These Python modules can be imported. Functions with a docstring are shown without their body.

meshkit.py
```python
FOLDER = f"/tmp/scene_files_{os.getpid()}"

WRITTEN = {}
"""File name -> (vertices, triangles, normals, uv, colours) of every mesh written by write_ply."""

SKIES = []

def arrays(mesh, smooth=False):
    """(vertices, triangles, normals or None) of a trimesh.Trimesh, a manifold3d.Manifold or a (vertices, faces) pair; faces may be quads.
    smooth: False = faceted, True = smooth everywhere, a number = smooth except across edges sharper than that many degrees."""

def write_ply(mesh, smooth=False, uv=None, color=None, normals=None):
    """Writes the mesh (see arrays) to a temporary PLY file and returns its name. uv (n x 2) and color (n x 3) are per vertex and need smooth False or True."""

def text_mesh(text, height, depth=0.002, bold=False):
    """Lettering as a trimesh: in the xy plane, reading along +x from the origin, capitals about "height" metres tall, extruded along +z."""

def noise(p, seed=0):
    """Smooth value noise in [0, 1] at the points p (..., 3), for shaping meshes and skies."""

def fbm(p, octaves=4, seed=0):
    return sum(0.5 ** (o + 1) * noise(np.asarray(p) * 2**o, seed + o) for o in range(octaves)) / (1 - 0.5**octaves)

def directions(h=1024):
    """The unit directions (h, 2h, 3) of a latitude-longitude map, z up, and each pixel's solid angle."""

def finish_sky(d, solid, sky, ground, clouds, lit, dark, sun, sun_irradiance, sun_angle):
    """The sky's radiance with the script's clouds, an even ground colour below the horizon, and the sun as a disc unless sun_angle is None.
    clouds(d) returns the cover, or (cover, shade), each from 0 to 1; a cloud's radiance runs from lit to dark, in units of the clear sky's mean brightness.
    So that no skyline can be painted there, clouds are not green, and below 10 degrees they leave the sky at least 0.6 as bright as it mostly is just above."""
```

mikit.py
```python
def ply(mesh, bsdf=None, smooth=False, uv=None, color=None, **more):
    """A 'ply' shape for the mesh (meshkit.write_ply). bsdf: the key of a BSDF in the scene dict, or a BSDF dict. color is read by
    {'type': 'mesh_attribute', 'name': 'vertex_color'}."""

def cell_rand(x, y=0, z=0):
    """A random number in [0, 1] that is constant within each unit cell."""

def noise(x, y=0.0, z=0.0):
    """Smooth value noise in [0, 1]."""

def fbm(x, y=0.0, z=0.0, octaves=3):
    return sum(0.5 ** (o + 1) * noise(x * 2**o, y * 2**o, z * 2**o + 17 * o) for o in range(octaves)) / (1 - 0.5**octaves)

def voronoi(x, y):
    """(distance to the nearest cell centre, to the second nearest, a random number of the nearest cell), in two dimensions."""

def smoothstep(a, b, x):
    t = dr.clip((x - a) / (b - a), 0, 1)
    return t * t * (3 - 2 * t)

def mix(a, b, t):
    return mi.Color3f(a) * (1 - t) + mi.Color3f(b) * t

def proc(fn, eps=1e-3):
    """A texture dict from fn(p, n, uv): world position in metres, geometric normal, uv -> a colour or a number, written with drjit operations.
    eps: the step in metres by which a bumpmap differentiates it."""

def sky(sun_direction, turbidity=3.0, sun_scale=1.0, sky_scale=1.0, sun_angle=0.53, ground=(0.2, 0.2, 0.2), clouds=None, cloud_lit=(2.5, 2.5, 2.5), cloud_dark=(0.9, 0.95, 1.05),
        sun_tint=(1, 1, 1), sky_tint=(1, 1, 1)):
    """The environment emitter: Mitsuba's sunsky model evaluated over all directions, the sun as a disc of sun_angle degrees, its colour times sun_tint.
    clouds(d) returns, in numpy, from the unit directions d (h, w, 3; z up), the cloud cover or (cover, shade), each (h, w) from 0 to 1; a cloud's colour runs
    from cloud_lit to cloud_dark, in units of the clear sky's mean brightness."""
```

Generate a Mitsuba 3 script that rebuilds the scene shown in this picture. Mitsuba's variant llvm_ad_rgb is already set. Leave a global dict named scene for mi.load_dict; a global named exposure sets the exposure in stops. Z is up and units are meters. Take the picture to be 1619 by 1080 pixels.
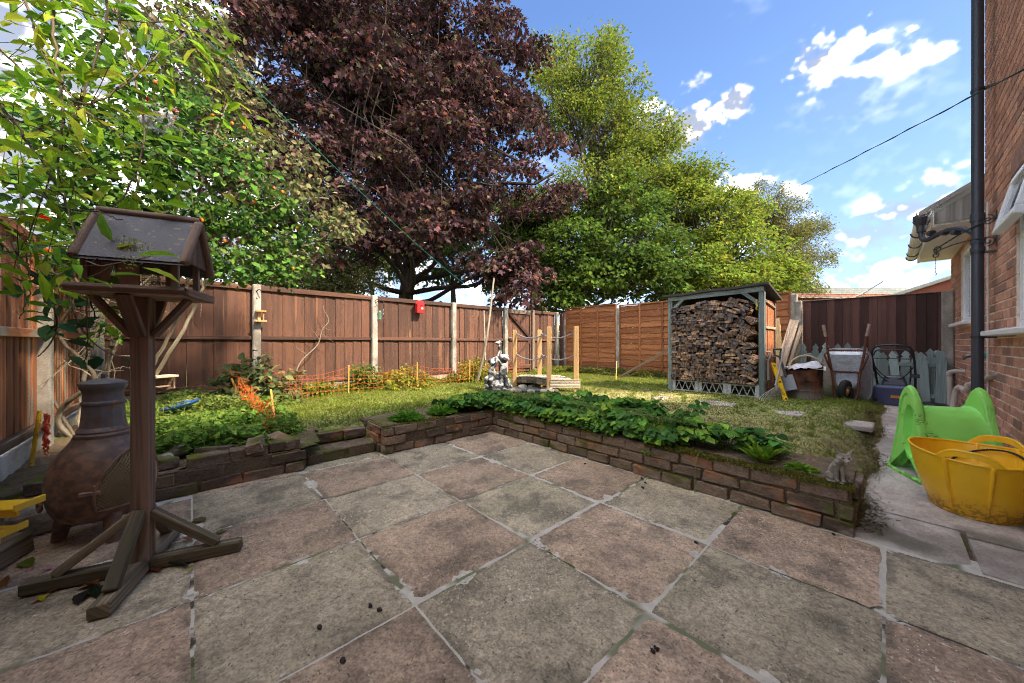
import math
import numpy as np
import drjit as dr
import mitsuba as mi
import manifold3d as m3
import trimesh
import mikit
import meshkit
from mikit import noise, fbm, voronoi, cell_rand, smoothstep, mix, proc

T = mi.ScalarTransform4f
scene, labels = {}, {}
# axes: x runs towards the house on the right, y along the house wall to the back fence, z up; the patio is z = 0
# ---------------------------------------------------------------- camera, sky, exposure
FW = (-0.7349, 0.6782, 0.0)
scene['camera'] = {'type': 'perspective', 'fov': 111.71, 'fov_axis': 'x', 'near_clip': 0.05, 'far_clip': 3000.0,
                   'principal_point_offset_y': -0.0019,
                   'to_world': T().look_at(origin=[0, 0, 1], target=[FW[0], FW[1], 1], up=[0, 0, 1])}
exposure = 3.98


def clouds(d):
    p = d / np.maximum(d[..., 2:3], 0.06)
    wob = meshkit.fbm(d * 9.0, 5, 3) - 0.5
    wob2 = meshkit.fbm(d * 26.0, 4, 8) - 0.5
    wob3 = meshkit.fbm(d * 60.0, 3, 12) - 0.5
    cover = np.zeros(d.shape[:2])
    for c, w, h, a in CLOUDS:
        c = np.array(c)
        s = np.cross([0, 0, 1.0], c); s /= np.linalg.norm(s)
        u = np.cross(c, s)
        x, y, z = d @ s, d @ u, d @ c
        r = np.sqrt((x / w) ** 2 + (y / h) ** 2)
        g = 1.05 - r + wob * 1.8 + wob2 * 2.0 + wob3 * 1.7 + 0.25 * np.clip(y / h, -1, 1)
        k = np.clip((g + 0.10) / np.where(y > 0, 0.85, 1.3), 0, 1)
        cover = np.maximum(cover, np.where(z > 0, a * k * k * (3 - 2 * k), 0))
    # unseen cumulus thickened to light the patio; a milky veil towards the horizon
    g = meshkit.fbm(p * 0.9 + 5.2, 5, 21)
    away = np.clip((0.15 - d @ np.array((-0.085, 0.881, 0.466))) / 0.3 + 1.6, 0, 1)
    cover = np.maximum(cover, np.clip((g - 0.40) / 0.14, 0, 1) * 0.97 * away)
    veil = np.clip(1 - d[..., 2] / 0.45, 0, 1) ** 1.8 * 0.38
    veil = veil * (0.75 + 0.5 * meshkit.fbm(d * 5.0, 4, 40))
    wisps = np.clip(meshkit.fbm(d * np.array([4.0, 4.0, 9.0]) + 3, 5, 60) - 0.54, 0, 1) * 0.8
    cover = np.clip(1 - (1 - cover) * (1 - veil) * (1 - wisps), 0, 1)
    # clouds brightened near the unseen sun to light the patio, duller away from it
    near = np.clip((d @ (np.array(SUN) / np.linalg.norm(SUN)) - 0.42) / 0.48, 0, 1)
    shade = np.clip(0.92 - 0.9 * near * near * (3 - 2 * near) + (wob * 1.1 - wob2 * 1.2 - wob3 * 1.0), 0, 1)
    return cover, shade


CLOUDS = [((-0.062, 0.858, 0.510), 0.055, 0.038, 0.97), ((-0.015, 0.876, 0.482), 0.055, 0.028, 0.9), ((0.026, 0.885, 0.466), 0.045, 0.026, 0.85), ((-0.215, 0.839, 0.500), 0.024, 0.026, 0.75), ((-0.278, 0.789, 0.547), 0.024, 0.016, 0.5),
          ((-0.332, 0.818, 0.470), 0.055, 0.042, 0.95), ((-0.382, 0.771, 0.509), 0.03, 0.03, 0.8), ((-0.244, 0.904, 0.351), 0.07, 0.03, 0.9), ((-0.136, 0.938, 0.319), 0.025, 0.022, 0.85), ((0.028, 0.970, 0.241), 0.07, 0.032, 0.6),
          ((-0.021, 0.979, 0.202), 0.07, 0.03, 0.4), ((0.064, 0.963, 0.263), 0.045, 0.03, 0.5), ((-0.038, 0.989, 0.144), 0.12, 0.02, 0.3), ((-0.914, -0.053, 0.403), 0.09, 0.08, 1.0), ((-0.874, -0.194, 0.445), 0.05, 0.05, 0.8), ((-0.888, -0.131, 0.440), 0.10, 0.09, 0.8),
          ((-0.910, 0.364, 0.197), 0.2, 0.09, 0.9), ((-0.964, -0.003, 0.268), 0.2, 0.14, 0.9)]
SUN = (0.72, 0.25, 0.775)
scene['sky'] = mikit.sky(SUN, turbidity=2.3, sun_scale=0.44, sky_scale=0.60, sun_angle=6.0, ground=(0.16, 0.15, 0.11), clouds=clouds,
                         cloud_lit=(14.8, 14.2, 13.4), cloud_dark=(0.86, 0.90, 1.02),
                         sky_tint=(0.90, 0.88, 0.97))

# ---------------------------------------------------------------- helpers
rng = np.random.default_rng(11)


def numbered(name):
    if name not in USED and name not in scene:
        USED.add(name)
        return name
    k = COUNT.get(name, 0)
    while True:
        k += 1
        n = f'{name}_{k:03d}'
        if n not in USED:
            COUNT[name] = k
            USED.add(n)
            return n


USED, COUNT = set(), {}


def thing(name, label=None, cat=None, group=None, kind=None):
    key = numbered(name)
    e = {}
    if label: e['label'] = label
    if cat: e['category'] = cat
    if group: e['group'] = group
    if kind: e['kind'] = kind
    labels[key] = e
    return key


class MB:
    """collects pieces: vertices, triangles, uv (u = metres along the grain + 20 * piece number, v = metres across), colour"""

    def __init__(s, color=None):
        s.v, s.f, s.t, s.c, s.n, s.color = [], [], [], [], 0, color

    def add(s, v, f, uv=None, c=None):
        v, f = np.asarray(v, float), np.asarray(f, int)
        s.v.append(v)
        s.f.append(f + s.n)
        s.n += len(v)
        s.t.append(np.zeros((len(v), 2)) if uv is None else np.asarray(uv, float))
        c = s.color if c is None else c
        s.c.append(np.broadcast_to(np.asarray((1, 1, 1) if c is None else c, float), (len(v), 3)))
        return s

    def box(s, c, size, R=None, b=0.003, k=None, jit=0.0, color=None):
        size = np.asarray(size, float)
        b = min(b, size.min() * 0.45)
        loc = BEV_SIGN * size / 2 - BEV_SIGN * BEV_IN * b
        if jit: loc = loc + rng.normal(0, jit, (8, 3))[BEV_CORNER]
        ax = int(np.argmax(size))
        o = [i for i in range(3) if i != ax]
        k = int(rng.integers(0, 400)) if k is None else k
        uv = np.stack([loc[:, ax] + size[ax] / 2 + 0.5 + 20 * k, loc[:, o[0]] + loc[:, o[1]] + 3], 1)
        if R is not None: loc = loc @ np.asarray(R).T
        return s.add(loc + np.asarray(c, float), BEV_F, uv, color)

    def bar(s, p0, p1, w, h, up=(0, 0, 1), b=0.003, k=None, jit=0.0, color=None):
        """box from p0 to p1, w across, h along up"""
        p0, p1 = np.asarray(p0, float), np.asarray(p1, float)
        x = p1 - p0
        L = np.linalg.norm(x)
        x = x / L
        up = np.asarray(up, float)
        if abs(x @ up) > 0.99: up = np.array([1.0, 0, 0])
        y = np.cross(up, x); y /= np.linalg.norm(y)
        z = np.cross(x, y)
        return s.box((p0 + p1) / 2, (L, w, h), np.stack([x, y, z], 1), b, k, jit, color)

    def tube(s, pts, r, n=8, color=None, k=None, caps=True):
        pts = np.asarray(pts, float)
        m = len(pts)
        r = np.broadcast_to(np.asarray(r, float), (m,))
        t = np.gradient(pts, axis=0)
        t /= np.linalg.norm(t, axis=1, keepdims=True) + 1e-12
        ref = np.array([0, 0, 1.0]) if abs(t[0, 2]) < 0.9 else np.array([1.0, 0, 0])
        a = np.cross(t[0], ref); a /= np.linalg.norm(a)
        A = []
        for i in range(m):
            a = a - t[i] * (a @ t[i]); a /= np.linalg.norm(a) + 1e-12
            A.append(a)
        A = np.array(A); B = np.cross(t, A)
        th = np.arange(n) / n * 2 * np.pi
        v = pts[:, None] + r[:, None, None] * (np.cos(th)[None, :, None] * A[:, None] + np.sin(th)[None, :, None] * B[:, None])
        i, j = np.meshgrid(np.arange(m - 1), np.arange(n), indexing='ij')
        q = np.stack([i * n + j, i * n + (j + 1) % n, (i + 1) * n + (j + 1) % n, (i + 1) * n + j], -1).reshape(-1, 4)
        f = np.vstack([q[:, [0, 1, 2]], q[:, [0, 2, 3]]])
        k = int(rng.integers(0, 400)) if k is None else k
        L = np.r_[0, np.cumsum(np.linalg.norm(np.diff(pts, axis=0), axis=1))]
        uv = np.stack([np.repeat(L + 20 * k + 0.5, n), np.tile(th, m) * np.repeat(r, n)], 1)
        v = v.reshape(-1, 3)
        if caps:
            f = np.vstack([f, [[m * n, (c + 1) % n, c] for c in range(n)], [[m * n + 1, (m - 1) * n + c, (m - 1) * n + (c + 1) % n] for c in range(n)]])
            v = np.vstack([v, pts[0], pts[-1]])
            uv = np.vstack([uv, uv[0], uv[-1]])
        return s.add(v, f, uv, color)

    def lathe(s, prof, c=(0, 0, 0), n=32, R=None, sx=1.0, sy=1.0, color=None):
        """prof: (radius, z) points from bottom to top"""
        prof = np.asarray(prof, float)
        m = len(prof)
        th = np.arange(n) / n * 2 * np.pi
        v = np.stack([prof[:, :1] * np.cos(th) * sx, prof[:, :1] * np.sin(th) * sy, np.repeat(prof[:, 1:], n, 1)], -1).reshape(-1, 3)
        i, j = np.meshgrid(np.arange(m - 1), np.arange(n), indexing='ij')
        q = np.stack([i * n + j, i * n + (j + 1) % n, (i + 1) * n + (j + 1) % n, (i + 1) * n + j], -1).reshape(-1, 4)
        uv = np.stack([v[:, 2] + 0.5, np.tile(th, m) * 0.2], 1)
        if R is not None: v = v @ np.asarray(R).T
        return s.add(v + np.asarray(c, float), np.vstack([q[:, [0, 1, 2]], q[:, [0, 2, 3]]]), uv, color)

    def grid(s, P, color=None, uv=None):
        """P: (m, n, 3) points"""
        m, n = P.shape[:2]
        i, j = np.meshgrid(np.arange(m - 1), np.arange(n - 1), indexing='ij')
        q = np.stack([i * n + j, (i + 1) * n + j, (i + 1) * n + j + 1, i * n + j + 1], -1).reshape(-1, 4)
        return s.add(P.reshape(-1, 3), np.vstack([q[:, [0, 1, 2]], q[:, [0, 2, 3]]]), P.reshape(-1, 3)[:, :2] if uv is None else uv, color)

    def poly(s, pts2, t, c=(0, 0, 0), R=None, color=None, k=None):
        """a flat outline pts2 (x, y), extruded by t along z, then turned by R"""
        from shapely.geometry import Polygon
        g = pts2 if hasattr(pts2, 'exterior') else Polygon(pts2)
        m = trimesh.creation.extrude_polygon(g, t, engine='earcut')
        v = np.array(m.vertices)
        k = int(rng.integers(0, 400)) if k is None else k
        uv = np.stack([v[:, 1] + 5 + 20 * k, v[:, 0] + v[:, 2] + 3], 1)
        if R is not None: v = v @ np.asarray(R).T
        return s.add(v + np.asarray(c, float), m.faces, uv, color)

    def man(s, m, color=None):
        me = m.to_mesh()
        return s.add(me.vert_properties[:, :3], me.tri_verts, None, color)

    def arrays(s):
        return np.vstack(s.v), np.vstack(s.f), np.vstack(s.t), np.vstack(s.c)

    def ply(s, mat, smooth=False):
        v, f, t, c = s.arrays()
        if mat in WOOD_ID:
            t, mat = t + [0, 64 * WOOD_ID[mat]], 'wood'
        if smooth not in (True, False):
            return mikit.ply((v, f), mat, smooth)
        return mikit.ply((v, f), mat, smooth, uv=t, color=c)


def _bevel_topology():
    sg = np.array([[x, y, z] for x in (-1, 1) for y in (-1, 1) for z in (-1, 1)], float)
    S, I, Cn = [], [], []
    for ci, c in enumerate(sg):
        for a in range(3):
            S.append(c); I.append([0 if a == j else 1 for j in range(3)]); Cn.append(ci)
    S, I = np.array(S), np.array(I, float)
    hull = trimesh.convex.convex_hull(trimesh.PointCloud(S - S * I * 0.2))
    P = S - S * I * 0.2
    idx = [int(np.argmin(((P - v) ** 2).sum(1))) for v in hull.vertices]
    F = np.array(idx)[hull.faces]
    n = np.cross(P[F[:, 1]] - P[F[:, 0]], P[F[:, 2]] - P[F[:, 0]])
    flip = (n * P[F].mean(1)).sum(1) < 0
    F[flip] = F[flip][:, ::-1]
    return S, I, np.array(Cn), F


BEV_SIGN, BEV_IN, BEV_CORNER, BEV_F = _bevel_topology()


def put(key, mb, mat, smooth=False):
    """one entry of the scene"""
    scene[key] = mb.ply(mat, smooth) if isinstance(mb, MB) else mb
    return key


def part(parent, name, mb, mat, smooth=False, label=None, kind=None):
    key = numbered(parent + '__' + name)
    put(key, mb, mat, smooth)
    e = {}
    if label: e['label'] = label
    if kind: e['kind'] = kind
    if e: labels[key] = e
    return key


def one(name, mb, mat, label, cat, group=None, smooth=False, kind=None):
    """a thing that is one mesh"""
    key = thing(name, label, cat, group, kind)
    put(key, mb, mat, smooth)
    return key


def copy_of(parent, name, variant, to_world):
    key = numbered(parent + '__' + name) if parent else numbered(name)
    scene[key] = {**variant, 'to_world': to_world}
    return key


def rotz(a):
    c, s_ = math.cos(a), math.sin(a)
    return np.array([[c, -s_, 0], [s_, c, 0], [0, 0, 1.0]])


def rotx(a):
    c, s_ = math.cos(a), math.sin(a)
    return np.array([[1.0, 0, 0], [0, c, -s_], [0, s_, c]])


def roty(a):
    c, s_ = math.cos(a), math.sin(a)
    return np.array([[c, 0, s_], [0, 1.0, 0], [-s_, 0, c]])


def unit(v):
    v = np.asarray(v, float)
    return v / (np.linalg.norm(v, axis=-1, keepdims=True) + 1e-12)


def curve(pts, n=24):
    """a smooth line through the points"""
    pts = np.asarray(pts, float)
    if len(pts) == 2:
        return pts[0] + (pts[1] - pts[0]) * np.linspace(0, 1, n)[:, None]
    from scipy.interpolate import CubicSpline
    t = np.r_[0, np.cumsum(np.linalg.norm(np.diff(pts, axis=0), axis=1))]
    return CubicSpline(t, pts)(np.linspace(0, t[-1], n))


def sag(p0, p1, d, n=20):
    p0, p1 = np.asarray(p0, float), np.asarray(p1, float)
    t = np.linspace(0, 1, n)[:, None]
    return p0 + (p1 - p0) * t - np.array([0, 0, 1.0]) * d * 4 * t * (1 - t)


def balls(chain, seg=14):
    """hull chain of spheres: [(x, y, z, r), ...] -> manifold"""
    sp = [m3.Manifold.sphere(r, seg).translate((x, y, z)) for x, y, z, r in chain]
    out = m3.Manifold()
    if len(sp) == 1: return sp[0]
    for a, b in zip(sp[:-1], sp[1:]):
        out = out + m3.Manifold.batch_hull([a, b])
    return out


# ---------------------------------------------------------------- leaves
LEAF = (np.array([[0, 0, 0], [.3, -.42, .07], [.3, 0, 0], [.3, .42, .07], [.65, -.38, .05], [.65, 0, -.03], [.65, .38, .05], [1, 0, -.12]]),
        np.array([[0, 1, 2], [0, 2, 3], [1, 4, 5], [1, 5, 2], [2, 5, 6], [2, 6, 3], [4, 7, 5], [5, 7, 6]]))
SMALL = (np.array([[0, 0, 0], [.45, -.5, .1], [1, 0, -.08], [.45, .5, .1]]), np.array([[0, 1, 2], [0, 2, 3]]))
BLADE = (np.array([[0, -.5, 0], [0, .5, 0], [.55, -.35, .06], [.55, .35, .06], [1, 0, 0.0]]), np.array([[0, 1, 3], [0, 3, 2], [2, 3, 4]]))


def _star():
    rim = [(0, 0)]
    lobes = [(-2.25, .55), (-1.15, .85), (0, 1.0), (1.15, .85), (2.25, .55)]
    for i, (a, r) in enumerate(lobes):
        rim.append((r * math.cos(a), r * math.sin(a)))
        if i < 4:
            m = (a + lobes[i + 1][0]) / 2
            rim.append((.42 * math.cos(m), .42 * math.sin(m)))
    v = np.array([[.45 + .62 * x, .62 * y, -.12 * (x * x + y * y)] if i else [0, 0, 0] for i, (x, y) in enumerate(rim)])
    v = np.vstack([v, [[.45, 0, .03]]])
    n = len(rim)
    return v, np.array([[n, i, (i + 1) % n] for i in range(n)])


MAPLE = _star()


def leaf_mesh(mb, tpl, pos, axis, nrm, L, W, col):
    V, F = tpl
    n = len(pos)
    x = unit(axis)
    z = unit(nrm - x * (nrm * x).sum(1, keepdims=True))
    y = np.cross(z, x)
    L, W = np.broadcast_to(L, (n,)), np.broadcast_to(W, (n,))
    P = pos[:, None] + V[None, :, 0:1] * L[:, None, None] * x[:, None] + V[None, :, 1:2] * W[:, None, None] * y[:, None] + V[None, :, 2:3] * L[:, None, None] * z[:, None]
    f = (F[None] + (np.arange(n) * len(V))[:, None, None]).reshape(-1, 3)
    mb.add(P.reshape(-1, 3), f, None, np.repeat(np.broadcast_to(col, (n, 3)), len(V), 0))
    return mb


def tones(n, cols, jit=0.18, weights=None, seed=None):
    """n leaf colours drawn from cols with a spread in brightness"""
    r = rng if seed is None else np.random.default_rng(seed)
    cols = np.asarray(cols, float)
    c = cols[r.choice(len(cols), n, p=weights)]
    return np.clip(c * np.exp(r.normal(0, jit, (n, 1))) * np.exp(r.normal(0, 0.06, (n, 3))), 0.003, 0.9)


def sphere_dirs(n):
    return unit(rng.normal(size=(n, 3)))


def in_blobs(blobs, n, shell=0.5):
    """points in ellipsoids (centre, radii), denser outside; returns points and outward directions"""
    w = np.array([np.prod(np.asarray(b[1])) ** (2 / 3) for b in blobs])
    pick = rng.choice(len(blobs), n, p=w / w.sum())
    C = np.array([b[0] for b in blobs], float)[pick]
    R = np.array([b[1] for b in blobs], float)[pick]
    d = sphere_dirs(n)
    return C + d * R * (rng.random(n) ** (1 / 3 * (1 - shell) + 1e-3))[:, None], d, pick


def sprays(centers, out, rad, per, flat=0.45, droop=0.5, rough=0.6):
    """leaf positions, axes and normals of leafy sprays: domes that hang over at the rim"""
    m = len(centers)
    n = m * per
    c, o = np.repeat(centers, per, 0), np.repeat(out, per, 0)
    r = np.repeat(np.broadcast_to(rad, (m,)), per)
    d = sphere_dirs(n)
    q = d * (rng.random((n, 1)) ** 0.45)
    q[:, 2] *= flat
    hd = np.hypot(q[:, 0], q[:, 1])
    pos = c + r[:, None] * (q - np.array([0, 0, 1.0]) * (droop * hd ** 2)[:, None])
    h = unit(q * [1, 1, 0] + 0.5 * o * [1, 1, 0.2] + rng.normal(0, 0.35, (n, 3)))
    axis = h + np.array([0, 0, -1.0]) * (droop + rng.normal(0, 0.35, n))[:, None]
    nrm = np.array([0, 0, 1.0]) + 0.6 * o + rng.normal(0, rough, (n, 3))
    return pos, axis, nrm

# ---------------------------------------------------------------- materials

def n2(x, y, s=0.0):
    """smooth value noise over two coordinates (half the work of mikit.noise)"""
    x, y = mi.Float(x), mi.Float(y)
    i, j = dr.floor(x), dr.floor(y)
    a, b = x - i, y - j
    a, b = a * a * (3 - 2 * a), b * b * (3 - 2 * b)
    return dr.lerp(dr.lerp(cell_rand(i, j, s), cell_rand(i + 1, j, s), a), dr.lerp(cell_rand(i, j + 1, s), cell_rand(i + 1, j + 1, s), a), b)


def f2(x, y, s=0.0, octaves=3):
    return sum(0.5 ** (o + 1) * n2(x * 2**o, y * 2**o, s + 17 * o) for o in range(octaves)) / (1 - 0.5**octaves)

def bsdf(key, color, rough=0.7, spec=0.4, bump=None, scale=1.0, metallic=0.0, two=True, **more):
    b = {'type': 'principled', 'base_color': color if isinstance(color, dict) else {'type': 'rgb', 'value': list(color)}, 'roughness': rough, 'specular': spec, **more}
    if metallic: b['metallic'] = metallic
    if bump is not None:
        b = {'type': 'bumpmap', 'bump': bump, 'scale': scale, 'nested': b}
    scene[key] = {'type': 'twosided', 'bsdf': b} if two else b


def split(uv):
    k = dr.floor(uv.x / 20)
    return k, uv.x - 20 * k, uv.y


VC = {'type': 'mesh_attribute', 'name': 'vertex_color'}
bsdf('vc_matte', VC, 0.75, 0.3)
bsdf('vc_gloss', VC, 0.3, 0.5)
bsdf('vc_metal', VC, 0.38, 0.5, metallic=0.75)
scene['leaf'] = {'type': 'principledthin', 'base_color': VC, 'roughness': 0.45, 'diff_trans': 0.75, 'eta': 1.4, 'spec_trans': 0.0}
scene['leaf_gloss'] = {'type': 'principledthin', 'base_color': VC, 'roughness': 0.28, 'diff_trans': 0.55, 'eta': 1.5, 'spec_trans': 0.0}
scene['maple_leaf'] = {'type': 'principledthin', 'base_color': VC, 'roughness': 0.34, 'diff_trans': 0.35, 'eta': 1.7, 'spec_trans': 0.0}
scene['grass_leaf'] = {'type': 'principledthin', 'base_color': VC, 'roughness': 0.6, 'diff_trans': 0.8, 'eta': 1.3, 'spec_trans': 0.0}



# every kind of wood is one row of a table; the row's number stands in uv.v (64 per row), so that all woods share one material
def W(light, dark, spread=0.4, streak=40.0, worn=(0, 0, 0), amt=-1.0):
    return [*light, *dark, spread, streak, *worn, amt]


WOODS = {
    'fence_brown': W((.155, .076, .052), (.095, .054, .042), 0.34, 24, (.22, .11, .065), 0.20),
    'fence_orange': W((.44, .19, .085), (.30, .115, .05), 0.35, 30),
    'fence_near': W((.48, .19, .085), (.22, .095, .055), 0.55, 26, (.42, .34, .26), 0.30),
    'fence_dark': W((.115, .057, .048), (.072, .040, .035), 0.5, 30),
    'old_wood': W((.24, .165, .125), (.11, .074, .056), 0.35, 40, (.33, .28, .23), 0.22),
    'mossy_wood': W((.25, .20, .145), (.09, .08, .05), 0.3, 50, (.17, .17, .06), 0.16),
    'new_wood': W((.74, .50, .26), (.56, .34, .15), 0.25, 35),
    'deck_wood': W((.68, .60, .49), (.48, .42, .33), 0.3, 45),
    'sage_wood': W((.28, .35, .345), (.17, .215, .21), 0.35, 30, (.26, .21, .15), 0.14),
    'grey_wood': W((.38, .31, .25), (.22, .17, .13), 0.4, 40),
    'bark': W((.17, .13, .095), (.05, .038, .028), 0.3, 30),
    'maple_bark': W((.085, .065, .05), (.03, .023, .018), 0.3, 30),
    'pale_bark': W((.34, .30, .23), (.15, .125, .095), 0.3, 50),
    'silver_wood': W((.40, .39, .37), (.20, .195, .185), 0.3, 30),
    'log_wood': W((.42, .27, .17), (.10, .072, .06), 1.3, 60, (.17, .15, .15), 0.45),
}
WOOD_ID = {k: i for i, k in enumerate(WOODS)}
_TABLE = [mi.Float([row[c] for row in WOODS.values()]) for c in range(12)]
dr.eval(_TABLE)


def wood_color(p, n, uv):
    row = mi.UInt32(dr.clip(dr.floor(uv.y / 64), 0, len(WOODS) - 1))
    q = [dr.gather(mi.Float, t, row) for t in _TABLE]
    k, u, v = split(uv)
    v = v - 64 * dr.floor(v / 64)
    r = cell_rand(k, 3)
    g = f2(u * 1.3 + k * 7.31, v * q[7] + k * 3.3, 0.0, 2)
    fine = n2(u * 7 + k * 3.1, v * q[7] * 4.5)
    t = smoothstep(0.25, 0.75, g * 0.75 + fine * 0.25 + (r - 0.5) * 0.35)
    c = mix(mi.Color3f(*q[3:6]), mi.Color3f(*q[0:3]), t) * (1 - q[6] / 2 + q[6] * r)
    w = smoothstep(1 - q[11], 1.08 - q[11], f2(u * 1.1 + k * 5.7, v * 22 + k * 1.7, 4.0, 2) + 0.25 * (cell_rand(k, 9) - 0.5))
    return mix(c, mi.Color3f(*q[8:11]), w)


bsdf('wood', proc(wood_color), 0.78, 0.25)


def slab_color(p, n, uv):
    k, u, v = split(uv)           # u, v: metres over the slab, 0.3 at its middle (v + 3)
    x, y = u - 0.8, v - 3.3
    r = cell_rand(k, 5)
    pink = k - 2 * dr.floor(k / 2)
    base = mix((.36, .305, .222), (.365, .268, .197), pink) * (0.86 + 0.28 * r)
    big = f2(p.x * 2.3, p.y * 2.3, 0.0, 3)
    mid = f2(p.x * 11, p.y * 11, 0.0, 3)
    c = base * (0.5 + 0.55 * big + 0.45 * mid)
    c = mix(c, mi.Color3f(.31, .28, .185) * (0.7 + 0.4 * mid), smoothstep(.56, .8, f2(p.x * 3.1 + 9, p.y * 3.1, 3.0, 3)) * 0.55 * (1 - 0.6 * pink))
    # worn black lichen and grit
    c = mix(c, (.075, .068, .055), smoothstep(.5, .78, f2(p.x * 6 + 31, p.y * 6, 0.0, 3)) * 0.5)
    ri = f2(p.x * 2.2 + 0.6 * p.y + k, p.y * 7 - p.x * 2, 3.0, 2)
    c = c * (1 - 0.22 * smoothstep(.014, .0, dr.abs(ri - .5)) * smoothstep(.4, .6, big + .1))
    c = c * (0.68 + 0.64 * n2(p.x * 170, p.y * 170, 2.0)) * (0.8 + 0.4 * n2(p.x * 60, p.y * 60))
    spk = n2(p.x * 120 + 7, p.y * 120, 5.0)
    c = mix(c, (.62, .54, .44), smoothstep(.845, .90, spk) * (0.15 + 1.1 * cell_rand(k, 11)) * (0.35 + 0.55 * smoothstep(.4, .65, f2(p.x * 4, p.y * 4 + 5, 0.0, 2))))
    c = mix(c, (.03, .027, .024), smoothstep(.88, .93, n2(p.x * 130, p.y * 130 + 40, 9.0)) * 0.6)
    # smeared mortar along the edges, dark dirt right at the arris
    e = 0.302 - dr.maximum(dr.abs(x), dr.abs(y))
    nn = n2(p.x * 14, p.y * 14, 4.0)
    c = mix(c, (.045, .04, .034), smoothstep(0.035, 0.0, e) * smoothstep(.35, .7, nn) * 0.42)
    m = smoothstep(.70, .73, f2(p.x * 8 + 3, p.y * 8 + 11, 7.0, 3) + 0.22 * (n2(p.x * 70, p.y * 70) - .5) - 5.0 * dr.maximum(e - .004, 0.0))
    return mix(c, mi.Color3f(.50, .47, .42) * (0.75 + 0.5 * n2(p.x * 80, p.y * 80)), m * 0.85)


def slab_bump(p, n, uv):
    k, u, v = split(uv)
    a = cell_rand(k, 8) * 0.9 + 0.2
    q, w = p.x * dr.cos(a) + p.y * dr.sin(a), p.y * dr.cos(a) - p.x * dr.sin(a)
    riven = f2(q * 2.5 + k, w * 9, 3.0, 2)
    step = smoothstep(.48, .52, riven) * 0.0022
    return step + f2(p.x * 30, p.y * 30, 1.0, 3) * 0.0045 + n2(p.x * 190, p.y * 190) * 0.0016


bsdf('slab', proc(slab_color), 0.82, 0.25, proc(slab_bump, 0.002))


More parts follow.
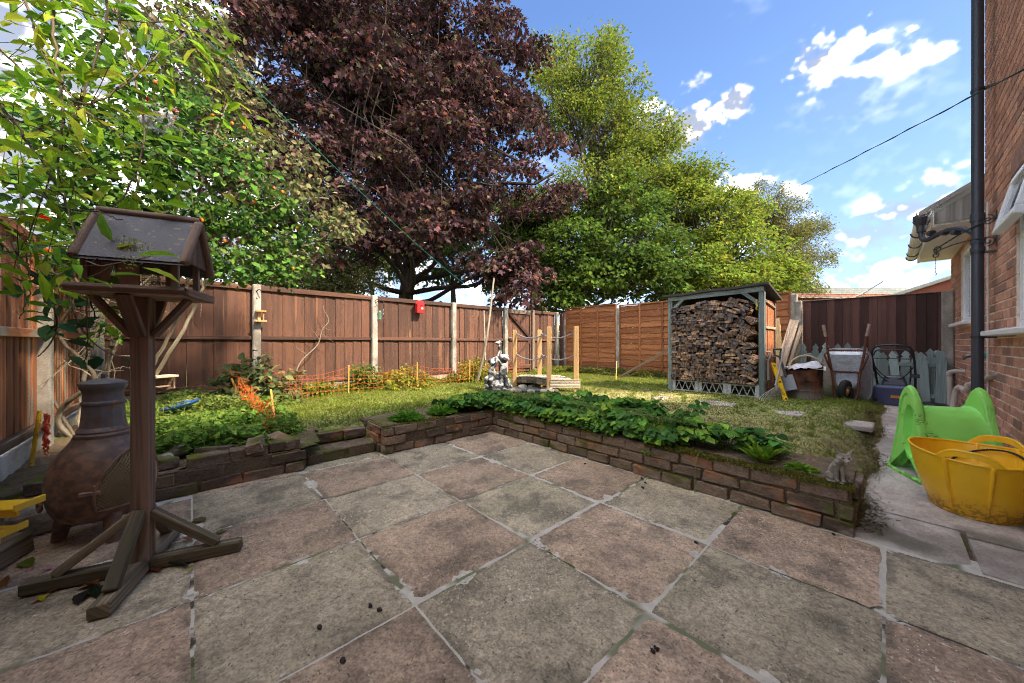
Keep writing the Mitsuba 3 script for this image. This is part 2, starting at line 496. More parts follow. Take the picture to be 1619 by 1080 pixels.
def joint_color(p, n, uv):
    a = f2(p.x * 3.2, p.y * 3.2, 0.0, 3)
    b = f2(p.x * 34, p.y * 34, 3.0, 3)
    c = mix((.06, .053, .044), (.52, .49, .43), smoothstep(.30, .40, a * 0.7 + b * 0.3) * (0.75 + 0.35 * b))
    return mix(c, (.075, .10, .022), smoothstep(.60, .70, f2(p.x * 5 + 50, p.y * 5, 8.0, 3)) * 0.8)


bsdf('joint', proc(joint_color), 0.9, 0.1)


def concrete_color(p, n, uv):
    a = fbm(p.x * 2.2, p.y * 2.2, p.z * 2.2, 3)
    b = fbm(p.x * 14, p.y * 14, p.z * 14, 3)
    c = mix((.27, .235, .205), (.52, .465, .425), smoothstep(.25, .75, 0.6 * a + 0.4 * b)) * (0.78 + 0.44 * noise(p.x * 130, p.y * 130, p.z * 130))
    c = mix(c, (.10, .095, .06), smoothstep(.60, .78, fbm(p.x * 3 + 20, p.y * 3, p.z * 3, 3)) * 0.65)
    return mix(c, (.56, .52, .49), smoothstep(.60, .75, f2(p.x * 4 + 5, p.y * 4 + 40, 0.0, 3)) * 0.5)


def grit_bump(p, n, uv):
    return f2(p.x * 22, p.y * 22, 0.0, 2) * 0.005 + n2(p.x * 150, p.y * 150) * 0.0012


bsdf('concrete', proc(concrete_color), 0.85, 0.25, proc(grit_bump, 0.002))


def post_color(p, n, uv):
    a = fbm(p.x * 8, p.y * 8, p.z * 5, 3)
    c = mix((.27, .25, .215), (.50, .47, .42), smoothstep(.25, .75, a)) * (0.8 + 0.4 * noise(p.x * 120, p.y * 120, p.z * 120))
    return mix(c, (.12, .12, .085), smoothstep(.58, .75, fbm(p.x * 4 + 9, p.y * 4, p.z * 2, 3)) * 0.55)


bsdf('post_concrete', proc(post_color), 0.85, 0.2)


def house_brick(p, n, uv):
    k, u, v = split(uv)
    r, r2 = cell_rand(k, 2), cell_rand(k, 7)
    c = mix((.38, .19, .135), (.56, .30, .21), r)
    c = mix(c, (.27, .17, .14), smoothstep(.80, .95, r2) * 0.8)
    drag = noise(p.x * 230, p.y * 230, p.z * 24)
    c = c * (0.62 + 0.6 * drag) * (0.75 + 0.5 * fbm(p.x * 18, p.y * 18, p.z * 14, 3))
    return mix(c, (.40, .30, .24), smoothstep(.66, .85, fbm(p.x * 5, p.y * 5, p.z * 5 + 40, 3)) * 0.35)


def brick_bump(p, n, uv):
    return n2((p.x + p.y) * 240, p.z * 40) * 0.0022 + n2((p.x + p.y) * 50, p.z * 50) * 0.002


bsdf('house_brick', proc(house_brick), 0.85, 0.2, proc(brick_bump, 0.002))


def brickwork(p, n, uv):
    """the same brickwork where no camera near the photograph's can see the single bricks"""
    row = dr.floor(p.z / 0.075)
    s = (p.y + p.x) / 0.225 + 0.5 * (row - 2 * dr.floor(row / 2))
    k = dr.floor(s)
    fx, fz = (s - k) * 0.225, p.z - row * 0.075
    m = dr.maximum(smoothstep(.011, .008, fx), smoothstep(.011, .008, fz))
    c = mix((.20, .072, .045), (.34, .125, .070), cell_rand(k, row)) * (0.6 + 0.8 * fbm(p.x * 20, p.y * 20, p.z * 20, 3))
    return mix(c, (.46, .37, .29), m)


bsdf('brickwork', proc(brickwork), 0.85, 0.2)


def mortar_color(p, n, uv):
    return mix((.60, .49, .40), (.78, .67, .56), fbm(p.x * 25, p.y * 25, p.z * 25, 3))


bsdf('mortar', proc(mortar_color), 0.9, 0.1)


def garden_brick(p, n, uv):
    k, u, v = split(uv)
    r, r2 = cell_rand(k, 2), cell_rand(k, 7)
    a = fbm(p.x * 9, p.y * 9, p.z * 9, 3)
    c = mix((.10, .075, .058), (.24, .175, .125), smoothstep(.2, .8, 0.5 * r + 0.5 * a)) * (0.65 + 0.7 * noise(p.x * 110, p.y * 110, p.z * 110))
    red = smoothstep(.60, .72, fbm(p.x * 7 + 13, p.y * 7, p.z * 7, 3) + 0.08 * (r2 - 0.5) + 0.09 * n.z)
    c = mix(c, mi.Color3f(.32, .15, .08) * (0.6 + 0.8 * a), red * 0.8)
    c = mix(c, (.30, .275, .24), smoothstep(.66, .75, fbm(p.x * 13 + 70, p.y * 13, p.z * 13, 3)) * 0.5)
    moss = smoothstep(.50, .66, fbm(p.x * 5 + 3, p.y * 5, p.z * 9 + 2, 3) + 0.16 * n.z - 0.09)
    return mix(c, mi.Color3f(.085, .10, .018) * (0.5 + a), moss * 0.9)


def rough_bump(p, n, uv):
    return fbm(p.x * 26, p.y * 26, p.z * 26, 2) * 0.014 + noise(p.x * 140, p.y * 140, p.z * 140) * 0.002


bsdf('garden_brick', proc(garden_brick), 0.9, 0.15, proc(rough_bump, 0.002))


def soil_color(p, n, uv):
    a = fbm(p.x * 6, p.y * 6, p.z * 6, 3)
    c = mix((.08, .06, .042), (.19, .145, .10), a) * (0.6 + 0.8 * noise(p.x * 90, p.y * 90, p.z * 90))
    return mix(c, (.08, .10, .02), smoothstep(.58, .72, f2(p.x * 3 + 8, p.y * 3, 0.0, 3)) * 0.6)


bsdf('soil', proc(soil_color), 0.95, 0.05)


def turf_color(p, n, uv):
    a = f2(p.x * 1.3, p.y * 1.3, 2.0, 3)
    b = f2(p.x * 12, p.y * 12, 0.0, 3)
    dry = smoothstep(-5.2, -1.5, p.x) * smoothstep(7.5, 4.0, p.y)
    c = mix((.18, .225, .06), (.255, .245, .10), smoothstep(.35, .65, a + 0.35 * (dry - 0.5)))
    c = mix(c, (.14, .10, .065), smoothstep(.55, .75, b) * 0.7)
    c = mix(c, (.13, .095, .06), smoothstep(-.42, -.12, p.x + .2 * (a - .5)) * .8)
    return c * (0.55 + 0.9 * n2(p.x * 75, p.y * 75))


bsdf('turf', proc(turf_color), 0.95, 0.05)


def far_color(p, n, uv):
    a = f2(p.x * 0.15, p.y * 0.15, 0.0, 3)
    return mix((.05, .07, .02), (.12, .12, .05), a) * (0.7 + 0.6 * n2(p.x * 3, p.y * 3))


bsdf('field', proc(far_color), 0.95, 0.05)


def iron_color(p, n, uv):
    a = fbm(p.x * 24, p.y * 24, p.z * 18, 3)
    low = smoothstep(0.66, 0.40, p.z + 0.25 * (a - 0.5))
    c = mix((.08, .074, .08), (.17, .16, .165), a)
    rust = mix((.12, .062, .036), (.32, .16, .08), smoothstep(.3, .75, fbm(p.x * 30, p.y * 30, p.z * 30, 3)))
    return mix(c, rust, dr.clip(low * 0.75 + smoothstep(.63, .75, a), 0, 1) * 0.85)


def iron_bump(p, n, uv):
    return fbm(p.x * 60, p.y * 60, p.z * 60, 3) * 0.0022


bsdf('iron', proc(iron_color), 0.52, 0.5)


def drum_color(p, n, uv):
    a = fbm(p.x * 9, p.y * 9, p.z * 7, 3)
    c = mix((.035, .018, .014), (.16, .06, .032), smoothstep(.3, .7, a))
    c = mix(c, (.22, .20, .18), smoothstep(0.42, 0.28, p.z + 0.1 * (a - 0.5)) * 0.75)
    return c * (0.7 + 0.6 * noise(p.x * 60, p.y * 60, p.z * 12))


bsdf('drum_rust', proc(drum_color), 0.75, 0.3)


def galv_color(p, n, uv):
    a = voronoi(uv.x * 55, uv.y * 55)[2]
    b = fbm(p.x * 7, p.y * 7, p.z * 7, 3)
    c = mix((.30, .33, .38), (.48, .51, .57), a * 0.6 + 0.4 * b)
    return mix(c, (.16, .10, .07), smoothstep(.60, .75, b) * 0.6)


bsdf('galvanised', proc(galv_color), 0.42, 0.5, metallic=0.55)


def stone_color(p, n, uv):
    a = fbm(p.x * 16, p.y * 16, p.z * 16, 3)
    c = mix((.20, .175, .14), (.46, .42, .35), smoothstep(.25, .72, a))
    return c * (0.72 + 0.5 * noise(p.x * 160, p.y * 160, p.z * 160))


bsdf('stone', proc(stone_color), 0.85, 0.2)


def statue_color(p, n, uv):
    a = fbm(p.x * 11, p.y * 11, p.z * 11, 3)
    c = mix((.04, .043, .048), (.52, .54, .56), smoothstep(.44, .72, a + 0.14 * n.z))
    return c * (0.75 + 0.5 * noise(p.x * 70, p.y * 70, p.z * 70))


bsdf('statue_stone', proc(statue_color), 0.6, 0.4)


def tub_color(p, n, uv):
    a = fbm(p.x * 7, p.y * 7, p.z * 7, 3)
    c = mix((.93, .50, .015), (.95, .58, .024), a)
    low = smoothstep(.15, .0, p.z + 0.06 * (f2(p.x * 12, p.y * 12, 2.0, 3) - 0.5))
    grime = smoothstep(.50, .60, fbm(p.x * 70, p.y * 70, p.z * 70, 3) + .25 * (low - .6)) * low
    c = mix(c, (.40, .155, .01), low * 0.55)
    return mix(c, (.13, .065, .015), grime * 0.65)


bsdf('tub_plastic', proc(tub_color), 0.38, 0.5)


def slide_color(p, n, uv):
    a = fbm(p.x * 5, p.y * 5, p.z * 5, 3)
    c = mix((.28, .76, .12), (.36, .82, .20), a)
    d = smoothstep(.66, .76, fbm(p.x * 9 + 4, p.y * 9, p.z * 9, 3)) * smoothstep(.5, .65, noise(p.x * 140, p.y * 60, p.z * 140))
    c = mix(c, (.05, .10, .03), d * 0.7)
    return mix(c, (.10, .22, .04), smoothstep(.14, .0, p.z) * smoothstep(.4, .6, fbm(p.x * 30, p.y * 30, p.z * 30, 3)) * 0.7)


bsdf('slide_plastic', proc(slide_color), 0.35, 0.5)


def felt_color(p, n, uv):
    a = fbm(p.x * 12, p.y * 12, p.z * 12, 3)
    c = mix((.07, .07, .084), (.125, .125, .148), a) * (0.75 + 0.5 * noise(p.x * 260, p.y * 260, p.z * 260))
    return mix(c, (.30, .24, .10), smoothstep(.80, .86, noise(p.x * 75, p.y * 75, p.z * 75)) * 0.7)


bsdf('roof_felt', proc(felt_color), 0.6, 0.4)


def tile_color(p, n, uv):
    a = fbm(p.x * 2, p.y * 2, p.z * 2, 3)
    return mix((.14, .16, .15), (.27, .29, .27), a)


bsdf('roof_tile', proc(tile_color), 0.8, 0.2)
bsdf('upvc', (.80, .81, .83), 0.35, 0.5)
bsdf('black_pipe', (.042, .048, .064), 0.38, 0.5)
bsdf('black_metal', (.02, .02, .022), 0.45, 0.5)
bsdf('glass', (.10, .12, .14), 0.06, 0.7)

# ---------------------------------------------------------------- the ground
def sheet(key, X, Y, z, keep, mat, label=None, kind='structure'):
    """a fine sheet over the cells of a grid for which keep(x, y) holds"""
    gx, gy = np.meshgrid(X, Y, indexing='ij')
    P = np.stack([gx, gy, z(gx, gy)], -1)
    m, n = gx.shape
    cx, cy = (gx[:-1, :-1] + gx[1:, 1:]) / 2, (gy[:-1, :-1] + gy[1:, 1:]) / 2
    i, j = np.nonzero(keep(cx, cy))
    q = np.stack([i * n + j, (i + 1) * n + j, (i + 1) * n + j + 1, i * n + j + 1], -1)
    f = np.vstack([q[:, [0, 1, 2]], q[:, [0, 2, 3]]])
    used, inv = np.unique(f, return_inverse=True)
    labels[numbered(key)] = {'kind': kind}
    scene[key] = mikit.ply((P.reshape(-1, 3)[used], inv.reshape(-1, 3)), mat, True, uv=P.reshape(-1, 3)[used][:, :2])


def N2(x, y, s, seed=0):
    return meshkit.fbm(np.stack([x * s, y * s, np.zeros_like(x) + seed], -1), 3, seed)


def ss(a, b, x):
    t = np.clip((x - a) / (b - a), 0, 1)
    return t * t * (3 - 2 * t)


g = MB()
g.add([[-900, -900, -.16], [900, -900, -.16], [900, 900, -.16], [-900, 900, -.16]], [[0, 1, 2], [0, 2, 3]])
labels[numbered('ground')] = {'kind': 'structure'}
put('ground', g, 'field')
# rough ground beyond the fences
sheet('verge', np.r_[np.linspace(-60, -16, 12), np.linspace(-15, 12, 55), np.linspace(13, 40, 10)], np.r_[np.linspace(-30, -4, 10), np.linspace(-3, 20, 47), np.linspace(21, 60, 14)],
      lambda x, y: 0.10 + 0.25 * N2(x, y, .5, 4), lambda x, y: ~((x > -6.6) & (x < 6) & (y > -1.0) & (y < 8.1)) & ~((x > -3.5) & (y < 8.2)), 'field')


def lawn_z(x, y):
    z = 0.205 + 0.05 * (N2(x, y, 1.6, 2) - 0.5) + 0.02 * (N2(x, y, 9, 5) - .5)
    rim = -0.105 + .055 * ss(2.6, 5.2, y) + 0.016 * np.sin(y * 5) + .012 * np.sin(y * 13) + .008 * np.sin(y * 31)
    edge = ss(0, -0.36, x - rim)
    z = (path_z(y) + .008) * (1 - edge) + z * edge
    z = z - .05 * ss(0, .05, x - rim)
    def inside(a): return ss(-.05, .05, a)
    z = z - .26 * inside(np.minimum(x + 3.24, 2.62 - y)) - .20 * inside(np.minimum(np.minimum(x + 3.46, y - .62), 1.26 - y))
    return z - .10 * inside(np.minimum(-3.2 - x, .55 + .1 * np.sin(x * 3) - y))


def path_z(y):
    return 0.125 * ss(3.6, 6.8, y)


def on_lawn(x, y):
    lawn = (x > -6.52) & (x < -0.105 + .055 * ss(2.6, 5.2, y) + 0.016 * np.sin(y * 5) + .012 * np.sin(y * 13)) & (y > -0.95) & (y < 8.05)
    patio = (x > -3.24) & (y < 2.62)
    step = (x > -3.52) & (y > 0.64) & (y < 1.24)
    bed = (x < -3.2) & (y < 0.62 + .1 * np.sin(x * 3))
    return lawn & ~patio & ~step & ~bed


sheet('lawn', np.arange(-6.6, 0.12, .06), np.arange(-1.0, 8.1, .06), lawn_z, lambda x, y: ~((x > -3.1) & (y < 2.5)) & ~((x < -3.3) & (y < .3)) & ~((x > -3.2) & (y < 1.2)), 'turf')
sheet('bed_soil', np.arange(-6.6, -3.1, .05), np.arange(-1.0, 0.9, .05), lambda x, y: 0.175 + 0.10 * (N2(x, y, 2.3, 9) - .5) + 0.05 * (N2(x, y, 9, 3) - .5),
      lambda x, y: (x < -3.16) & (y < .74 + .1 * np.sin(x * 3)) & (y > -.95), 'soil')

# the patio: riven slabs on mortar
labels[numbered('patio')] = {'kind': 'structure'}
b = MB()
b.box((-1.4, -.4, -.055), (4.2, 6.1, .1), b=.002)
put('patio', b, 'joint')
XL = [-3.66, -3.052, -2.442, -1.838, -1.226, -.607, -.010, .60]
YL = [-3.14, -2.51, -1.885, -1.257, -.628, .002, .628, 1.257, 1.885, 2.50]
for i in range(len(XL) - 1):
    for j in range(len(YL) - 1):
        x0, x1, y0, y1 = XL[i], XL[i + 1], YL[j], YL[j + 1]
        if i == 0 and not (4 < j < 8): continue
        if i == len(XL) - 2: x1 = .628
        jx0, jx1, jy0, jy1 = rng.uniform(.002, .0048, 4)
        pink = 1 if (i + j) % 2 else 0
        # i = 1, j = 5 is the slab at the low wall's foot
        sx, sy = x1 - x0 - jx0 - jx1, y1 - y0 - jy0 - jy1
        s = MB()
        n = 16
        u, v = np.meshgrid(np.linspace(-.5, .5, n), np.linspace(-.5, .5, n), indexing='ij')
        ring = np.maximum(np.abs(u), np.abs(v)) > .499
        hx = u * sx + np.where(np.abs(v) > .499, 0, 0)
        hy = v * sy
        wob = np.where(ring, .0022, 0)
        hx = hx - np.sign(u) * (np.abs(u) > .499) * np.abs(rng.normal(0, .0016, u.shape))
        hy = hy - np.sign(v) * (np.abs(v) > .499) * np.abs(rng.normal(0, .0016, u.shape))
        tilt = rng.normal(0, .0016, 2)
        hz = tilt[0] * u + tilt[1] * v + rng.normal(0, .0008) - np.where(ring, .0035 + rng.random(u.shape) * .002, 0)
        k = int(rng.integers(2, 100)) * 2 + pink
        uv = np.stack([hx + .8 + 20 * k, hy + 3.3], -1).reshape(-1, 2)
        P = np.stack([hx, hy, hz], -1)
        s.grid(P, uv=uv)
        rim = [(a, 0) for a in range(n)] + [(n - 1, a) for a in range(1, n)] + [(a, n - 1) for a in range(n - 2, -1, -1)] + [(0, a) for a in range(n - 2, 0, -1)]
        top = np.array([P[a] for a in rim]); bot = top - [0, 0, .03]
        m = len(rim)
        tu = np.array([uv.reshape(n, n, 2)[a] for a in rim])
        s.add(np.vstack([top, bot]), np.vstack([[[a, a + m, (a + 1) % m + m], [a, (a + 1) % m + m, (a + 1) % m]] for a in range(m)]), np.vstack([tu, tu]))
        s.v = [q + [(x0 + jx0 + x1 - jx1) / 2, (y0 + jy0 + y1 - jy1) / 2, 0.0] for q in s.v]
        part('patio', 'slab', s, 'slab', 40 if False else False)

# the concrete path along the house
labels[numbered('path')] = {'kind': 'structure'}
pieces = [((-.16, .26), (2.52, 3.02)), ((.275, .632), (2.52, 2.93)), ((.275, .632), (2.945, 3.02)), ((-.16, .632), (3.035, 5.1)), ((-.14, .632), (5.11, 6.4)), ((-.14, .632), (6.41, 7.99))]
b = MB()
b.box((.27, 5.25, -.075), (.76, 5.5, .1), b=.002)
put('path', b, 'soil')
for (x0, x1), (y0, y1) in pieces:
    s = MB()
    n, m = max(4, int((x1 - x0) / .06)), max(4, int((y1 - y0) / .06))
    gx, gy = np.meshgrid(np.linspace(x0 + .003, x1 - .003, n), np.linspace(y0 + .003, y1 - .003, m), indexing='ij')
    ed = (gx < x0 + .004) | (gx > x1 - .004) | (gy < y0 + .004) | (gy > y1 - .004)
    gx = gx + np.where(ed & (gx < 0.0), rng.normal(0, .012, gx.shape), 0)
    z = path_z(gy) + .006 * (N2(gx, gy, 4, 3) - .5) - np.where(ed, .006, 0) + (.006 if x0 > .2 else 0)
    s.grid(np.stack([gx, gy, z], -1))
    rim = [(a, 0) for a in range(n)] + [(n - 1, a) for a in range(1, m)] + [(a, m - 1) for a in range(n - 2, -1, -1)] + [(0, a) for a in range(m - 2, 0, -1)]
    P = s.v[0].reshape(n, m, 3)
    top = np.array([P[a] for a in rim]); bot = top - [0, 0, .06]
    q = len(rim)
    s.add(np.vstack([top, bot]), np.vstack([[[a, a + q, (a + 1) % q + q], [a, (a + 1) % q + q, (a + 1) % q]] for a in range(q)]))
    part('path', 'slab', s, 'concrete')

# stepping stones let into the lawn
for q, (x, y, w) in enumerate([(-2.14, 4.98, 0), (-1.52, 5.02, 0), (-.86, 5.02, 0), (-.32, 5.06, 0)]):
    s = MB()
    s.box((x, y, lawn_z(np.array([[x]]), np.array([[y]]))[0, 0] - (.030 if x > -.5 else .021)), (.44, .34, .05), rotz(rng.normal(0, .06)), b=.008)
    one('stepping_stone', s, 'concrete', ['worn grey stepping stone in the lawn furthest from the concrete path', 'worn grey stepping stone in the lawn, second from the strawberry end of the row',
        'worn grey stepping stone in the lawn, second from the concrete path', 'worn grey stepping stone in the lawn next to the concrete path'][q], 'stepping stone', 'stepping stones across the lawn')


# ---------------------------------------------------------------- brick planters
def rough_brick(L, W, H, jit=.0035, b=.0045):
    """a worn brick with knocked corners"""
    s = MB()
    s.box((0, 0, 0), (L, W, H), b=b, jit=jit)
    return s.ply('garden_brick')


BR = {}


def brick(parent, c, L, W, H, rz=0.0, rx=0.0, ry=0.0, name='brick'):
    key = (round(L, 2), round(W, 2), round(H, 3))
    if key not in BR: BR[key] = [rough_brick(*key) for _ in range(6)]
    v = BR[key][int(rng.integers(6))]
    # every worn brick sits a little differently
    return copy_of(parent, name, v, T().translate([float(a) for a in c]).rotate([0, 0, 1], math.degrees(rz)).rotate([1, 0, 0], math.degrees(rx)).rotate([0, 1, 0], math.degrees(ry)))


def course(parent, p0, p1, z, H=.068, W=.1, off=0.0, L=.215, joint=.012, skip=()):
    p0, p1 = np.array(p0, float), np.array(p1, float)
    d = p1 - p0
    Lt = np.linalg.norm(d)
    d = d / Lt
    a = math.atan2(d[1], d[0])
    nrm = np.array([-d[1], d[0]])
    s = -off
    q = 0
    while s < Lt - .03:
        e = s + L * rng.uniform(.93, 1.05)
        s0, e0 = max(s, 0), min(e, Lt)
        if e0 - s0 > .04 and q not in skip:
            c = p0 + d * (s0 + e0) / 2 + nrm * (W / 2 + rng.normal(0, .006))
            brick(parent, (c[0], c[1], z + H / 2 + rng.normal(0, .0025)), round((e0 - s0 - joint) / .02) * .02, W, H, a + rng.normal(0, .012), rng.normal(0, .015), rng.normal(0, .008))
        s = e
        q += 1


def core(parent, p0, p1, z0, z1, W, inset=.012):
    p0, p1 = np.array(p0, float), np.array(p1, float)
    d = (p1 - p0) / np.linalg.norm(p1 - p0)
    nrm = np.array([-d[1], d[0]])
    m = MB()
    c = (p0 + p1) / 2 + nrm * W / 2
    m.box((c[0], c[1], (z0 + z1) / 2), (np.linalg.norm(p1 - p0) - .02, W - 2 * inset, z1 - z0), rotz(math.atan2(d[1], d[0])), b=.004)
    part(parent, 'mortar_core', m, 'soil')


pl = thing('brick_planter', 'low L-shaped brick planter with mossy crumbling courses round the far corner of the patio', 'planter')
runs = [((-3.05, 2.51), (-.11, 2.51)), ((-3.045, 1.26), (-3.045, 2.60))]
for q, z in enumerate((0.0, .080, .160)):
    course(pl, (-3.05, 2.505 + .006 * q), (-.115, 2.505 + .006 * q), z, off=.11 * (q % 2) + .03 * q)
    course(pl, (-3.045, 1.262), (-3.045, 2.51), z, off=.11 * ((q + 1) % 2))
    course(pl, (-3.70, 1.262), (-3.15, 1.262), z, off=.11 * (q % 2))
    course(pl, (-.11, 2.62), (-.11, 3.02), z, off=.11 * ((q + 1) % 2))
    course(pl, (-3.62, 2.9), (-3.62, 1.37), z, off=.1) if q == 2 else None
    course(pl, (-.25, 3.06), (-2.9, 3.06), z, off=.1) if q == 2 else None
core(pl, (-3.05, 2.52), (-.12, 2.52), 0, .236, .085)
core(pl, (-3.045, 1.27), (-3.045, 2.6), 0, .236, .085)
core(pl, (-3.69, 1.27), (-3.06, 1.27), 0, .236, .085)
core(pl, (-.12, 2.54), (-.12, 3.0), 0, .236, .085)
# the soil and moss in it
gx, gy = np.meshgrid(np.linspace(-3.6, -.13, 90), np.linspace(2.545, 3.12, 18), indexing='ij')
m = MB()
m.grid(np.stack([gx, gy, .225 + .035 * (N2(gx, gy, 6, 2) - .4) + .015 * N2(gx, gy, 20, 3)], -1))
gx, gy = np.meshgrid(np.linspace(-3.66, -3.085, 18), np.linspace(1.30, 2.55, 34), indexing='ij')
m.grid(np.stack([gx, gy, .225 + .035 * (N2(gx, gy, 6, 2) - .4) + .015 * N2(gx, gy, 20, 3)], -1))
part(pl, 'soil', m, 'soil', True)
# moss cushions along the coping
mo = MB()
n = 24000
s = rng.random(n)
t = rng.random(n)
on_long = s < .72
px = np.where(on_long, -.12 - 2.9 * (s / .72) ** 1.0, -3.06 - .06 * t)
py = np.where(on_long, 2.502 + .098 * t, 1.28 + 1.25 * (s - .72) / .28)
thick = N2(px, py, 4.4, 31) - .40 + .18 * np.exp(-((px + .8) / .7) ** 2)
ok = thick > 0.03 * rng.random(n) + .04
P = np.stack([px, py, .228 + thick * .05 * rng.random(n)], 1)[ok]
leaf_mesh(mo, BLADE, P, rng.normal(0, .7, (len(P), 3)) + [0, -.3, .8], rng.normal(0, 1, (len(P), 3)), rng.uniform(.010, .024, len(P)), .005,
          tones(len(P), [(.20, .21, .035), (.15, .17, .035), (.25, .21, .05), (.11, .11, .04)], .3))
part(pl, 'moss', mo, 'grass_leaf', kind='stuff', label='cushions of yellow green moss along the coping')

lw = thing('low_brick_wall', 'low tumbledown brick wall holding back the weedy bed behind the chiminea', 'wall')
for q, z in enumerate((0.0, .082, .164)):
    course(lw, (-3.12 - .012 * q, -.72), (-3.12 - .012 * q, .655 - .01 * q), z, W=.11, H=.07, off=.09 * q, L=.25 if q < 2 else .22, skip=(0, 3) if q == 2 else ())
course(lw, (-3.13, .66), (-3.5, .66), 0, off=.1)
course(lw, (-3.13, .66), (-3.5, .66), .08, off=.0)
core(lw, (-3.125, -.7), (-3.125, .64), 0, .165, .09)
for x, y, z, r in [(-3.24, .55, .215, .4), (-3.22, .35, .235, -.2), (-3.30, .12, .215, 1.1), (-3.42, .52, .21, .2), (-3.31, -.15, .20, .5)]:
    brick(lw, (x, y, z), .2, .1, .068, r, rng.normal(0, .15), rng.normal(0, .12))

st = thing('garden_steps', 'two shallow weathered brick steps up to the lawn between the low wall and the planter', 'steps')
for z, x in ((0.0, -3.20), (.10, -3.42)):
    course(st, (x, .68), (x, 1.25), z, H=.085, W=.17, off=.08, L=.22)
m = MB()
m.box((-3.37, .96, .045), (.34, .56, .09), b=.006)
m.box((-3.54, .96, .10), (.12, .56, .17), b=.006)
part(st, 'mortar_core', m, 'soil')


# ---------------------------------------------------------------- fences
BOARD = {}


def board(parent, name, size, c, mat, R=None, variants=5, b=.003, rz=0.0, jit=0.0, rx=0.0, ry=0.0):
    key = (tuple(round(s, 3) for s in size), mat, b)
    if key not in BOARD:
        BOARD[key] = []
        for _ in range(variants):
            m = MB()
            m.box((0, 0, 0), size, b=b, jit=jit)
            BOARD[key].append(m.ply(mat))
    v = BOARD[key][int(rng.integers(variants))]
    return copy_of(parent, name, v, T().translate([float(a) for a in c]).rotate([0, 0, 1], math.degrees(rz)).rotate([1, 0, 0], math.degrees(rx)).rotate([0, 1, 0], math.degrees(ry)))


fl = thing('brown_fence', 'long brown panelled fence with concrete posts facing the house', 'fence')
PY = [-.83, .72, 2.483, 4.21, 5.73]
spans = [(-.78, .67), (.77, 2.433), (2.533, 4.16), (4.26, 5.68), (6.75, 7.66)]
for y0, y1 in spans:
    nb = max(2, round((y1 - y0) / .148))
    w = (y1 - y0) / nb
    for q in range(nb):
        y = y0 + (q + .5) * w
        board(fl, 'board', (.014, round(w + .014, 3), 1.50), (-6.50 + rng.normal(0, .004), y + rng.normal(0, .004), 1.075 + rng.normal(0, .006)), 'fence_brown', variants=14, rz=.07 + rng.normal(0, .02), rx=rng.normal(0, .003))
    board(fl, 'rail', (.045, y1 - y0, .055), (-6.475, (y0 + y1) / 2, 1.075), 'fence_brown', variants=2)
    board(fl, 'rail', (.045, y1 - y0, .06), (-6.475, (y0 + y1) / 2, .37), 'fence_brown', variants=2)
    board(fl, 'capping', (.075, y1 - y0 + .03, .075), (-6.49, (y0 + y1) / 2, 1.83), 'fence_brown', variants=2)
    board(fl, 'gravel_board', (.05, y1 - y0, .22), (-6.50, (y0 + y1) / 2, .21), 'post_concrete', variants=1)
for y in PY + [6.703, 7.70]:
    board(fl, 'post', (.10, .10, 2.15), (-6.45, y, .80), 'post_concrete' if y < 6 or y > 7 else 'grey_wood', variants=2, b=.012)
board(fl, 'post', (.1, .12, 2.1), (-6.44, 7.93, .80), 'fence_dark', variants=1)

ga = thing('garden_gate', 'brown ledged wooden garden gate with pale worn top rail in the corner of the fence', 'gate')
nb = 9
for q in range(nb):
    w = .86 / nb
    board(ga, 'board', (.016, round(w - .004, 3), 1.56), (-6.49, 5.80 + (q + .5) * w, 1.03), 'fence_brown', variants=5)
board(ga, 'rail', (.035, .86, .10), (-6.464, 6.23, 1.80), 'grey_wood', variants=1)
board(ga, 'rail', (.035, .86, .09), (-6.464, 6.23, 1.10), 'fence_brown', variants=1)
board(ga, 'rail', (.035, .86, .09), (-6.464, 6.23, .38), 'fence_brown', variants=1)
for y in (5.82, 6.64):
    board(ga, 'stile', (.03, .07, 1.5), (-6.468, y, 1.0), 'fence_brown', variants=1)
m = MB(); m.bar((-6.445, 5.86, 1.74), (-6.445, 6.60, 1.14), .07, .025, up=(1, 0, 0)); part(ga, 'brace', m, 'fence_dark')
m = MB(); m.bar((-6.445, 5.86, .42), (-6.445, 6.60, 1.05), .07, .025, up=(1, 0, 0)); part(ga, 'brace', m, 'fence_brown')
m = MB(color=(.45, .42, .36)); m.box((-6.43, 5.84, 1.12), (.03, .14, .03)); m.tube([(-6.41, 5.80, 1.12), (-6.39, 5.80, 1.12), (-6.39, 5.9, 1.12)], .008); part(ga, 'latch', m, 'vc_metal')

fn_ = thing('side_fence', 'weathered orange brown board fence with concrete posts and gravel boards behind the chiminea', 'fence')
PX = [-6.44, -4.52, -2.70, -.95]
for q in range(3):
    x0, x1 = PX[q] + .05, PX[q + 1] - .05
    nb = round((x1 - x0) / .125)
    w = (x1 - x0) / nb
    for j in range(nb):
        x = x0 + (j + .5) * w
        board(fn_, 'board', (round(w + .012, 3), .013, 1.44), (x, -.885 + rng.normal(0, .003), 1.03), 'fence_near', variants=9, rz=.05 + rng.normal(0, .02))
    board(fn_, 'rail', (x1 - x0, .045, .06), ((x0 + x1) / 2, -.855, 1.07), 'fence_near', variants=2)
    board(fn_, 'rail', (x1 - x0, .045, .06), ((x0 + x1) / 2, -.855, .36), 'old_wood', variants=2)
    board(fn_, 'capping', (x1 - x0 + .02, .07, .05), ((x0 + x1) / 2, -.88, 1.765), 'fence_near', variants=2)
    board(fn_, 'gravel_board', (x1 - x0, .05, .28), ((x0 + x1) / 2, -.88, .15), 'post_concrete', variants=1)
for x in PX:
    board(fn_, 'post', (.10, .11, 2.0), (x, -.87, .78), 'post_concrete', variants=2, b=.012)

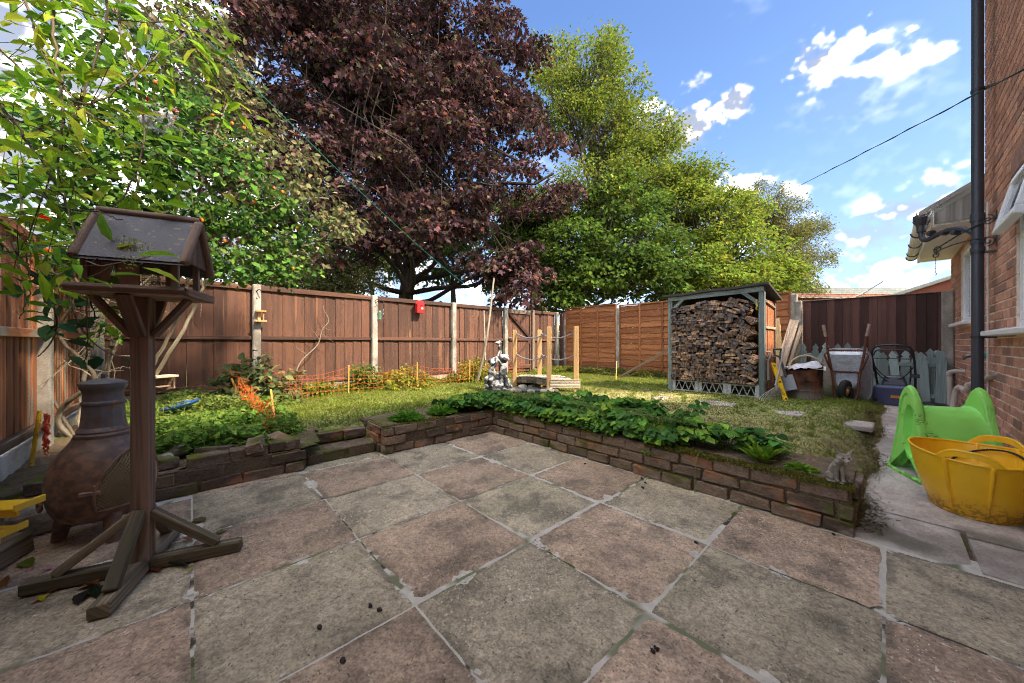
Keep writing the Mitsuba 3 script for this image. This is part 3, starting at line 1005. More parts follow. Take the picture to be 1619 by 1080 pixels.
fw = thing('lap_fence', 'orange overlapping lap panel fence left and right of the log store', 'fence')
FX = [-6.38, -4.665, -2.925, -1.15]
TOPS = [1.985, 1.945, 1.915]
for q in range(3):
    x0, x1 = FX[q] + .04, FX[q + 1] - .04
    top = TOPS[q]
    for j in range(12):
        z0 = top - .04 - (j + 1) * .134
        m = MB()
        xs = np.linspace(x0, x1, 26)
        lo = .012 * np.sin(xs * 3.1 + j * 2.3 + q) + .010 * np.sin(xs * 8.3 + j * 4.1) + rng.normal(0, .002, 26)
        k = int(rng.integers(400))
        rows, uvs = [], []
        for yy, zz, mv in ((.010, z0 + .150, 0), (-.006, z0 + .150, 0), (-.022, z0 + .012, 1), (-.012, z0, 1), (.004, z0 + .006, 1)):
            rows.append(np.stack([xs, np.full(26, 8.0 + yy), zz + lo * mv], 1))
            uvs.append(np.stack([xs - x0 + .5 + 20 * k, np.full(26, zz - z0 + 3)], 1))
        m.grid(np.stack(rows).transpose(1, 0, 2)[:, ::-1], uv=np.stack(uvs).transpose(1, 0, 2)[:, ::-1].reshape(-1, 2))
        part(fw, 'slat', m, 'fence_orange')
    for x in (x0 + .02, x0 + .45 * (x1 - x0) - .2, x0 + .72 * (x1 - x0) - .1, x1 - .02):
        board(fw, 'batten', (.04, .022, top - .30), (x, 7.966, (top + .30) / 2), 'fence_orange', variants=3)
    board(fw, 'capping', (x1 - x0, .05, .03), ((x0 + x1) / 2, 7.985, top), 'fence_orange', variants=2)
    board(fw, 'gravel_board', (x1 - x0, .05, .2), ((x0 + x1) / 2, 8.0, .22), 'fence_brown', variants=1)
for x in FX:
    board(fw, 'post', (.09, .09, 2.1), (x, 7.985, .83), 'post_concrete', variants=2, b=.012)

fd = thing('dark_red_fence', 'dark red brown close board fence with concrete posts beside the house', 'fence')
for q in range(16):
    w = 1.60 / 16
    x = -1.02 + (q + .5) * w
    board(fd, 'board', (round(w + .012, 3), .014, 1.55), (x, 7.985, .955), 'fence_dark', variants=9, rz=-.09 + rng.normal(0, .02))
board(fd, 'capping', (1.66, .06, .012), (-.20, 7.985, 1.737), 'grey_wood', variants=1)
board(fd, 'gravel_board', (1.62, .05, .2), (-.20, 8.0, .1), 'post_concrete', variants=1)
for x, w in ((-1.085, .10), (.575, .11)):
    board(fd, 'post', (w, .12, 1.95), (x, 7.96, .77), 'post_concrete', variants=2, b=.012)

# ---------------------------------------------------------------- the house
ho = thing('brick_house', 'red brick house with white windows along the right edge', 'house')
XW = .635
win = [(3.05, 4.47, 1.10, 2.23)]            # y0, y1, z0, z1
ewin = [(6.20, 7.32, 1.25, 2.16)]
VIS0, VIS1, EXT1, TOPV = 3.72, 5.665, 8.35, 4.75


def holed(y0, y1, z0, z1, holes, x, th):
    """boxes of a wall round its openings"""
    out = []
    ys = sorted({y0, y1, *[h[0] for h in holes], *[h[1] for h in holes]})
    for a, c in zip(ys[:-1], ys[1:]):
        zs = [(z0, z1)]
        for h in holes:
            if h[0] <= a + 1e-6 and h[1] >= c - 1e-6:
                zs = [(z0, h[2]), (h[3], z1)]
        out += [(a, c, *z) for z in zs]
    return out


wl = MB()
for y0, y1, z0, z1 in holed(-7, VIS0 - .001, -.1, 5.0, [(3.05, VIS0, 1.10, 2.23)], XW, .25):
    wl.box((XW + .125, (y0 + y1) / 2, (z0 + z1) / 2), (.25, y1 - y0, z1 - z0), b=.0005)
wl.box((XW + 3.2, VIS1 - .13, 2.5), (5.9, .25, 5.0), b=.0005)
wl.box((XW + 3.2, EXT1 - .14, 1.2), (5.9, .25, 2.4), b=.0005)
part(ho, 'wall', wl, 'brickwork')
co = MB()
for y0, y1, z0, z1 in holed(VIS0, VIS1, -.1, 5.0, [(VIS0, 4.47, 1.10, 2.23)], XW, .25) + holed(VIS1 + .001, EXT1, -.1, 2.30, ewin, XW, .25):
    co.box((XW + .131, (y0 + y1) / 2, (z0 + z1) / 2), (.25, y1 - y0, z1 - z0), b=.0005)
part(ho, 'mortar_bed', co, 'mortar')
HB = {}


def hbrick(L, W=.045):
    key = round(L, 3)
    if key not in HB:
        HB[key] = []
        for _ in range(7):
            m = MB(); m.box((0, 0, 0), (W, L, .065), b=.004, jit=.0012)
            HB[key].append(m)
    return HB[key][int(rng.integers(7))]


cells = []
for r in range(0, 64):
    z = r * .075 - .002
    s = VIS0 - .2 + (.1125 if r % 2 else 0)
    while s < EXT1:
        a, c = s, s + .215
        s += .225
        segs = []
        for lo, hi, zt in ((VIS0, VIS1 - .006, TOPV), (VIS1 + .006, EXT1, 2.26)):
            a0, c0 = max(a, lo), min(c, hi)
            if c0 - a0 < .03 or z + .065 > zt: continue
            for w in ((3.0, 4.47, 1.10, 2.23 + (0.0)), ewin[0]):
                if z + .06 > w[2] and z < w[3] and c0 > w[0] and a0 < w[1]:
                    if a0 >= w[0] and c0 <= w[1]: c0 = a0
                    elif a0 < w[0]: c0 = min(c0, w[0])
                    else: a0 = max(a0, w[1])
            if c0 - a0 > .03: segs.append((a0, c0))
        cells += [((XW + .0225, (a0 + c0) / 2, z + .0325), round((c0 - a0) / .0125) * .0125) for a0, c0 in segs]
cells.sort(key=lambda q: (q[0][1] + .0 * q[0][2]) if q[0][2] < 2.6 else q[0][1] + 3 + q[0][2] * .5)
HPLY = {}
for c, L in cells[:290]:
    m = hbrick(L)
    if id(m) not in HPLY: HPLY[id(m)] = m.ply('house_brick')
    copy_of(ho, 'brick', HPLY[id(m)], T().translate([float(c[0] + rng.normal(0, .0015)), float(c[1]), float(c[2])]))
rest = MB()
for c, L in cells[290:]:
    rest.box(c, (.045, L, .065), b=.003)
part(ho, 'brickwork', rest, 'house_brick', kind='stuff')


def window(y0, y1, z0, z1, mull, name='window'):
    f = MB()
    x = XW + .055
    for a, c, e, g_ in ((y0, y1, z0, z0 + .06), (y0, y1, z1 - .06, z1), (y0, y0 + .06, z0 + .06, z1 - .06), (y1 - .06, y1, z0 + .06, z1 - .06)):
        f.box((x, (a + c) / 2, (e + g_) / 2), (.07, c - a, g_ - e), b=.006)
    for yy in mull: f.box((x - .002, yy, (z0 + z1) / 2), (.066, .06, z1 - z0 - .12), b=.006)
    zt = z0 + (z1 - z0) * .66
    w = part(ho, name, f, 'upvc')
    return w, x, zt


w, x, zt = window(3.05, 4.47, 1.10, 2.23, (3.75,))
s = MB(); s.box((x + .01, 3.75, 1.66), (.012, 1.3, 1.0), b=.001); part(w, 'pane', s, 'glass')
s = MB()
zt = 1.84
s.box((x - .001, 4.10, zt), (.07, .62, .06), b=.006)
ca = part(w, 'transom', s, 'upvc')
# the top light stands open, hinged at its head
R = roty(math.radians(13))
s = MB()
hinge = np.array([x - .05, 4.10, 2.20])
for yy, zz, sy, sz in ((0, -.03, .66, .055), (0, -.375, .66, .055), (-.305, -.2, .055, .30), (.305, -.2, .055, .30)):
    s.box(hinge + R @ np.array([0, yy, zz]), (.05, sy, sz), R, b=.006)
part(w, 'top_light', s, 'upvc', label='white top light standing open')
s = MB(); s.box(hinge + R @ np.array([0, 0, -.2]), (.012, .56, .30), R, b=.001); part(w, 'pane', s, 'glass')
s = MB()
for a in ((3.05, 3.72), (3.78, 4.41)):
    pass
s.box((x - .012, 4.10, 1.48), (.05, .60, .62), b=.006)
s2 = MB(); s2.box((XW - .01, 3.72, 1.078), (.16, 1.72 + .98, .042), b=.006); part(w, 'sill', s2, 'upvc')
s = MB()
for yy, zz, sy, sz in ((4.10, 1.195, .62, .06), (4.10, 1.775, .62, .06), (3.82, 1.485, .06, .52), (4.38, 1.485, .06, .52)):
    s.box((x - .014, yy, zz), (.05, sy, sz), b=.006)
part(w, 'casement', s, 'upvc')
# lintel of bricks on end
for q in range(10):
    m = MB(); m.box((0, 0, 0), (.05, .065, .15), b=.004, jit=.001)
    if q == 0: LT = [m.ply('house_brick') for _ in range(1)]
    y = 3.80 + q * .075
    copy_of(ho, 'lintel_brick', LT[0], T().translate([XW + .012, y, 2.312]))
w, x, zt = window(*ewin[0], (6.75,))
s = MB(); s.box((x + .01, 6.76, 1.7), (.012, 1.0, .8), b=.001); part(w, 'pane', s, 'glass')
s = MB()
for yy, zz, sy, sz in ((6.48, 1.34, .5, .05), (6.48, 2.07, .5, .05), (6.26, 1.7, .05, .7), (6.70, 1.7, .05, .7)):
    s.box((x - .014, yy, zz), (.05, sy, sz), b=.006)
part(w, 'casement', s, 'upvc')
s = MB(); s.box((XW - .015, 6.78, 1.225), (.15, 1.32, .04), b=.006); part(w, 'sill', s, 'upvc')
# roofs
s = MB()
s.poly([(XW - .42, 4.93), (XW + 3.2, 7.3), (XW + 6.8, 4.93), (XW + 6.8, 5.05), (XW + 3.2, 7.45), (XW - .42, 5.06)], 12.85, c=(0, VIS1 + .12, 0), R=np.array([[1, 0, 0], [0, 0, -1], [0, 1, 0.0]]))
part(ho, 'roof', s, 'roof_tile')
s = MB()
s.box((XW - .20, -.6, 4.93), (.44, 12.6, .03), b=.004); part(ho, 'soffit', s, 'upvc')
# the extension: eaves with boxed end, soffit, fascia, roof and gutter
z_s = 2.25
s = MB(); s.box((XW - .155, 7.12, z_s + .009), (.33, 2.46, .018), b=.003); part(ho, 'soffit', s, 'upvc', label='cream soffit under the low eaves')
s = MB(); s.box((XW - .315, 7.12, z_s + .09), (.025, 2.50, .19), b=.003); part(ho, 'fascia', s, 'upvc')
s = MB()
ys = VIS1 + .19
s.poly([(-.30, 0), (0.0, 0), (0.0, .30), (-.30, .115)], .03, c=(XW, ys, z_s + .02), R=np.array([[1, 0, 0], [0, 0, -1], [0, 1, 0.0]])); part(ho, 'box_end', s, 'silver_wood', label='weathered grey boarded end of the low eaves')
s = MB()
nx = 8
for q in range(nx):       # tile courses, each overlapping the one below
    x0 = XW - .40 + q * .28
    z0 = z_s + .155 + q * .28 * .62
    s.bar((x0, 7.10, z0), (x0 + .34, 7.10, z0 + .34 * .62), 2.62, .035, b=.006)
part(ho, 'extension_roof', s, 'roof_tile')
s = MB()
s.bar((XW - .40, ys - .06, z_s + .14), (XW - .01, ys - .06, z_s + .14 + .39 * .62), .04, .05, b=.006); part(ho, 'verge_board', s, 'silver_wood')

dp = thing('downpipe', 'black downpipe running the full height of the brick house corner', 'drainpipe')
px_, py_ = .540, 5.15
s = MB(); s.tube([(px_, py_, -.02), (px_, py_, 5.0)], .036, 20); part(dp, 'pipe', s, 'black_pipe', True)
for z in (1.83, 1.90, 2.10, 2.13):
    s = MB(); s.lathe([(.0, z - .02), (.042, z - .02), (.044, z), (.042, z + .02), (0, z + .02)], (px_, py_, 0), 20); part(dp, 'collar', s, 'black_pipe')
for z in (1.05, 3.25, 1.80):
    s = MB()
    s.lathe([(.0, z - .012), (.040, z - .012), (.040, z + .012), (0, z + .012)], (px_, py_, 0), 20)
    s.bar((px_, py_, z), (XW + .01, py_ - .02, z), .02, .02)
    part(dp, 'clip', s, 'black_metal')
a = np.array([px_, py_, 1.95]); c = np.array([.235, 5.62, 2.10])
s = MB(); s.tube(curve([a, a + [-.04, .06, .07], (a * .35 + c * .65) + [0, 0, .035], c + [.01, -.015, -.02], c + [0, 0, .03], c + [0, 0, .18]], 30), .022, 14); part(dp, 'branch', s, 'black_pipe', True)
for t in (.35, .55, .8):
    q = a * (1 - t) + c * t + [0, 0, .045]
    d = unit(c - a)
    s = MB(); s.tube([q - d * .02, q + d * .02], .028, 14); part(dp, 'collar', s, 'black_pipe')
s = MB(); s.lathe([(.0, 0), (.034, 0), (.036, .06), (.05, .10), (.06, .14), (.06, .17), (0, .17)], c + [0, 0, .06], 16); part(dp, 'hopper', s, 'black_pipe')

gu = thing('gutter', 'grey half round gutter along the low eaves', 'gutter')
s = MB()
th = np.linspace(math.pi, 2 * math.pi, 12)
ring = np.stack([np.cos(th) * .055, np.sin(th) * .055], 1)
ring = np.vstack([ring, ring[::-1] * .92])
P = np.array([[(XW - .385 + q[0], y, 2.36 + q[1]) for q in np.vstack([ring, ring[:1]])] for y in np.linspace(5.55, 8.4, 4)])
s.grid(P); part(gu, 'channel', s, 'upvc', True)
for y in (5.95, 6.6, 7.3, 8.0, 8.37):
    s = MB(); s.tube([(XW - .385 + 1.08 * q[0], y, 2.36 + 1.08 * q[1]) for q in ring[:12]], .009, 6); part(gu, 'bracket', s, 'black_pipe')

br = thing('basket_bracket', 'black wrought iron hanging basket bracket with scrolls on the brick wall', 'bracket')
W0 = np.array([XW - .012, 5.02, 0])
s = MB(); s.bar(W0 + [0, 0, 1.82], W0 + [0, 0, 2.13], .02, .008); part(br, 'back_plate', s, 'black_metal')
tip = np.array([.31, 5.30, 1.90])


def scroll(c, r, d, t0, turns=1.4, n=30):
    d = unit(d)
    t = np.linspace(0, 1, n)
    a = t0 + t * turns * 2 * math.pi
    rr = r * (1 - .75 * t)
    return c + (rr * np.cos(a))[:, None] * d + (rr * np.sin(a))[:, None] * np.array([0, 0, 1.0])


d = unit((tip - W0) * [1, 1, 0])
s = MB(); s.tube(curve([W0 + [0, 0, 2.07], W0 + d * .2 + [0, 0, 2.01], tip + [0, 0, .0]], 14), .006, 6); part(br, 'brace', s, 'black_metal', True)
s = MB(); s.tube(curve([W0 + [0, 0, 1.90], W0 + d * .2 + [0, 0, 1.92], tip + [0, 0, -.02]], 14), .005, 6); part(br, 'arm', s, 'black_metal', True)
for c, r, t0, tu in ((tip + d * -.02 + [0, 0, .0], .035, -1.6, 1.5), (tip + [0, 0, -.05], .03, 1.5, 1.3), (W0 + d * .05 + [0, 0, 2.06], .045, 1.5, 1.3), (W0 + d * .05 + [0, 0, 1.88], .045, -1.5, -1.3)):
    s = MB(); s.tube(scroll(c, r, d, t0, tu), .005, 6); part(br, 'scroll', s, 'black_metal', True)
s = MB(); s.tube(sag(tip + [0, 0, -.07], tip + [0, .01, -.22], .0, 6), .002, 5); s.tube(scroll(tip + [0, .01, -.235], .014, d, 1.5, .8, 14), .0025, 5); part(br, 'hook', s, 'black_metal', True)

ta = thing('garden_tap', 'old brass and verdigris garden tap on the brick wall', 'tap')
c = np.array([XW, 5.50, .885])
s = MB(color=(.20, .19, .17)); s.tube(curve([c + [.01, 0, 0], c + [-.06, .02, 0], c + [-.11, .04, -.01], c + [-.14, .05, -.05]], 14), [.013] * 9 + [.02] * 3 + [.013] * 2, 10); s.tube([c + [-.085, .03, .0], c + [-.085, .03, .05]], .009, 8); s.bar(c + [-.115, .03, .055], c + [-.055, .03, .055], .012, .01)
part(ta, 'spout', s, 'vc_metal', True)
s = MB(color=(.10, .24, .20)); s.lathe([(0, 0), (.03, 0), (.034, .012), (.02, .03), (0, .03)], c, 14, R=roty(-math.pi / 2)); part(ta, 'rosette', s, 'vc_matte')
one('tap_hose', MB(color=(.02, .02, .022)).tube(curve([c + [-.03, -.0, -.01], c + [-.045, .0, -.12], c + [-.03, -.03, -.4], c + [-.05, -.02, -.8], c + [-.04, -.01, -.87]], 20), .009, 8), 'vc_gloss', 'thin black hose hanging down the brick wall under the tap', 'hose', smooth=True)
wp = (.47, .415, .36)
wa = thing('waste_pipe', 'pale plastic waste pipe bending down from the brick wall beside the fence', 'pipe')
s = MB(color=wp); s.tube(curve([(XW + .02, 6.95, .645), (.56, 7.0, .645), (.53, 7.02, .63), (.525, 7.03, .58)], 16), .026, 12); s.tube([(.525, 7.03, .59), (.525, 7.03, .10)], .024, 12); part(wa, 'pipe', s, 'vc_matte', True)
wa = thing('waste_pipe', 'pale plastic waste pipe slanting from the wall below the tap to behind the slide', 'pipe')
s = MB(color=wp); s.tube([(XW + .02, 5.10, .735), (.545, 5.75, .575)], .022, 12); part(wa, 'pipe', s, 'vc_matte', True)
s = MB(color=wp); s.tube(curve([(.545, 5.73, .58), (.52, 6.0, .525), (.505, 6.1, .50), (.495, 6.13, .44), (.49, 6.14, .10)], 24), .024, 12); part(wa, 'elbow', s, 'vc_matte', True)
s = MB(color=(.75, .74, .72)); s.tube([(XW - .012, 5.40, .1), (XW - .012, 5.40, 2.3)], .007, 8)
one('wall_cable', s, 'vc_matte', 'thin white cable running down the brick wall behind the black downpipe', 'cable', smooth=True)

# ---------------------------------------------------------------- the neighbours behind the right fence
nh = thing('neighbour_house', 'low neighbouring building with grey green pantiled roof behind the dark red fence', 'house')
A, B = np.array((-2.009, 19.941, 2.858)), np.array((0.659, 22.833, 2.858))
d = unit((B - A) * [1, 1, 0]); nn_ = np.array([-d[1], d[0], 0])
s = MB(); s.box((A + B) / 2 + nn_ * 2.2 + [0, 0, -1.2], (6, 4, 3.0), rotz(math.atan2(d[1], d[0])), b=.01); part(nh, 'wall', s, 'brickwork')
s = MB()
L = 6.2
ug = np.linspace(-L / 2, L / 2, 160)
vg = []
for q in range(6):
    vg += [(q * .33, .05 + q * .0), ((q + 1) * .33 - .01, .0)]
P = []
for vv, dz in vg:
    P.append([(A + B) / 2 + d * (u_ + .3) + nn_ * (vv * .86) + np.array([0, 0, .02 + vv * .38 + dz + .035 * abs(math.sin(u_ * 10.5))]) for u_ in ug])
s.grid(np.array(P)); part(nh, 'roof', s, 'roof_tile')
ng = thing('neighbour_shed', 'rust red gabled outbuilding with a pale verge beside the house extension', 'shed')
C1, C2 = np.array((0.279, 16.523, 2.563)), np.array((1.570, 17.922, 3.264))
nn_ = unit(C1 * [1, 1, 0]); d = np.array([nn_[1], -nn_[0], 0])
s = MB(color=(.24, .075, .05))
w_ = np.linalg.norm((C2 - C1)[:2])
rise = C2[2] - C1[2]
R = np.stack([d, [0, 0, 1.0], -nn_], 1)
s.poly([(0, -2.5), (3.6 * w_, -2.5), (3.6 * w_, 0), (1.8 * w_, 1.8 * rise), (0, 0)], .1, c=C1, R=R); part(ng, 'gable', s, 'vc_matte')
s = MB(color=(.40, .40, .38))
for a_, b_ in (((-.15 * w_, -.15 * rise), (1.8 * w_, 1.8 * rise)), ((1.8 * w_, 1.8 * rise), (3.75 * w_, -.15 * rise))):
    p0, p1 = C1 + d * a_[0] + [0, 0, a_[1]], C1 + d * b_[0] + [0, 0, b_[1]]
    s.bar(p0 + nn_ * 2.0, p1 + nn_ * 2.0, 4.4, .10, b=.01)
part(ng, 'roof', s, 'vc_matte')
ae = thing('dryer_arms', 'grey folded rotary dryer poking up behind the dark red fence', 'clothes dryer')
a0 = np.array((-0.458, 10.563, 1.984)); a1 = np.array((-0.077, 10.828, 2.307)); a2 = np.array((-0.981, 10.144, 1.983))
s = MB(color=(.16, .16, .17)); s.tube([a0, a1], .012, 8); part(ae, 'arm', s, 'vc_matte', True)
s = MB(color=(.16, .16, .17)); s.tube([a0 + [0, 0, -.03], a2], .010, 8); part(ae, 'arm', s, 'vc_matte', True)
s = MB(color=(.14, .14, .15)); s.tube([a0 + [0, 0, -2.0], a0 + [0, 0, .02]], .02, 8); part(ae, 'mast', s, 'vc_matte', True)
s = MB(color=(.75, .76, .78))
for t in (.2, .35, .5, .65): s.tube(sag(a0 + (a1 - a0) * t, a0 + [-.02, 0, -.02] + (np.array((-0.690, 10.312, 1.929)) - a0) * t, .02, 8), .003, 5)
part(ae, 'line', s, 'vc_matte', True)


# ---------------------------------------------------------------- trees beyond the fences
def limb(mb, p0, p1, r0, r1, wob=.06, n=9, k=None):
    p0, p1 = np.asarray(p0, float), np.asarray(p1, float)
    L = np.linalg.norm(p1 - p0)
    t = np.linspace(0, 1, n)[:, None]
    w = rng.normal(0, wob * L, (4, 3))
    P = p0 + (p1 - p0) * t + sum(w[i] * np.sin((i + 1) * math.pi * t) / (i + 1) for i in range(4))
    mb.tube(P, np.linspace(r0, r1, n), 8 if r0 > .03 else 5, k=k)
    return P


def tree(name, label, base, blobs, n_sprays, per, spray_r, leaf, L, W, cols, weights=None, trunk_r=.2, fork=.3, shell=.5, flat=.45, droop=.5, jit=.2, mat='leaf', bark='bark', twigs=1, group=None, stems=1, stem_dx=.5, cat='tree', gap=0.0, rough=.6):
    key = thing(name, label, cat, group)
    base = np.array(base, float)
    top = np.mean([b[0] for b in blobs], 0)
    cen, out, pick = in_blobs(blobs, n_sprays, shell)
    if gap:
        keep = meshkit.noise(cen * 0.95, 5) > gap
        cen, out, pick = cen[keep], out[keep], pick[keep]
    cen = cen[cen[:, 2] > base[2] + .3]; out = out[:len(cen)]; pick = pick[:len(cen)]
    tr, br = MB(), MB()
    heads = []
    for s in range(stems):
        b0 = base + ([0, 0, 0] if stems == 1 else [rng.normal(0, stem_dx), rng.normal(0, stem_dx), 0])
        h = top * [1, 1, 0] * .7 + b0 * [1, 1, 0] * .3 + [0, 0, base[2] + (top[2] - base[2]) * (fork + .75)]
        P = limb(tr, b0 - [0, 0, .2], h, trunk_r / math.sqrt(stems), trunk_r * .3 / math.sqrt(stems), .03, 14)
        heads.append(P)
    nodes = []
    for c, R in blobs:
        c = np.array(c)
        P = heads[int(rng.integers(len(heads)))]
        t = np.clip(fork + .5 * (c[2] - base[2]) / max(top[2] - base[2], .5) * .8, fork * .8, .95)
        q = P[int(t * (len(P) - 1))]
        nodes.append(limb(br, q, c, trunk_r * .32, .03, .05))
    if twigs:
        for c, k in zip(cen[::twigs], pick[::twigs]):
            P = nodes[k]
            q = P[int(rng.integers(len(P) // 2, len(P)))]
            limb(br, q, c, .022, .006, .07, 5)
    part(key, 'trunk', tr, bark, True)
    part(key, 'branches', br, bark, True)
    pos, ax, nr = sprays(cen, out, spray_r * rng.uniform(.7, 1.25, len(cen)), per, flat, droop, rough)
    ok = pos[:, 2] > base[2] + .15
    pos, ax, nr = pos[ok], ax[ok], nr[ok]
    m = MB()
    n = len(pos)
    sc = np.exp(rng.normal(0, .18, n))
    leaf_mesh(m, leaf, pos, ax, nr, L * sc, W * sc, tones(n, cols, jit, weights))
    part(key, 'crown', m, mat)
    return key


PURPLE = [(.086, .050, .058), (.112, .056, .060), (.054, .038, .043), (.150, .062, .045), (.082, .076, .040)]
tree('purple_maple', 'tall dark purple leaved maple spreading over the brown fence', (-9.967, 4.682, 1.727),
     [((-9.443, 4.513, 9.707), (3.0, 3.0, 2.4)), ((-10.502, 2.480, 7.986), (2.2, 2.2, 1.8)), ((-8.229, 6.565, 9.377), (1.7, 1.7, 1.6)), ((-10.246, 1.578, 5.198), (1.5, 1.5, 1.2)), ((-8.554, 2.822, 5.003), (1.3, 1.3, 1.0)),
      ((-7.590, 4.456, 5.511), (1.5, 1.5, 1.1)), ((-6.642, 6.368, 5.826), (1.45, 1.45, 1.2)), ((-6.278, 7.352, 5.686), (.9, .9, .9)), ((-7.096, 7.056, 7.430), (.9, .9, .8)), ((-7.114, 5.267, 4.334), (1.0, 1.0, .65)), ((-7.554, 3.610, 3.885), (1.2, 1.2, .6)),
      ((-8.641, 2.432, 3.448), (1.0, 1.0, .6)), ((-10.073, 1.176, 3.509), (1.1, 1.1, .7)), ((-12.639, 1.787, 10.142), (2.2, 2.2, 2.0)), ((-12.257, 0.726, 7.022), (1.5, 1.5, 1.5)), ((-9.469, 6.254, 11.568), (1.6, 1.6, 1.4)),
      ((-6.720, 5.989, 2.607), (.75, .75, .8)), ((-6.554, 6.758, 3.363), (.8, .8, .4)), ((-7.324, 5.629, 3.145), (.7, .7, .5)), ((-8.546, 3.420, 6.608), (1.4, 1.4, 1.0)), ((-11.332, 5.415, 9.481), (2.6, 2.6, 2.2)), ((-8.310, 3.971, 7.700), (1.5, 1.5, 1.2)), ((-7.778, 5.137, 7.502), (1.3, 1.3, 1.1)), ((-9.256, 3.536, 9.010), (1.4, 1.4, 1.2)), ((-12.517, 4.130, 11.448), (2.4, 2.4, 2.0)), ((-10.007, 6.113, 5.985), (1.8, 1.8, 1.2)), ((-11.746, 3.491, 5.769), (1.8, 1.8, 1.2)), ((-10.379, 2.761, 9.964), (1.8, 1.8, 1.5))],
     1600, 78, .44, MAPLE, .12, .12, PURPLE, [.32, .24, .18, .10, .16], trunk_r=.26, bark='maple_bark', fork=.12, shell=.58, flat=.34, droop=.8, jit=.42, mat='maple_leaf', twigs=3, rough=.4, gap=.30)

G1 = [(.19, .26, .045), (.25, .30, .045), (.13, .19, .04), (.31, .30, .05)]
tree('tall_green_tree', 'tall bright green tree with airy top right of the purple maple', (-8.020, 10.478, 1.900),
     [((-7.619, 10.913, 11.135), (1.3, 1.3, 1.3)), ((-8.021, 9.740, 9.607), (1.4, 1.4, 1.1)), ((-5.867, 13.401, 9.128), (.7, .7, .6)), ((-4.728, 14.045, 6.991), (.8, .8, .6)), ((-6.495, 12.131, 9.122), (1.0, 1.0, 1.0)), ((-7.137, 11.435, 9.004), (1.2, 1.2, 1.3)), ((-6.495, 12.131, 7.346), (1.4, 1.4, 1.2)), ((-7.171, 10.661, 6.419), (1.6, 1.6, 1.1)), ((-5.531, 13.175, 6.872), (1.1, 1.1, .8)), ((-8.912, 10.248, 12.016), (.9, .9, .7)), ((-7.247, 11.611, 12.012), (.6, .6, .7)), ((-6.078, 13.321, 8.451), (.9, .9, .8)), ((-5.050, 13.697, 7.228), (.8, .8, .6)), ((-6.758, 12.141, 10.569), (.6, .6, .6))],
     640, 60, .5, SMALL, .115, .068, G1, [.4, .3, .2, .1], trunk_r=.16, fork=.2, flat=.8, droop=.25, twigs=1, jit=.25)
tree('hazel_tree', 'spreading mid green tree behind the fence corner left of the log store', (-8.441, 8.548, 1.831),
     [((-7.166, 9.192, 4.100), (1.4, 1.4, .9)), ((-5.745, 10.731, 4.100), (1.5, 1.5, 1.0)), ((-6.311, 9.381, 2.964), (1.1, 1.1, .6)), ((-4.952, 10.854, 2.964), (1.3, 1.3, .7)), ((-8.561, 9.155, 5.736), (1.2, 1.2, .8)), ((-6.292, 10.877, 5.765), (1.4, 1.4, .9)), ((-7.126, 8.498, 2.563), (.8, .8, .5)), ((-9.385, 8.999, 4.741), (1.0, 1.0, .8))],
     430, 55, .5, LEAF, .13, .10, [(.10, .17, .035), (.14, .22, .035), (.07, .12, .03)], None, trunk_r=.2, fork=.1, droop=.4, twigs=1, jit=.22, stems=2, stem_dx=.3)
tree('yellow_green_tree', 'sunlit yellow green tree rising behind the log store', (-4.216, 13.126, 1.831),
     [((-4.068, 13.286, 5.328), (1.2, 1.2, 1.0)), ((-3.330, 13.349, 4.100), (1.2, 1.2, .9)), ((-4.467, 12.117, 3.891), (1.1, 1.1, .9)), ((-2.762, 13.964, 3.262), (.9, .9, .7)), ((-5.010, 13.003, 5.964), (.9, .9, .8)), ((-5.627, 12.334, 5.508), (.8, .8, .9)), ((-3.593, 12.326, 2.964), (1.3, 1.3, .6)), ((-3.388, 14.760, 5.964), (.7, .7, .6))],
     430, 60, .42, LEAF, .105, .075, [(.21, .29, .045), (.26, .31, .045), (.15, .23, .04), (.32, .28, .045)], [.4, .25, .25, .1], trunk_r=.13, fork=.15, droop=.4, twigs=1, jit=.22, stems=3, stem_dx=.4)
tree('olive_tree', 'feathery olive brown tree at the right end of the tree line', (-3.558, 21.212, 2.177),
     [((-4.398, 20.302, 7.750), (1.3, 1.3, 1.1)), ((-3.558, 21.212, 6.976), (1.3, 1.3, 1.2)), ((-2.823, 22.008, 5.583), (1.1, 1.1, 1.2)), ((-3.556, 20.477, 4.546), (1.4, 1.4, 1.2)), ((-2.582, 23.007, 6.993), (.6, .6, .6)), ((-3.148, 20.919, 3.495), (1.2, 1.2, .7))],
     430, 70, .42, SMALL, .10, .045, [(.20, .21, .065), (.15, .17, .06), (.25, .235, .08)], None, trunk_r=.14, fork=.2, flat=.8, droop=.6, twigs=1, jit=.22)
tree('evergreen_bush', 'dense olive evergreen bush peering over the brown fence under the maple', (-9.555, 2.327, 1.282),
     [((-9.385, 2.216, 2.499), (.9, .9, .75)), ((-8.919, 2.869, 2.440), (.8, .8, .55)), ((-10.007, 1.542, 2.652), (.9, .9, .8)), ((-10.049, 2.086, 3.292), (.7, .7, .5))],
     240, 70, .28, SMALL, .055, .035, [(.11, .13, .045), (.075, .095, .035), (.18, .18, .075)], None, trunk_r=.08, fork=.2, flat=.9, droop=.1, twigs=1, cat='bush')
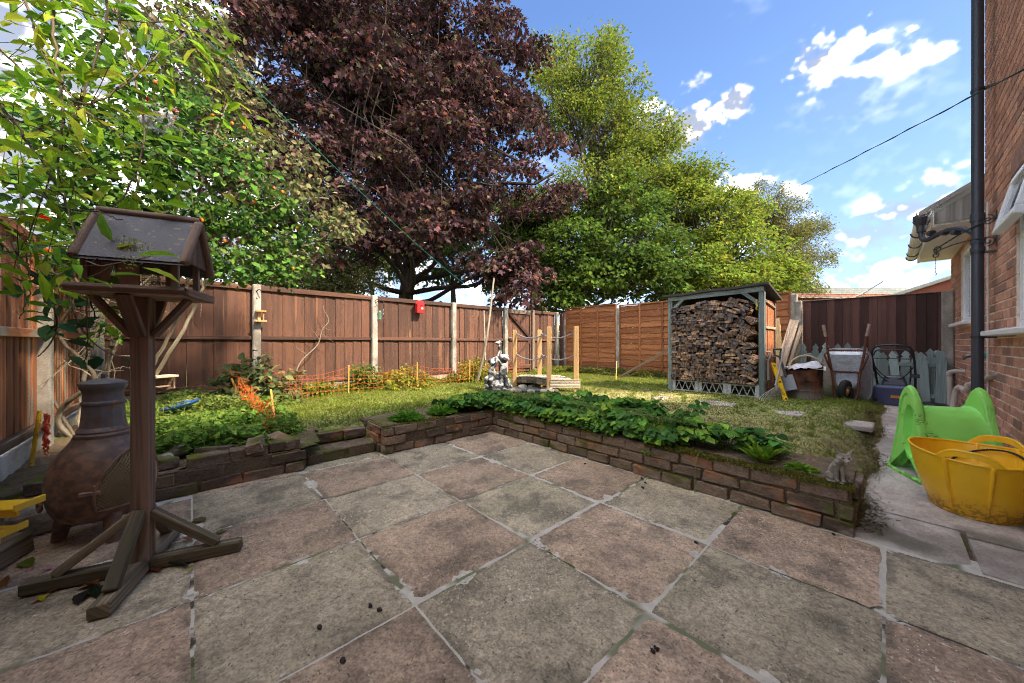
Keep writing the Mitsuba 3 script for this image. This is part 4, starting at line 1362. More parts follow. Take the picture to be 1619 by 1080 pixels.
# the shaded undergrowth under the maple
UND = [('far_tree', 'shaded green tree between the maple trunk and the fence gate', (-13.626, 8.827, 2.107), [((-13.923, 8.505, 4.730), (1.9, 1.9, 1.1)), ((-13.533, 10.402, 5.583), (1.9, 1.9, 1.4)), ((-15.213, 8.582, 6.512), (2.0, 2.0, 1.2))]),
       ('far_tree', 'shaded green tree seen left of the maple trunk over the fence', (-17.103, 6.534, 2.177), [((-16.893, 6.761, 5.273), (2.0, 2.0, 1.4)), ((-17.733, 5.851, 6.202), (2.0, 2.0, 1.5)), ((-17.085, 5.078, 4.148), (1.5, 1.5, .9))]),
       ('far_tree', 'far green tree behind the fence corner post', (-12.328, 13.183, 2.246), [((-12.773, 12.701, 4.541), (2.1, 2.1, 1.4)), ((-11.439, 14.147, 4.869), (2.0, 2.0, 1.6)), ((-14.186, 12.643, 7.506), (2.2, 2.2, 1.8))]),
       ('far_tree', 'far green tree hidden mostly by the rose at the left', (-21.391, -1.062, 2.038), [((-21.391, -1.062, 5.317), (2.2, 2.2, 1.6)), ((-19.352, 1.147, 4.770), (2.2, 2.2, 1.4)), ((-23.244, -3.070, 4.770), (2.2, 2.2, 1.3))])]
for nm, lb, b0, bl in UND:
    tree(nm, lb, b0, bl, 150, 45, .6, LEAF, .16, .12, [(.09, .14, .035), (.13, .19, .035), (.06, .09, .03)], None, trunk_r=.15, fork=.2, droop=.4, jit=.25, group='trees far beyond the fence')
m = MB()
n = 30000
x = rng.uniform(-30, 16, n); y = np.where(rng.random(n) < .5, rng.uniform(16, 22, n), rng.uniform(10, 26, n))
z = rng.random(n) ** 1.3 * (1.2 + 2.3 * N2(x, y, .35, 6))
P = np.stack([x, y, z], 1)
P2 = P.copy(); P2[:, 0] = -17 - rng.random(n) * 4; P2[:, 1] = rng.uniform(-14, 18, n); P2[:, 2] = rng.random(n) ** 1.3 * (1.2 + 2.6 * N2(P2[:, 0], P2[:, 1], .35, 7))
P = np.vstack([P, P2])
P = P[(P[:, 0] < 2) & ((np.hypot(P[:, 0], P[:, 1]) > 17) | (P[:, 0] < -14)) & ~((P[:, 0] > -9) & (P[:, 1] > 8.5) & (P[:, 1] < 19))]
n = len(P) // 2; P = P[:2 * n]
leaf_mesh(m, SMALL, P, rng.normal(0, 1, (2 * n, 3)) + [0, 0, -.3], rng.normal(0, .7, (2 * n, 3)) + [0, 0, 1], rng.uniform(.18, .34, 2 * n), rng.uniform(.12, .2, 2 * n), tones(2 * n, [(.04, .065, .018), (.06, .09, .02), (.09, .10, .025)], .25))
one('far_hedge', m, 'leaf', 'far belt of dim green hedge and scrub seen under the trees', 'hedge', kind='stuff')


# ---------------------------------------------------------------- lawn grass, weeds
def lz(x, y):
    return lawn_z(x, y)


n = 210000
x = rng.uniform(-6.45, .02, n); y = rng.uniform(-.1, 7.95, n)
dry = ss(-4.6, -2.6, x) * ss(6.6, 5.2, y)
dens = np.clip(.9 - .55 * dry + .9 * (N2(x, y, 2.2, 12) - .5) + .8 * (N2(x, y, 7, 13) - .5), .04, 1)
near = 1 - .35 * ss(3, 9, np.hypot(x, y))
ok = on_lawn(x, y) & (rng.random(n) < dens)
x, y, dry = x[ok], y[ok], dry[ok]
n = len(x)
P = np.stack([x, y, lz(x, y) - .004], 1)
lean = rng.normal(0, .55, (n, 3)) * [1, 1, 0] + [0, 0, .75]
c = tones(n, [(.20, .29, .045), (.26, .33, .05), (.16, .24, .04), (.32, .33, .08)], .22)
cd = tones(n, [(.30, .29, .12), (.24, .26, .08), (.20, .27, .065), (.27, .235, .11)], .22)
pick = rng.random(n) < (.28 + .62 * dry + .8 * (N2(x, y, 3, 15) - .5))
c = np.where(pick[:, None], cd, c)
m = MB()
leaf_mesh(m, BLADE, P, lean, rng.normal(0, 1, (n, 3)), rng.uniform(.025, .06, n) * (1 - .35 * dry), rng.uniform(.005, .010, n), c)
n = 5200                                                          # broad leaved weeds and tufts in the turf
x = rng.uniform(-6.2, -.15, n); y = rng.uniform(.7, 7.8, n)
ok = on_lawn(x, y) & (N2(x, y, 2.6, 71) > .5)
x, y = x[ok], y[ok]; n = len(x)
leaf_mesh(m, SMALL, np.stack([x, y, lz(x, y) + .004 + .012 * rng.random(n)], 1), rng.normal(0, 1, (n, 3)) * [1, 1, .25], rng.normal(0, .3, (n, 3)) + [0, 0, 1], rng.uniform(.018, .04, n), rng.uniform(.012, .026, n), tones(n, [(.14, .24, .045), (.19, .28, .05), (.22, .20, .08)], .25))
tx, ty = rng.uniform(-6.2, -.2, 420), rng.uniform(.7, 7.8, 420)
ok = on_lawn(tx, ty); tx, ty = np.repeat(tx[ok], 26), np.repeat(ty[ok], 26); n = len(tx)
tx, ty = tx + rng.normal(0, .018, n), ty + rng.normal(0, .018, n)
leaf_mesh(m, BLADE, np.stack([tx, ty, lz(tx, ty) - .004], 1), rng.normal(0, .45, (n, 3)) * [1, 1, 0] + [0, 0, .9], rng.normal(0, 1, (n, 3)), rng.uniform(.04, .085, n), .006, tones(n, [(.17, .27, .04), (.24, .31, .05), (.28, .26, .09)], .22))
one('grass', m, 'grass_leaf', 'short patchy grass of the lawn, green at the back and dry brown near the planter', 'grass', kind='stuff')

# the edge of the lawn along the path and round the steps: dead thatch
n = 4200
y = rng.uniform(2.6, 7.2, n); x = -.10 + rng.normal(0, .035, n) + .04 * np.sin(y * 5)
P = np.stack([x, y, path_z(y) + rng.random(n) * .025 + np.clip(-x - .08, 0, .2) * .5], 1)
m = MB()
leaf_mesh(m, BLADE, P, rng.normal(0, 1, (n, 3)) * [1, 1, .3], rng.normal(0, 1, (n, 3)), rng.uniform(.012, .032, n), .004, tones(n, [(.10, .075, .04), (.16, .12, .06), (.10, .11, .03), (.06, .045, .03)], .3))
one('thatch', m, 'grass_leaf', 'dead thatch and crumbs of soil along the edge of the path', 'thatch', kind='stuff')

# the weedy bed
def weeds(n, xr, yr, hgt, L, W, cols, seed, zf=None, patch=1.5, thr=.42, jit=.22):
    x = rng.uniform(*xr, n); y = rng.uniform(*yr, n)
    k = N2(x, y, patch, seed)
    ok = k > thr
    x, y, k = x[ok], y[ok], k[ok]
    n = len(x)
    z0 = (.18 if zf is None else zf(x, y))
    z = z0 + rng.random(n) ** .7 * hgt * np.clip((k - thr) * 6, .25, 1.2)
    P = np.stack([x, y, z], 1)
    ax = rng.normal(0, 1, (n, 3)) * [1, 1, .35] + [0, 0, .15]
    return P, ax, rng.normal(0, .55, (n, 3)) + [0, 0, 1], rng.uniform(.7, 1.3, n) * L, rng.uniform(.7, 1.3, n) * W, tones(n, cols, jit)


m = MB()
leaf_mesh(m, LEAF, *weeds(15000, (-6.3, -3.42), (-.55, .72), .11, .055, .038, [(.22, .38, .07), (.17, .31, .06), (.28, .42, .08), (.13, .23, .06)], 41, patch=1.8, thr=.36))
leaf_mesh(m, BLADE, *weeds(6000, (-6.3, -3.3), (-.5, .7), .16, .09, .008, [(.19, .29, .06), (.25, .31, .08)], 42, thr=.30))
leaf_mesh(m, SMALL, *weeds(9000, (-6.4, -4.6), (-.4, 1.1), .22, .05, .028, [(.19, .28, .07), (.14, .22, .06), (.26, .31, .08)], 44, patch=1.2, thr=.40))
one('weed_patch', m, 'leaf', 'green weeds crowding the raised bed behind the low brick wall', 'weeds', kind='stuff')

# small weeds at the foot of the left fence and along the lap fence
m = MB()
leaf_mesh(m, SMALL, *weeds(9000, (-6.4, -5.75), (1.0, 7.6), .14, .05, .028, [(.20, .25, .04), (.28, .29, .05), (.15, .20, .04)], 51, patch=1.3, thr=.40, zf=lambda x, y: .2))
leaf_mesh(m, SMALL, *weeds(6000, (-6.2, -2.6), (7.35, 7.95), .14, .05, .03, [(.19, .23, .05), (.14, .18, .05), (.24, .20, .07)], 52, patch=1.6, thr=.42, zf=lambda x, y: .2))
one('fence_weeds', m, 'leaf', 'low straggling weeds along the foot of the fences', 'weeds', kind='stuff')

# ---------------------------------------------------------------- the planter's plants
def trefoil(m, P, nrm, r, cols, tpl=LEAF, w=.8):
    """strawberry leaves: three leaflets on each stalk"""
    n = len(P)
    a0 = rng.uniform(0, 2 * math.pi, n)
    for q in range(3):
        a = a0 + q * 2.09 + rng.normal(0, .15, n)
        d = np.stack([np.cos(a), np.sin(a), np.full(n, -.18)], 1)
        leaf_mesh(m, tpl, P, d, nrm + rng.normal(0, .12, (n, 3)), r, r * w, cols)


def bed_points(n, seed):
    s = rng.random(n)
    onlong = s < .76
    t = s / .76
    x = np.where(onlong, -1.02 - 2.15 * t, -3.08 - .50 * rng.random(n))
    y = np.where(onlong, 2.60 + .50 * rng.random(n), 2.1 + .7 * rng.random(n))
    return x, y


DG = [(.10, .24, .055), (.15, .31, .055), (.07, .17, .05), (.24, .40, .06)]
m = MB()
n = 1200
x, y = bed_points(n, 1)
hh = (.06 + .25 * np.clip(N2(x, y, 3.2, 17) * 1.5 - .3, 0, 1) + .04 * (y > 2.75)) * (.58 + .55 * ss(-2.9, -2.0, x))
P = np.stack([x, y, .24 + hh * rng.random(n) ** .5], 1)
trefoil(m, P, rng.normal(0, .6, (n, 3)) + [.05, -.4, .9], rng.uniform(.055, .12, n), tones(n, DG, .22, [.4, .28, .2, .12]))
n = 260                                                            # leaves hanging over the coping
x = rng.uniform(-3.0, -1.05, n); y = 2.58 - .06 * rng.random(n)
P = np.stack([x, y, .26 + .10 * rng.random(n)], 1)
trefoil(m, P, rng.normal(0, .3, (n, 3)) + [0, -.9, .8], rng.uniform(.05, .08, n), tones(n, DG, .22))
q = MB(color=(.16, .20, .06))
for i in range(240):
    a = P[int(rng.integers(n))]
    x0 = rng.uniform(-3.1, -1.0)
    q.tube(curve([(x0, 2.75, .23), (x0 + rng.normal(0, .05), 2.72, .36), (x0 + rng.normal(0, .1), 2.66 + rng.normal(0, .08), .44)], 5), .002, 4)
sb = thing('strawberry_bed', 'thick dark green strawberry plants filling the planter along the far edge of the patio', 'strawberry plants', kind='stuff')
part(sb, 'leaves', m, 'leaf_gloss', kind='stuff')
part(sb, 'stalks', q, 'vc_matte', kind='stuff')


def clump(name, label, c, n, r, h, L, W, cols, upright=.8, tre=False, cat='plant', mat='leaf', group=None, zc=.24, tpl=LEAF):
    key = thing(name, label, cat, group)
    c = np.array(c, float)
    a = rng.uniform(0, 2 * math.pi, n)
    rr = r * np.sqrt(rng.random(n))
    root = np.stack([c[0] + rr * .25 * np.cos(a), c[1] + rr * .25 * np.sin(a), np.full(n, c[2])], 1)
    tip = np.stack([c[0] + rr * np.cos(a), c[1] + rr * np.sin(a), c[2] + h * (.35 + .65 * rng.random(n)) * (1 - .35 * rr / r)], 1)
    m, s = MB(), MB(color=(.12, .17, .05))
    if tre:
        trefoil(m, tip, rng.normal(0, .3, (n, 3)) + [0, -.2, 1], rng.uniform(.8, 1.2, n) * L, tones(n, cols, .2), w=W / L)
        for p0, p1 in zip(root, tip): s.tube(curve([p0, (p0 * .4 + p1 * .6) + [0, 0, .02], p1], 6), .0022, 4)
        part(key, 'stalk', s, 'vc_matte', True)
    else:
        d = unit(tip - root) + [0, 0, upright - .5]
        leaf_mesh(m, tpl, root, d, np.stack([-np.cos(a), -np.sin(a), np.full(n, .6)], 1) + rng.normal(0, .3, (n, 3)), rng.uniform(.7, 1.15, n) * L, rng.uniform(.8, 1.2, n) * W, tones(n, cols, .18))
    part(key, 'leaves', m, mat)
    return key


LG = [(.20, .36, .035), (.26, .42, .04), (.15, .30, .04)]
clump('strawberry_plant', 'strawberry plant standing apart just right of the thick bed', (-.98, 2.74, .23), 26, .17, .20, .075, .062, DG, tre=True, mat='leaf_gloss')
clump('strawberry_plant', 'strawberry plant with broad blue green leaves midway along the bare part of the planter', (-.78, 2.82, .23), 30, .16, .23, .08, .068, DG, tre=True, mat='leaf_gloss')
clump('strawberry_plant', 'strawberry plant directly behind the bright leafy weed', (-.62, 2.88, .23), 26, .15, .20, .075, .065, DG, tre=True, mat='leaf_gloss')
clump('leafy_weed', 'bright yellow green leafy weed standing upright right of the strawberry plants', (-.56, 2.70, .23), 44, .13, .13, .15, .045, LG)
clump('seedling_clump', 'low fresh green seedlings beside the small stone cat', (-.36, 2.70, .235), 110, .17, .05, .055, .026, LG + [(.06, .14, .03)], upright=.55)
clump('green_clump', 'bright grassy green clump at the corner of the planter nearest the steps', (-3.26, 1.58, .23), 520, .27, .06, .12, .024, [(.15, .34, .04), (.20, .40, .045), (.11, .27, .04)], upright=.7)
clump('green_clump', 'bright grassy green clump further along the short planter arm', (-3.27, 1.98, .23), 420, .24, .07, .12, .026, [(.15, .34, .04), (.20, .40, .045), (.11, .27, .04)], upright=.7)
clump('wall_sprig', 'small green sprig growing out of the mossy planter wall', (-1.22, 2.50, .16), 10, .05, .04, .06, .014, LG)
m = MB(color=(.17, .21, .07)); m.tube(curve([(-.86, 2.60, .25), (-.87, 2.50, .24), (-.875, 2.47, .12), (-.87, 2.45, .006)], 16), .003, 5)
one('runner_stalk', m, 'vc_matte', 'thin strawberry runner hanging down the planter wall to the slabs', 'stalk', smooth=True)
clump('dead_seed_head', 'brown dried seed head behind the low end of the strawberry bed', (-3.52, 2.12, .22), 26, .035, .17, .12, .012, [(.13, .06, .03), (.18, .09, .04)], upright=1.2)

# ---------------------------------------------------------------- shrubs along the brown fence
def shrub(name, label, c, r, h, n, cols, L=.055, W=.032, tpl=LEAF, per=26, cat='shrub', stems=9, mat='leaf', sr=.10):
    key = thing(name, label, cat)
    c = np.array(c, float)
    d = sphere_dirs(n); d[:, 2] = np.abs(d[:, 2])
    cen = c + d * np.array([r, r, h]) * (rng.random((n, 1)) ** .4)
    s = MB()
    for q in cen[::max(1, n // (stems * 5))]:
        limb(s, c + rng.normal(0, .03, 3) * [1, 1, 0], q, .008, .003, .05, 6)
    part(key, 'stems', s, 'bark', True)
    pos, ax, nr = sprays(cen, d, np.full(n, sr), per, .8, .3, .6)
    k = len(pos); sc = np.exp(rng.normal(0, .2, k))
    m = MB(); leaf_mesh(m, tpl, pos, ax, nr, L * sc, W * sc, tones(k, cols, .22)); part(key, 'leaves', m, mat)
    return key


YG = [(.25, .27, .04), (.32, .31, .05), (.17, .21, .04), (.36, .27, .06)]
shrub('fence_shrub', 'low mounded yellow green shrub in front of the second concrete fence post', (-5.75, 2.75, .2), .45, .38, 90, YG)
shrub('fence_shrub', 'yellow green shrub between the red bird box and the leaning branch', (-5.85, 4.35, .2), .42, .50, 90, YG)
shrub('fence_shrub', 'dark green shrub against the foot of the second concrete fence post', (-6.05, 2.15, .2), .30, .48, 70, [(.11, .18, .04), (.15, .22, .045)])
shrub('fence_shrub', 'small low green shrub by the dead sapling', (-5.9, 1.35, .2), .26, .2, 36, [(.15, .21, .04), (.21, .24, .045)])
shrub('bramble_bush', 'greyish green broad leaved bush before the first concrete fence post', (-5.6, .62, .25), .42, .58, 52, [(.15, .20, .09), (.115, .16, .08), (.24, .26, .11)], L=.10, W=.075, per=14, sr=.14)
shrub('bramble_bush', 'smaller bramble with reddish leaves right of the first concrete fence post', (-5.75, 1.05, .2), .24, .45, 30, [(.17, .21, .09), (.25, .17, .09)], L=.07, W=.05, per=12)

# ---------------------------------------------------------------- the rose over the chiminea and the climber in front of it
rb = thing('rose_bush', 'huge rambling rose with gnarled stems rising behind the chiminea to the top of the picture', 'rose')
s = MB()
R0, R1 = np.array((-4.699, -0.725, 0.180)), np.array((-5.437, -0.356, 0.200))
stemsA = [[R0, (-4.673, -0.788, 0.461), (-4.494, -0.594, 0.725), (-4.610, -0.793, 1.042), (-4.443, -0.686, 1.347), (-4.451, -0.842, 1.679)],
          [R0 + [.05, .05, 0], (-4.686, -0.654, 0.880), (-4.575, -0.534, 1.372), (-4.426, -0.373, 2.137), (-4.459, -0.261, 3.021)],
          [(-4.793, -0.633, 0.200), (-4.746, -0.572, 0.650), (-4.708, -0.531, 0.876), (-4.706, -0.234, 1.709), (-4.513, 0.123, 2.474)],
          [(-5.169, -0.293, 0.200), (-4.673, -0.198, 0.808), (-4.502, -0.013, 1.228), (-4.513, 0.123, 1.669), (-4.499, 0.580, 2.402), (-4.370, 1.162, 2.661)],
          [(-5.400, -0.316, 0.200), (-4.777, -0.237, 0.866), (-4.632, -0.080, 1.293), (-4.639, -0.013, 1.855), (-4.645, 0.127, 2.900), (-4.682, 0.382, 3.817)],
          [(-5.094, -0.614, 0.200), (-4.689, -0.510, 1.102), (-4.497, -0.303, 1.553), (-4.380, 0.120, 1.830), (-4.333, 0.613, 1.905)],
          [R0, (-4.650, -0.910, 0.888), (-4.382, -0.915, 1.464), (-4.245, -0.913, 2.311)]]
for q, P in enumerate(stemsA):
    r0 = [.021, .017, .022, .020, .018, .014, .011][q]
    c = curve(P, 40) + rng.normal(0, .004, (40, 3))
    s.tube(c, np.linspace(r0, .006, 40), 8)
    for t in rng.uniform(.3, .95, 9):
        a = c[int(t * 39)]
        limb(s, a, a + rng.normal(0, .28, 3) + [0, 0, .12], .007, .002, .06, 6)
part(rb, 'stems', s, 'pale_bark', True)
ROSEB = [((-4.471, 0.169, 2.536), (.55, .55, .42)), ((-4.563, -0.227, 2.387), (.5, .5, .40)), ((-4.499, 0.580, 2.267), (.45, .45, .32)), ((-4.639, -0.013, 3.093), (.5, .5, .42)), ((-4.538, -0.494, 2.519), (.45, .45, .4)), ((-4.472, 0.314, 1.880), (.42, .42, .24)),
         ((-4.384, -0.769, 2.072), (.3, .3, .3)), ((-4.494, -0.594, 1.887), (.36, .36, .26)), ((-4.519, -0.473, 1.098), (.16, .16, .14)), ((-4.362, 0.729, 1.795), (.3, .3, .15)), ((-4.637, -0.749, 2.891), (.45, .45, .45)), ((-4.761, -0.441, 3.553), (.5, .5, .4))]
cen, out, pk = in_blobs(ROSEB, 430, .35)
pos, ax, nr = sprays(cen, out, np.full(len(cen), .15), 16, .7, .35, .6)
k = len(pos); sc = np.exp(rng.normal(0, .22, k))
m = MB(); leaf_mesh(m, LEAF, pos, ax, nr, .066 * sc, .046 * sc, tones(k, [(.085, .185, .045), (.125, .255, .05), (.19, .32, .055), (.055, .125, .045)], .28, [.35, .3, .15, .2])); part(rb, 'leaves', m, 'leaf_gloss', kind='stuff')
OLD = [((-4.911, 0.134, 3.750), (.45, .45, .4)), ((-4.694, 0.664, 3.046), (.5, .5, .3)), ((-4.581, 1.082, 2.628), (.35, .35, .24)), ((-4.485, 1.333, 2.438), (.25, .25, .18)), ((-5.048, -0.014, 4.221), (.5, .5, .3)), ((-4.887, 0.455, 3.543), (.4, .4, .3)), ((-4.617, 0.895, 2.078), (.3, .3, .2)), ((-4.839, 0.507, 2.691), (.4, .4, .25))]
cen, out, pk = in_blobs(OLD, 260, .35)
pos, ax, nr = sprays(cen, out, np.full(len(cen), .15), 13, .7, .4, .6)
k = len(pos); sc = np.exp(rng.normal(0, .22, k))
m = MB(); leaf_mesh(m, LEAF, pos, ax, nr, .066 * sc, .046 * sc, tones(k, [(.25, .25, .13), (.19, .215, .10), (.31, .24, .14), (.15, .19, .08)], .22)); part(rb, 'old_leaves', m, 'leaf_gloss', kind='stuff', label='dry olive and buff leaves on the right hand shoots')


def petals(c, r, col, n=22):
    m = MB()
    d = sphere_dirs(n); d[:, 2] = np.abs(d[:, 2]) * .8
    leaf_mesh(m, LEAF, np.array(c) + d * r * .15, d, np.cross(d, sphere_dirs(n)) + [0, 0, .3], r * rng.uniform(.7, 1.1, n), r * .9, tones(n, [col], .12))
    return m


for px in ((-4.213, -0.805, 1.910), (-4.188, -0.778, 1.864), (-4.235, -0.829, 1.864)):
    part(rb, 'flower', petals(px, .035, (.55, .015, .02)), 'leaf', label='scarlet rose flower')
for px in ((-4.433, -0.085, 2.411), (-4.623, -0.291, 3.227), (-4.608, -0.423, 3.276)):
    part(rb, 'flower', petals(px, .03, (.60, .03, .06)), 'leaf', label='crimson rose flower')
for px in ((-4.106, -0.763, 1.651), (-4.065, -0.719, 1.647), (-4.133, -0.793, 1.638)):
    part(rb, 'flower', petals(px, .03, (.72, .26, .03)), 'leaf', label='orange rose flower')
for px in ((-4.604, -0.123, 3.200), (-4.633, -0.154, 3.236)):
    part(rb, 'flower', petals(px, .035, (.75, .38, .40)), 'leaf', label='pink rose flower')
for px in ((-4.485, 0.300, 3.212), (-4.529, 0.400, 3.230), (-4.320, 0.627, 2.607), (-4.258, 0.694, 2.567), (-4.271, 0.828, 2.220), (-4.421, 0.076, 2.166), (-4.278, 0.230, 1.974), (-4.619, 0.155, 3.301), (-4.600, -0.119, 3.140), (-4.583, -0.248, 3.407), (-4.555, -0.218, 3.390), (-4.334, 0.464, 2.422), (-4.187, 0.772, 1.774)):
    q = MB(color=(.62, .17, .02)); q.man(balls([(px[0], px[1], px[2], .017), (px[0] + .004, px[1], px[2] - .012, .013)], 10)); part(rb, 'rose_hip', q, 'vc_gloss', True)

# white petals added in place of bright sky showing through the rose
wb = MB()
C0 = np.array((-4.440, -0.240, 2.982))
n = 130
P = C0 + sphere_dirs(n) * [.13, .13, .14] * (rng.random((n, 1)) ** .4)
for q in range(5):
    a = rng.uniform(0, 2 * math.pi, n)
    d = unit(rng.normal(0, 1, (n, 3)))
    leaf_mesh(wb, SMALL, P, d, rng.normal(0, 1, (n, 3)), .04, .03, tones(n, [(.82, .80, .84), (.78, .74, .80)], .04))
part(rb, 'white_blossom', wb, 'leaf', label='white petals standing in for bright sky seen through the rose')

cl = thing('climbing_vine', 'bright green climber with long pointed leaves trailing in front of the bird table', 'climber')
s, m = MB(), MB()
VINES = [[(-2.798, -0.452, 2.906), (-2.771, -0.496, 2.480), (-2.659, -0.448, 2.106), (-2.588, -0.445, 1.810), (-2.286, -0.339, 1.364), (-2.343, -0.327, 1.104), (-2.436, -0.355, 0.910)],
         [(-2.745, -0.320, 2.961), (-2.690, -0.335, 2.524), (-2.718, -0.439, 2.047), (-2.823, -0.553, 1.644), (-2.907, -0.644, 1.365)],
         [(-2.993, -0.663, 2.906), (-2.885, -0.546, 2.460), (-2.613, -0.325, 2.078), (-2.496, -0.124, 1.950), (-2.569, 0.018, 1.893)],
         [(-2.733, -0.160, 3.070), (-2.678, -0.248, 2.502), (-2.611, -0.176, 2.108), (-2.561, -0.268, 1.675), (-2.204, -0.324, 1.352), (-1.990, -0.240, 1.291), (-1.849, -0.116, 1.322)],
         [(-3.033, -0.780, 2.542), (-2.823, -0.553, 2.263), (-2.676, -0.393, 2.170), (-2.634, -0.200, 2.403), (-2.787, 0.076, 2.828)],
         [(-3.033, -0.780, 2.109), (-2.865, -0.598, 2.078), (-2.697, -0.416, 1.923), (-2.604, -0.241, 1.791), (-2.589, -0.152, 1.780)],
         [(-3.033, -0.780, 1.799), (-2.886, -0.621, 1.768), (-2.679, -0.470, 1.655), (-2.247, -0.297, 1.549), (-2.070, -0.209, 1.485)],
         [(-3.155, -0.618, 3.070), (-2.944, -0.389, 2.793), (-2.827, -0.115, 2.851), (-2.787, 0.076, 3.020)],
         [(-2.835, -0.713, 2.277), (-2.677, -0.542, 1.898), (-2.478, -0.400, 1.587), (-2.274, -0.326, 1.259), (-2.324, -0.307, 1.104)],
         [(-2.865, -0.008, 3.287), (-2.891, -0.036, 2.905), (-2.866, 0.139, 2.635), (-3.007, 0.280, 2.478)],
         [(-3.212, -0.826, 1.682), (-3.101, -0.706, 1.616), (-3.023, -0.621, 1.387), (-3.056, -0.658, 1.125)]]
for q, V in enumerate(VINES):
    c = curve(V, 50)
    s.tube(c + rng.normal(0, .003, c.shape), np.linspace(.006, .002, 50), 5)
    k = int([50, 55, 55, 48, 55, 50, 36, 50, 40, 34, 24][q] * (1.5 if q not in (0, 3, 6, 8) else .7))
    t = rng.uniform(0.02, 1, k)
    pts = c[(t * 49).astype(int)]
    off = rng.normal(0, .085 if q not in (0, 3) else .05, (k, 3))
    pts2 = pts + off
    for a, b_ in zip(pts[::2], pts2[::2]): s.tube([a, (a + b_) / 2 + [0, 0, -.006], b_], .0015, 4)
    ax = off * 3 + rng.normal(0, .45, (k, 3)) * [1, 1, .5] + np.array([.25, .3, -.15])
    leaf_mesh(m, LEAF, pts2, ax, rng.normal(0, .5, (k, 3)) + [.3, 0, 1], rng.uniform(.07, .14, k), rng.uniform(.028, .052, k), tones(k, [(.22, .40, .03), (.28, .46, .035), (.16, .32, .035), (.36, .43, .05)], .16))
# seed clusters over the bird table roof
f = MB()
for c0 in ((-1.910, -0.153, 1.367), (-1.934, -0.179, 1.374), (-1.897, -0.139, 1.355), (-1.925, -0.169, 1.303)):
    P = np.array(c0) + rng.normal(0, .014, (26, 3))
    leaf_mesh(f, SMALL, P, rng.normal(0, 1, (26, 3)), rng.normal(0, 1, (26, 3)), .010, .008, tones(26, [(.30, .33, .12), (.22, .27, .08)], .15))
part(cl, 'stem', s, 'vc_matte' if False else 'bark', True)
part(cl, 'leaves', m, 'leaf', kind='stuff')
part(cl, 'buds', f, 'leaf', kind='stuff')
# big dark evergreen leaves low at the left
dk = thing('camellia_branch', 'drooping branch of dark glossy rounded leaves left of the bird table', 'branch')
s, m = MB(), MB()
for V in ([(-3.591, -0.795, 1.604), (-3.405, -0.667, 1.366), (-3.247, -0.570, 1.102), (-3.321, -0.650, 0.920)], [(-3.405, -0.667, 1.403), (-3.118, -0.504, 1.242), (-3.099, -0.409, 0.993), (-3.150, -0.317, 0.916)], [(-3.519, -0.864, 1.648), (-3.420, -0.757, 1.503), (-3.371, -0.704, 1.211)]):
    c = curve(V, 24); s.tube(c, np.linspace(.009, .003, 24), 6)
    k = 15
    pts = c[rng.integers(2, 24, k)] + rng.normal(0, .05, (k, 3))
    leaf_mesh(m, LEAF, pts, rng.normal(0, .6, (k, 3)) + [.1, .2, -.35], rng.normal(0, .4, (k, 3)) + [.3, -.1, 1], rng.uniform(.085, .125, k), rng.uniform(.055, .08, k), tones(k, [(.035, .085, .04), (.06, .13, .055)], .2))
part(dk, 'twigs', s, 'bark', True)
part(dk, 'leaves', m, 'leaf_gloss', kind='stuff')


# ---------------------------------------------------------------- bird table
def frame(c, a):
    """local axes: l along angle a, w to its left"""
    l = np.array([math.cos(a), math.sin(a), 0])
    return np.array(c, float), l, np.array([-l[1], l[0], 0]), np.array([0, 0, 1.0])


bt = thing('bird_table', 'dark wooden bird table with felted house roof on a square post and cross feet', 'bird table')
c, A_, B_, Z_ = frame((-2.227, -.157, 0), math.radians(73))
B_ = -B_                                       # towards the camera


def q_(a, b, z): return c + A_ * (a + (.012 if z > 1.1 and abs(a) > .1 else 0)) + B_ * b + Z_ * z


R_ = np.stack([A_, -B_, Z_], 1)
m = MB(); m.box(q_(0, 0, .62), (.062, .062, 1.16), R_, b=.004); part(bt, 'post', m, 'old_wood')
m = MB(); m.bar(q_(-.35, 0, .028), q_(.35, 0, .028), .06, .05, b=.004, jit=.001); part(bt, 'foot', m, 'mossy_wood')
m = MB(); m.bar(q_(0, .034, .029), q_(0, .31, .029), .062, .05, b=.004, jit=.001); part(bt, 'foot', m, 'mossy_wood')
m = MB(); m.bar(q_(0, -.034, .029), q_(0, -.30, .029), .062, .05, b=.004, jit=.001); part(bt, 'foot', m, 'mossy_wood')
for s in (-1, 1):
    m = MB(); m.bar(q_(s * .26, 0, .058), q_(s * .028, 0, .25), .042, .036, b=.004, jit=.001); part(bt, 'brace', m, 'mossy_wood')
    m = MB(); m.bar(q_(0, s * .24, .058), q_(0, s * .030, .27), .042, .036, b=.004, jit=.001); part(bt, 'brace', m, 'mossy_wood')
zt = 1.205
m = MB(); m.box(q_(.01, 0, zt), (.345, .345, .012), R_, b=.002); part(bt, 'tray', m, 'old_wood')
for s in (-1, 1):
    m = MB(); m.tube([q_(-.165, s * .168, zt + .012), q_(.183, s * .168, zt + .012)], .016, 10); part(bt, 'tray_edge', m, 'old_wood', True)
    m = MB(); m.bar(q_(s * .175 + .010, -.16, zt + .010), q_(s * .175 + .010, .16, zt + .010), .018, .034); part(bt, 'tray_edge', m, 'old_wood')
    for d in (A_, B_):
        p0, p1 = c + d * s * .036 + Z_ * 1.03, c + d * s * .155 + Z_ * (zt - .008)
        m = MB(); m.bar(p0, p1, .05, .022, b=.003); part(bt, 'bracket', m, 'old_wood')
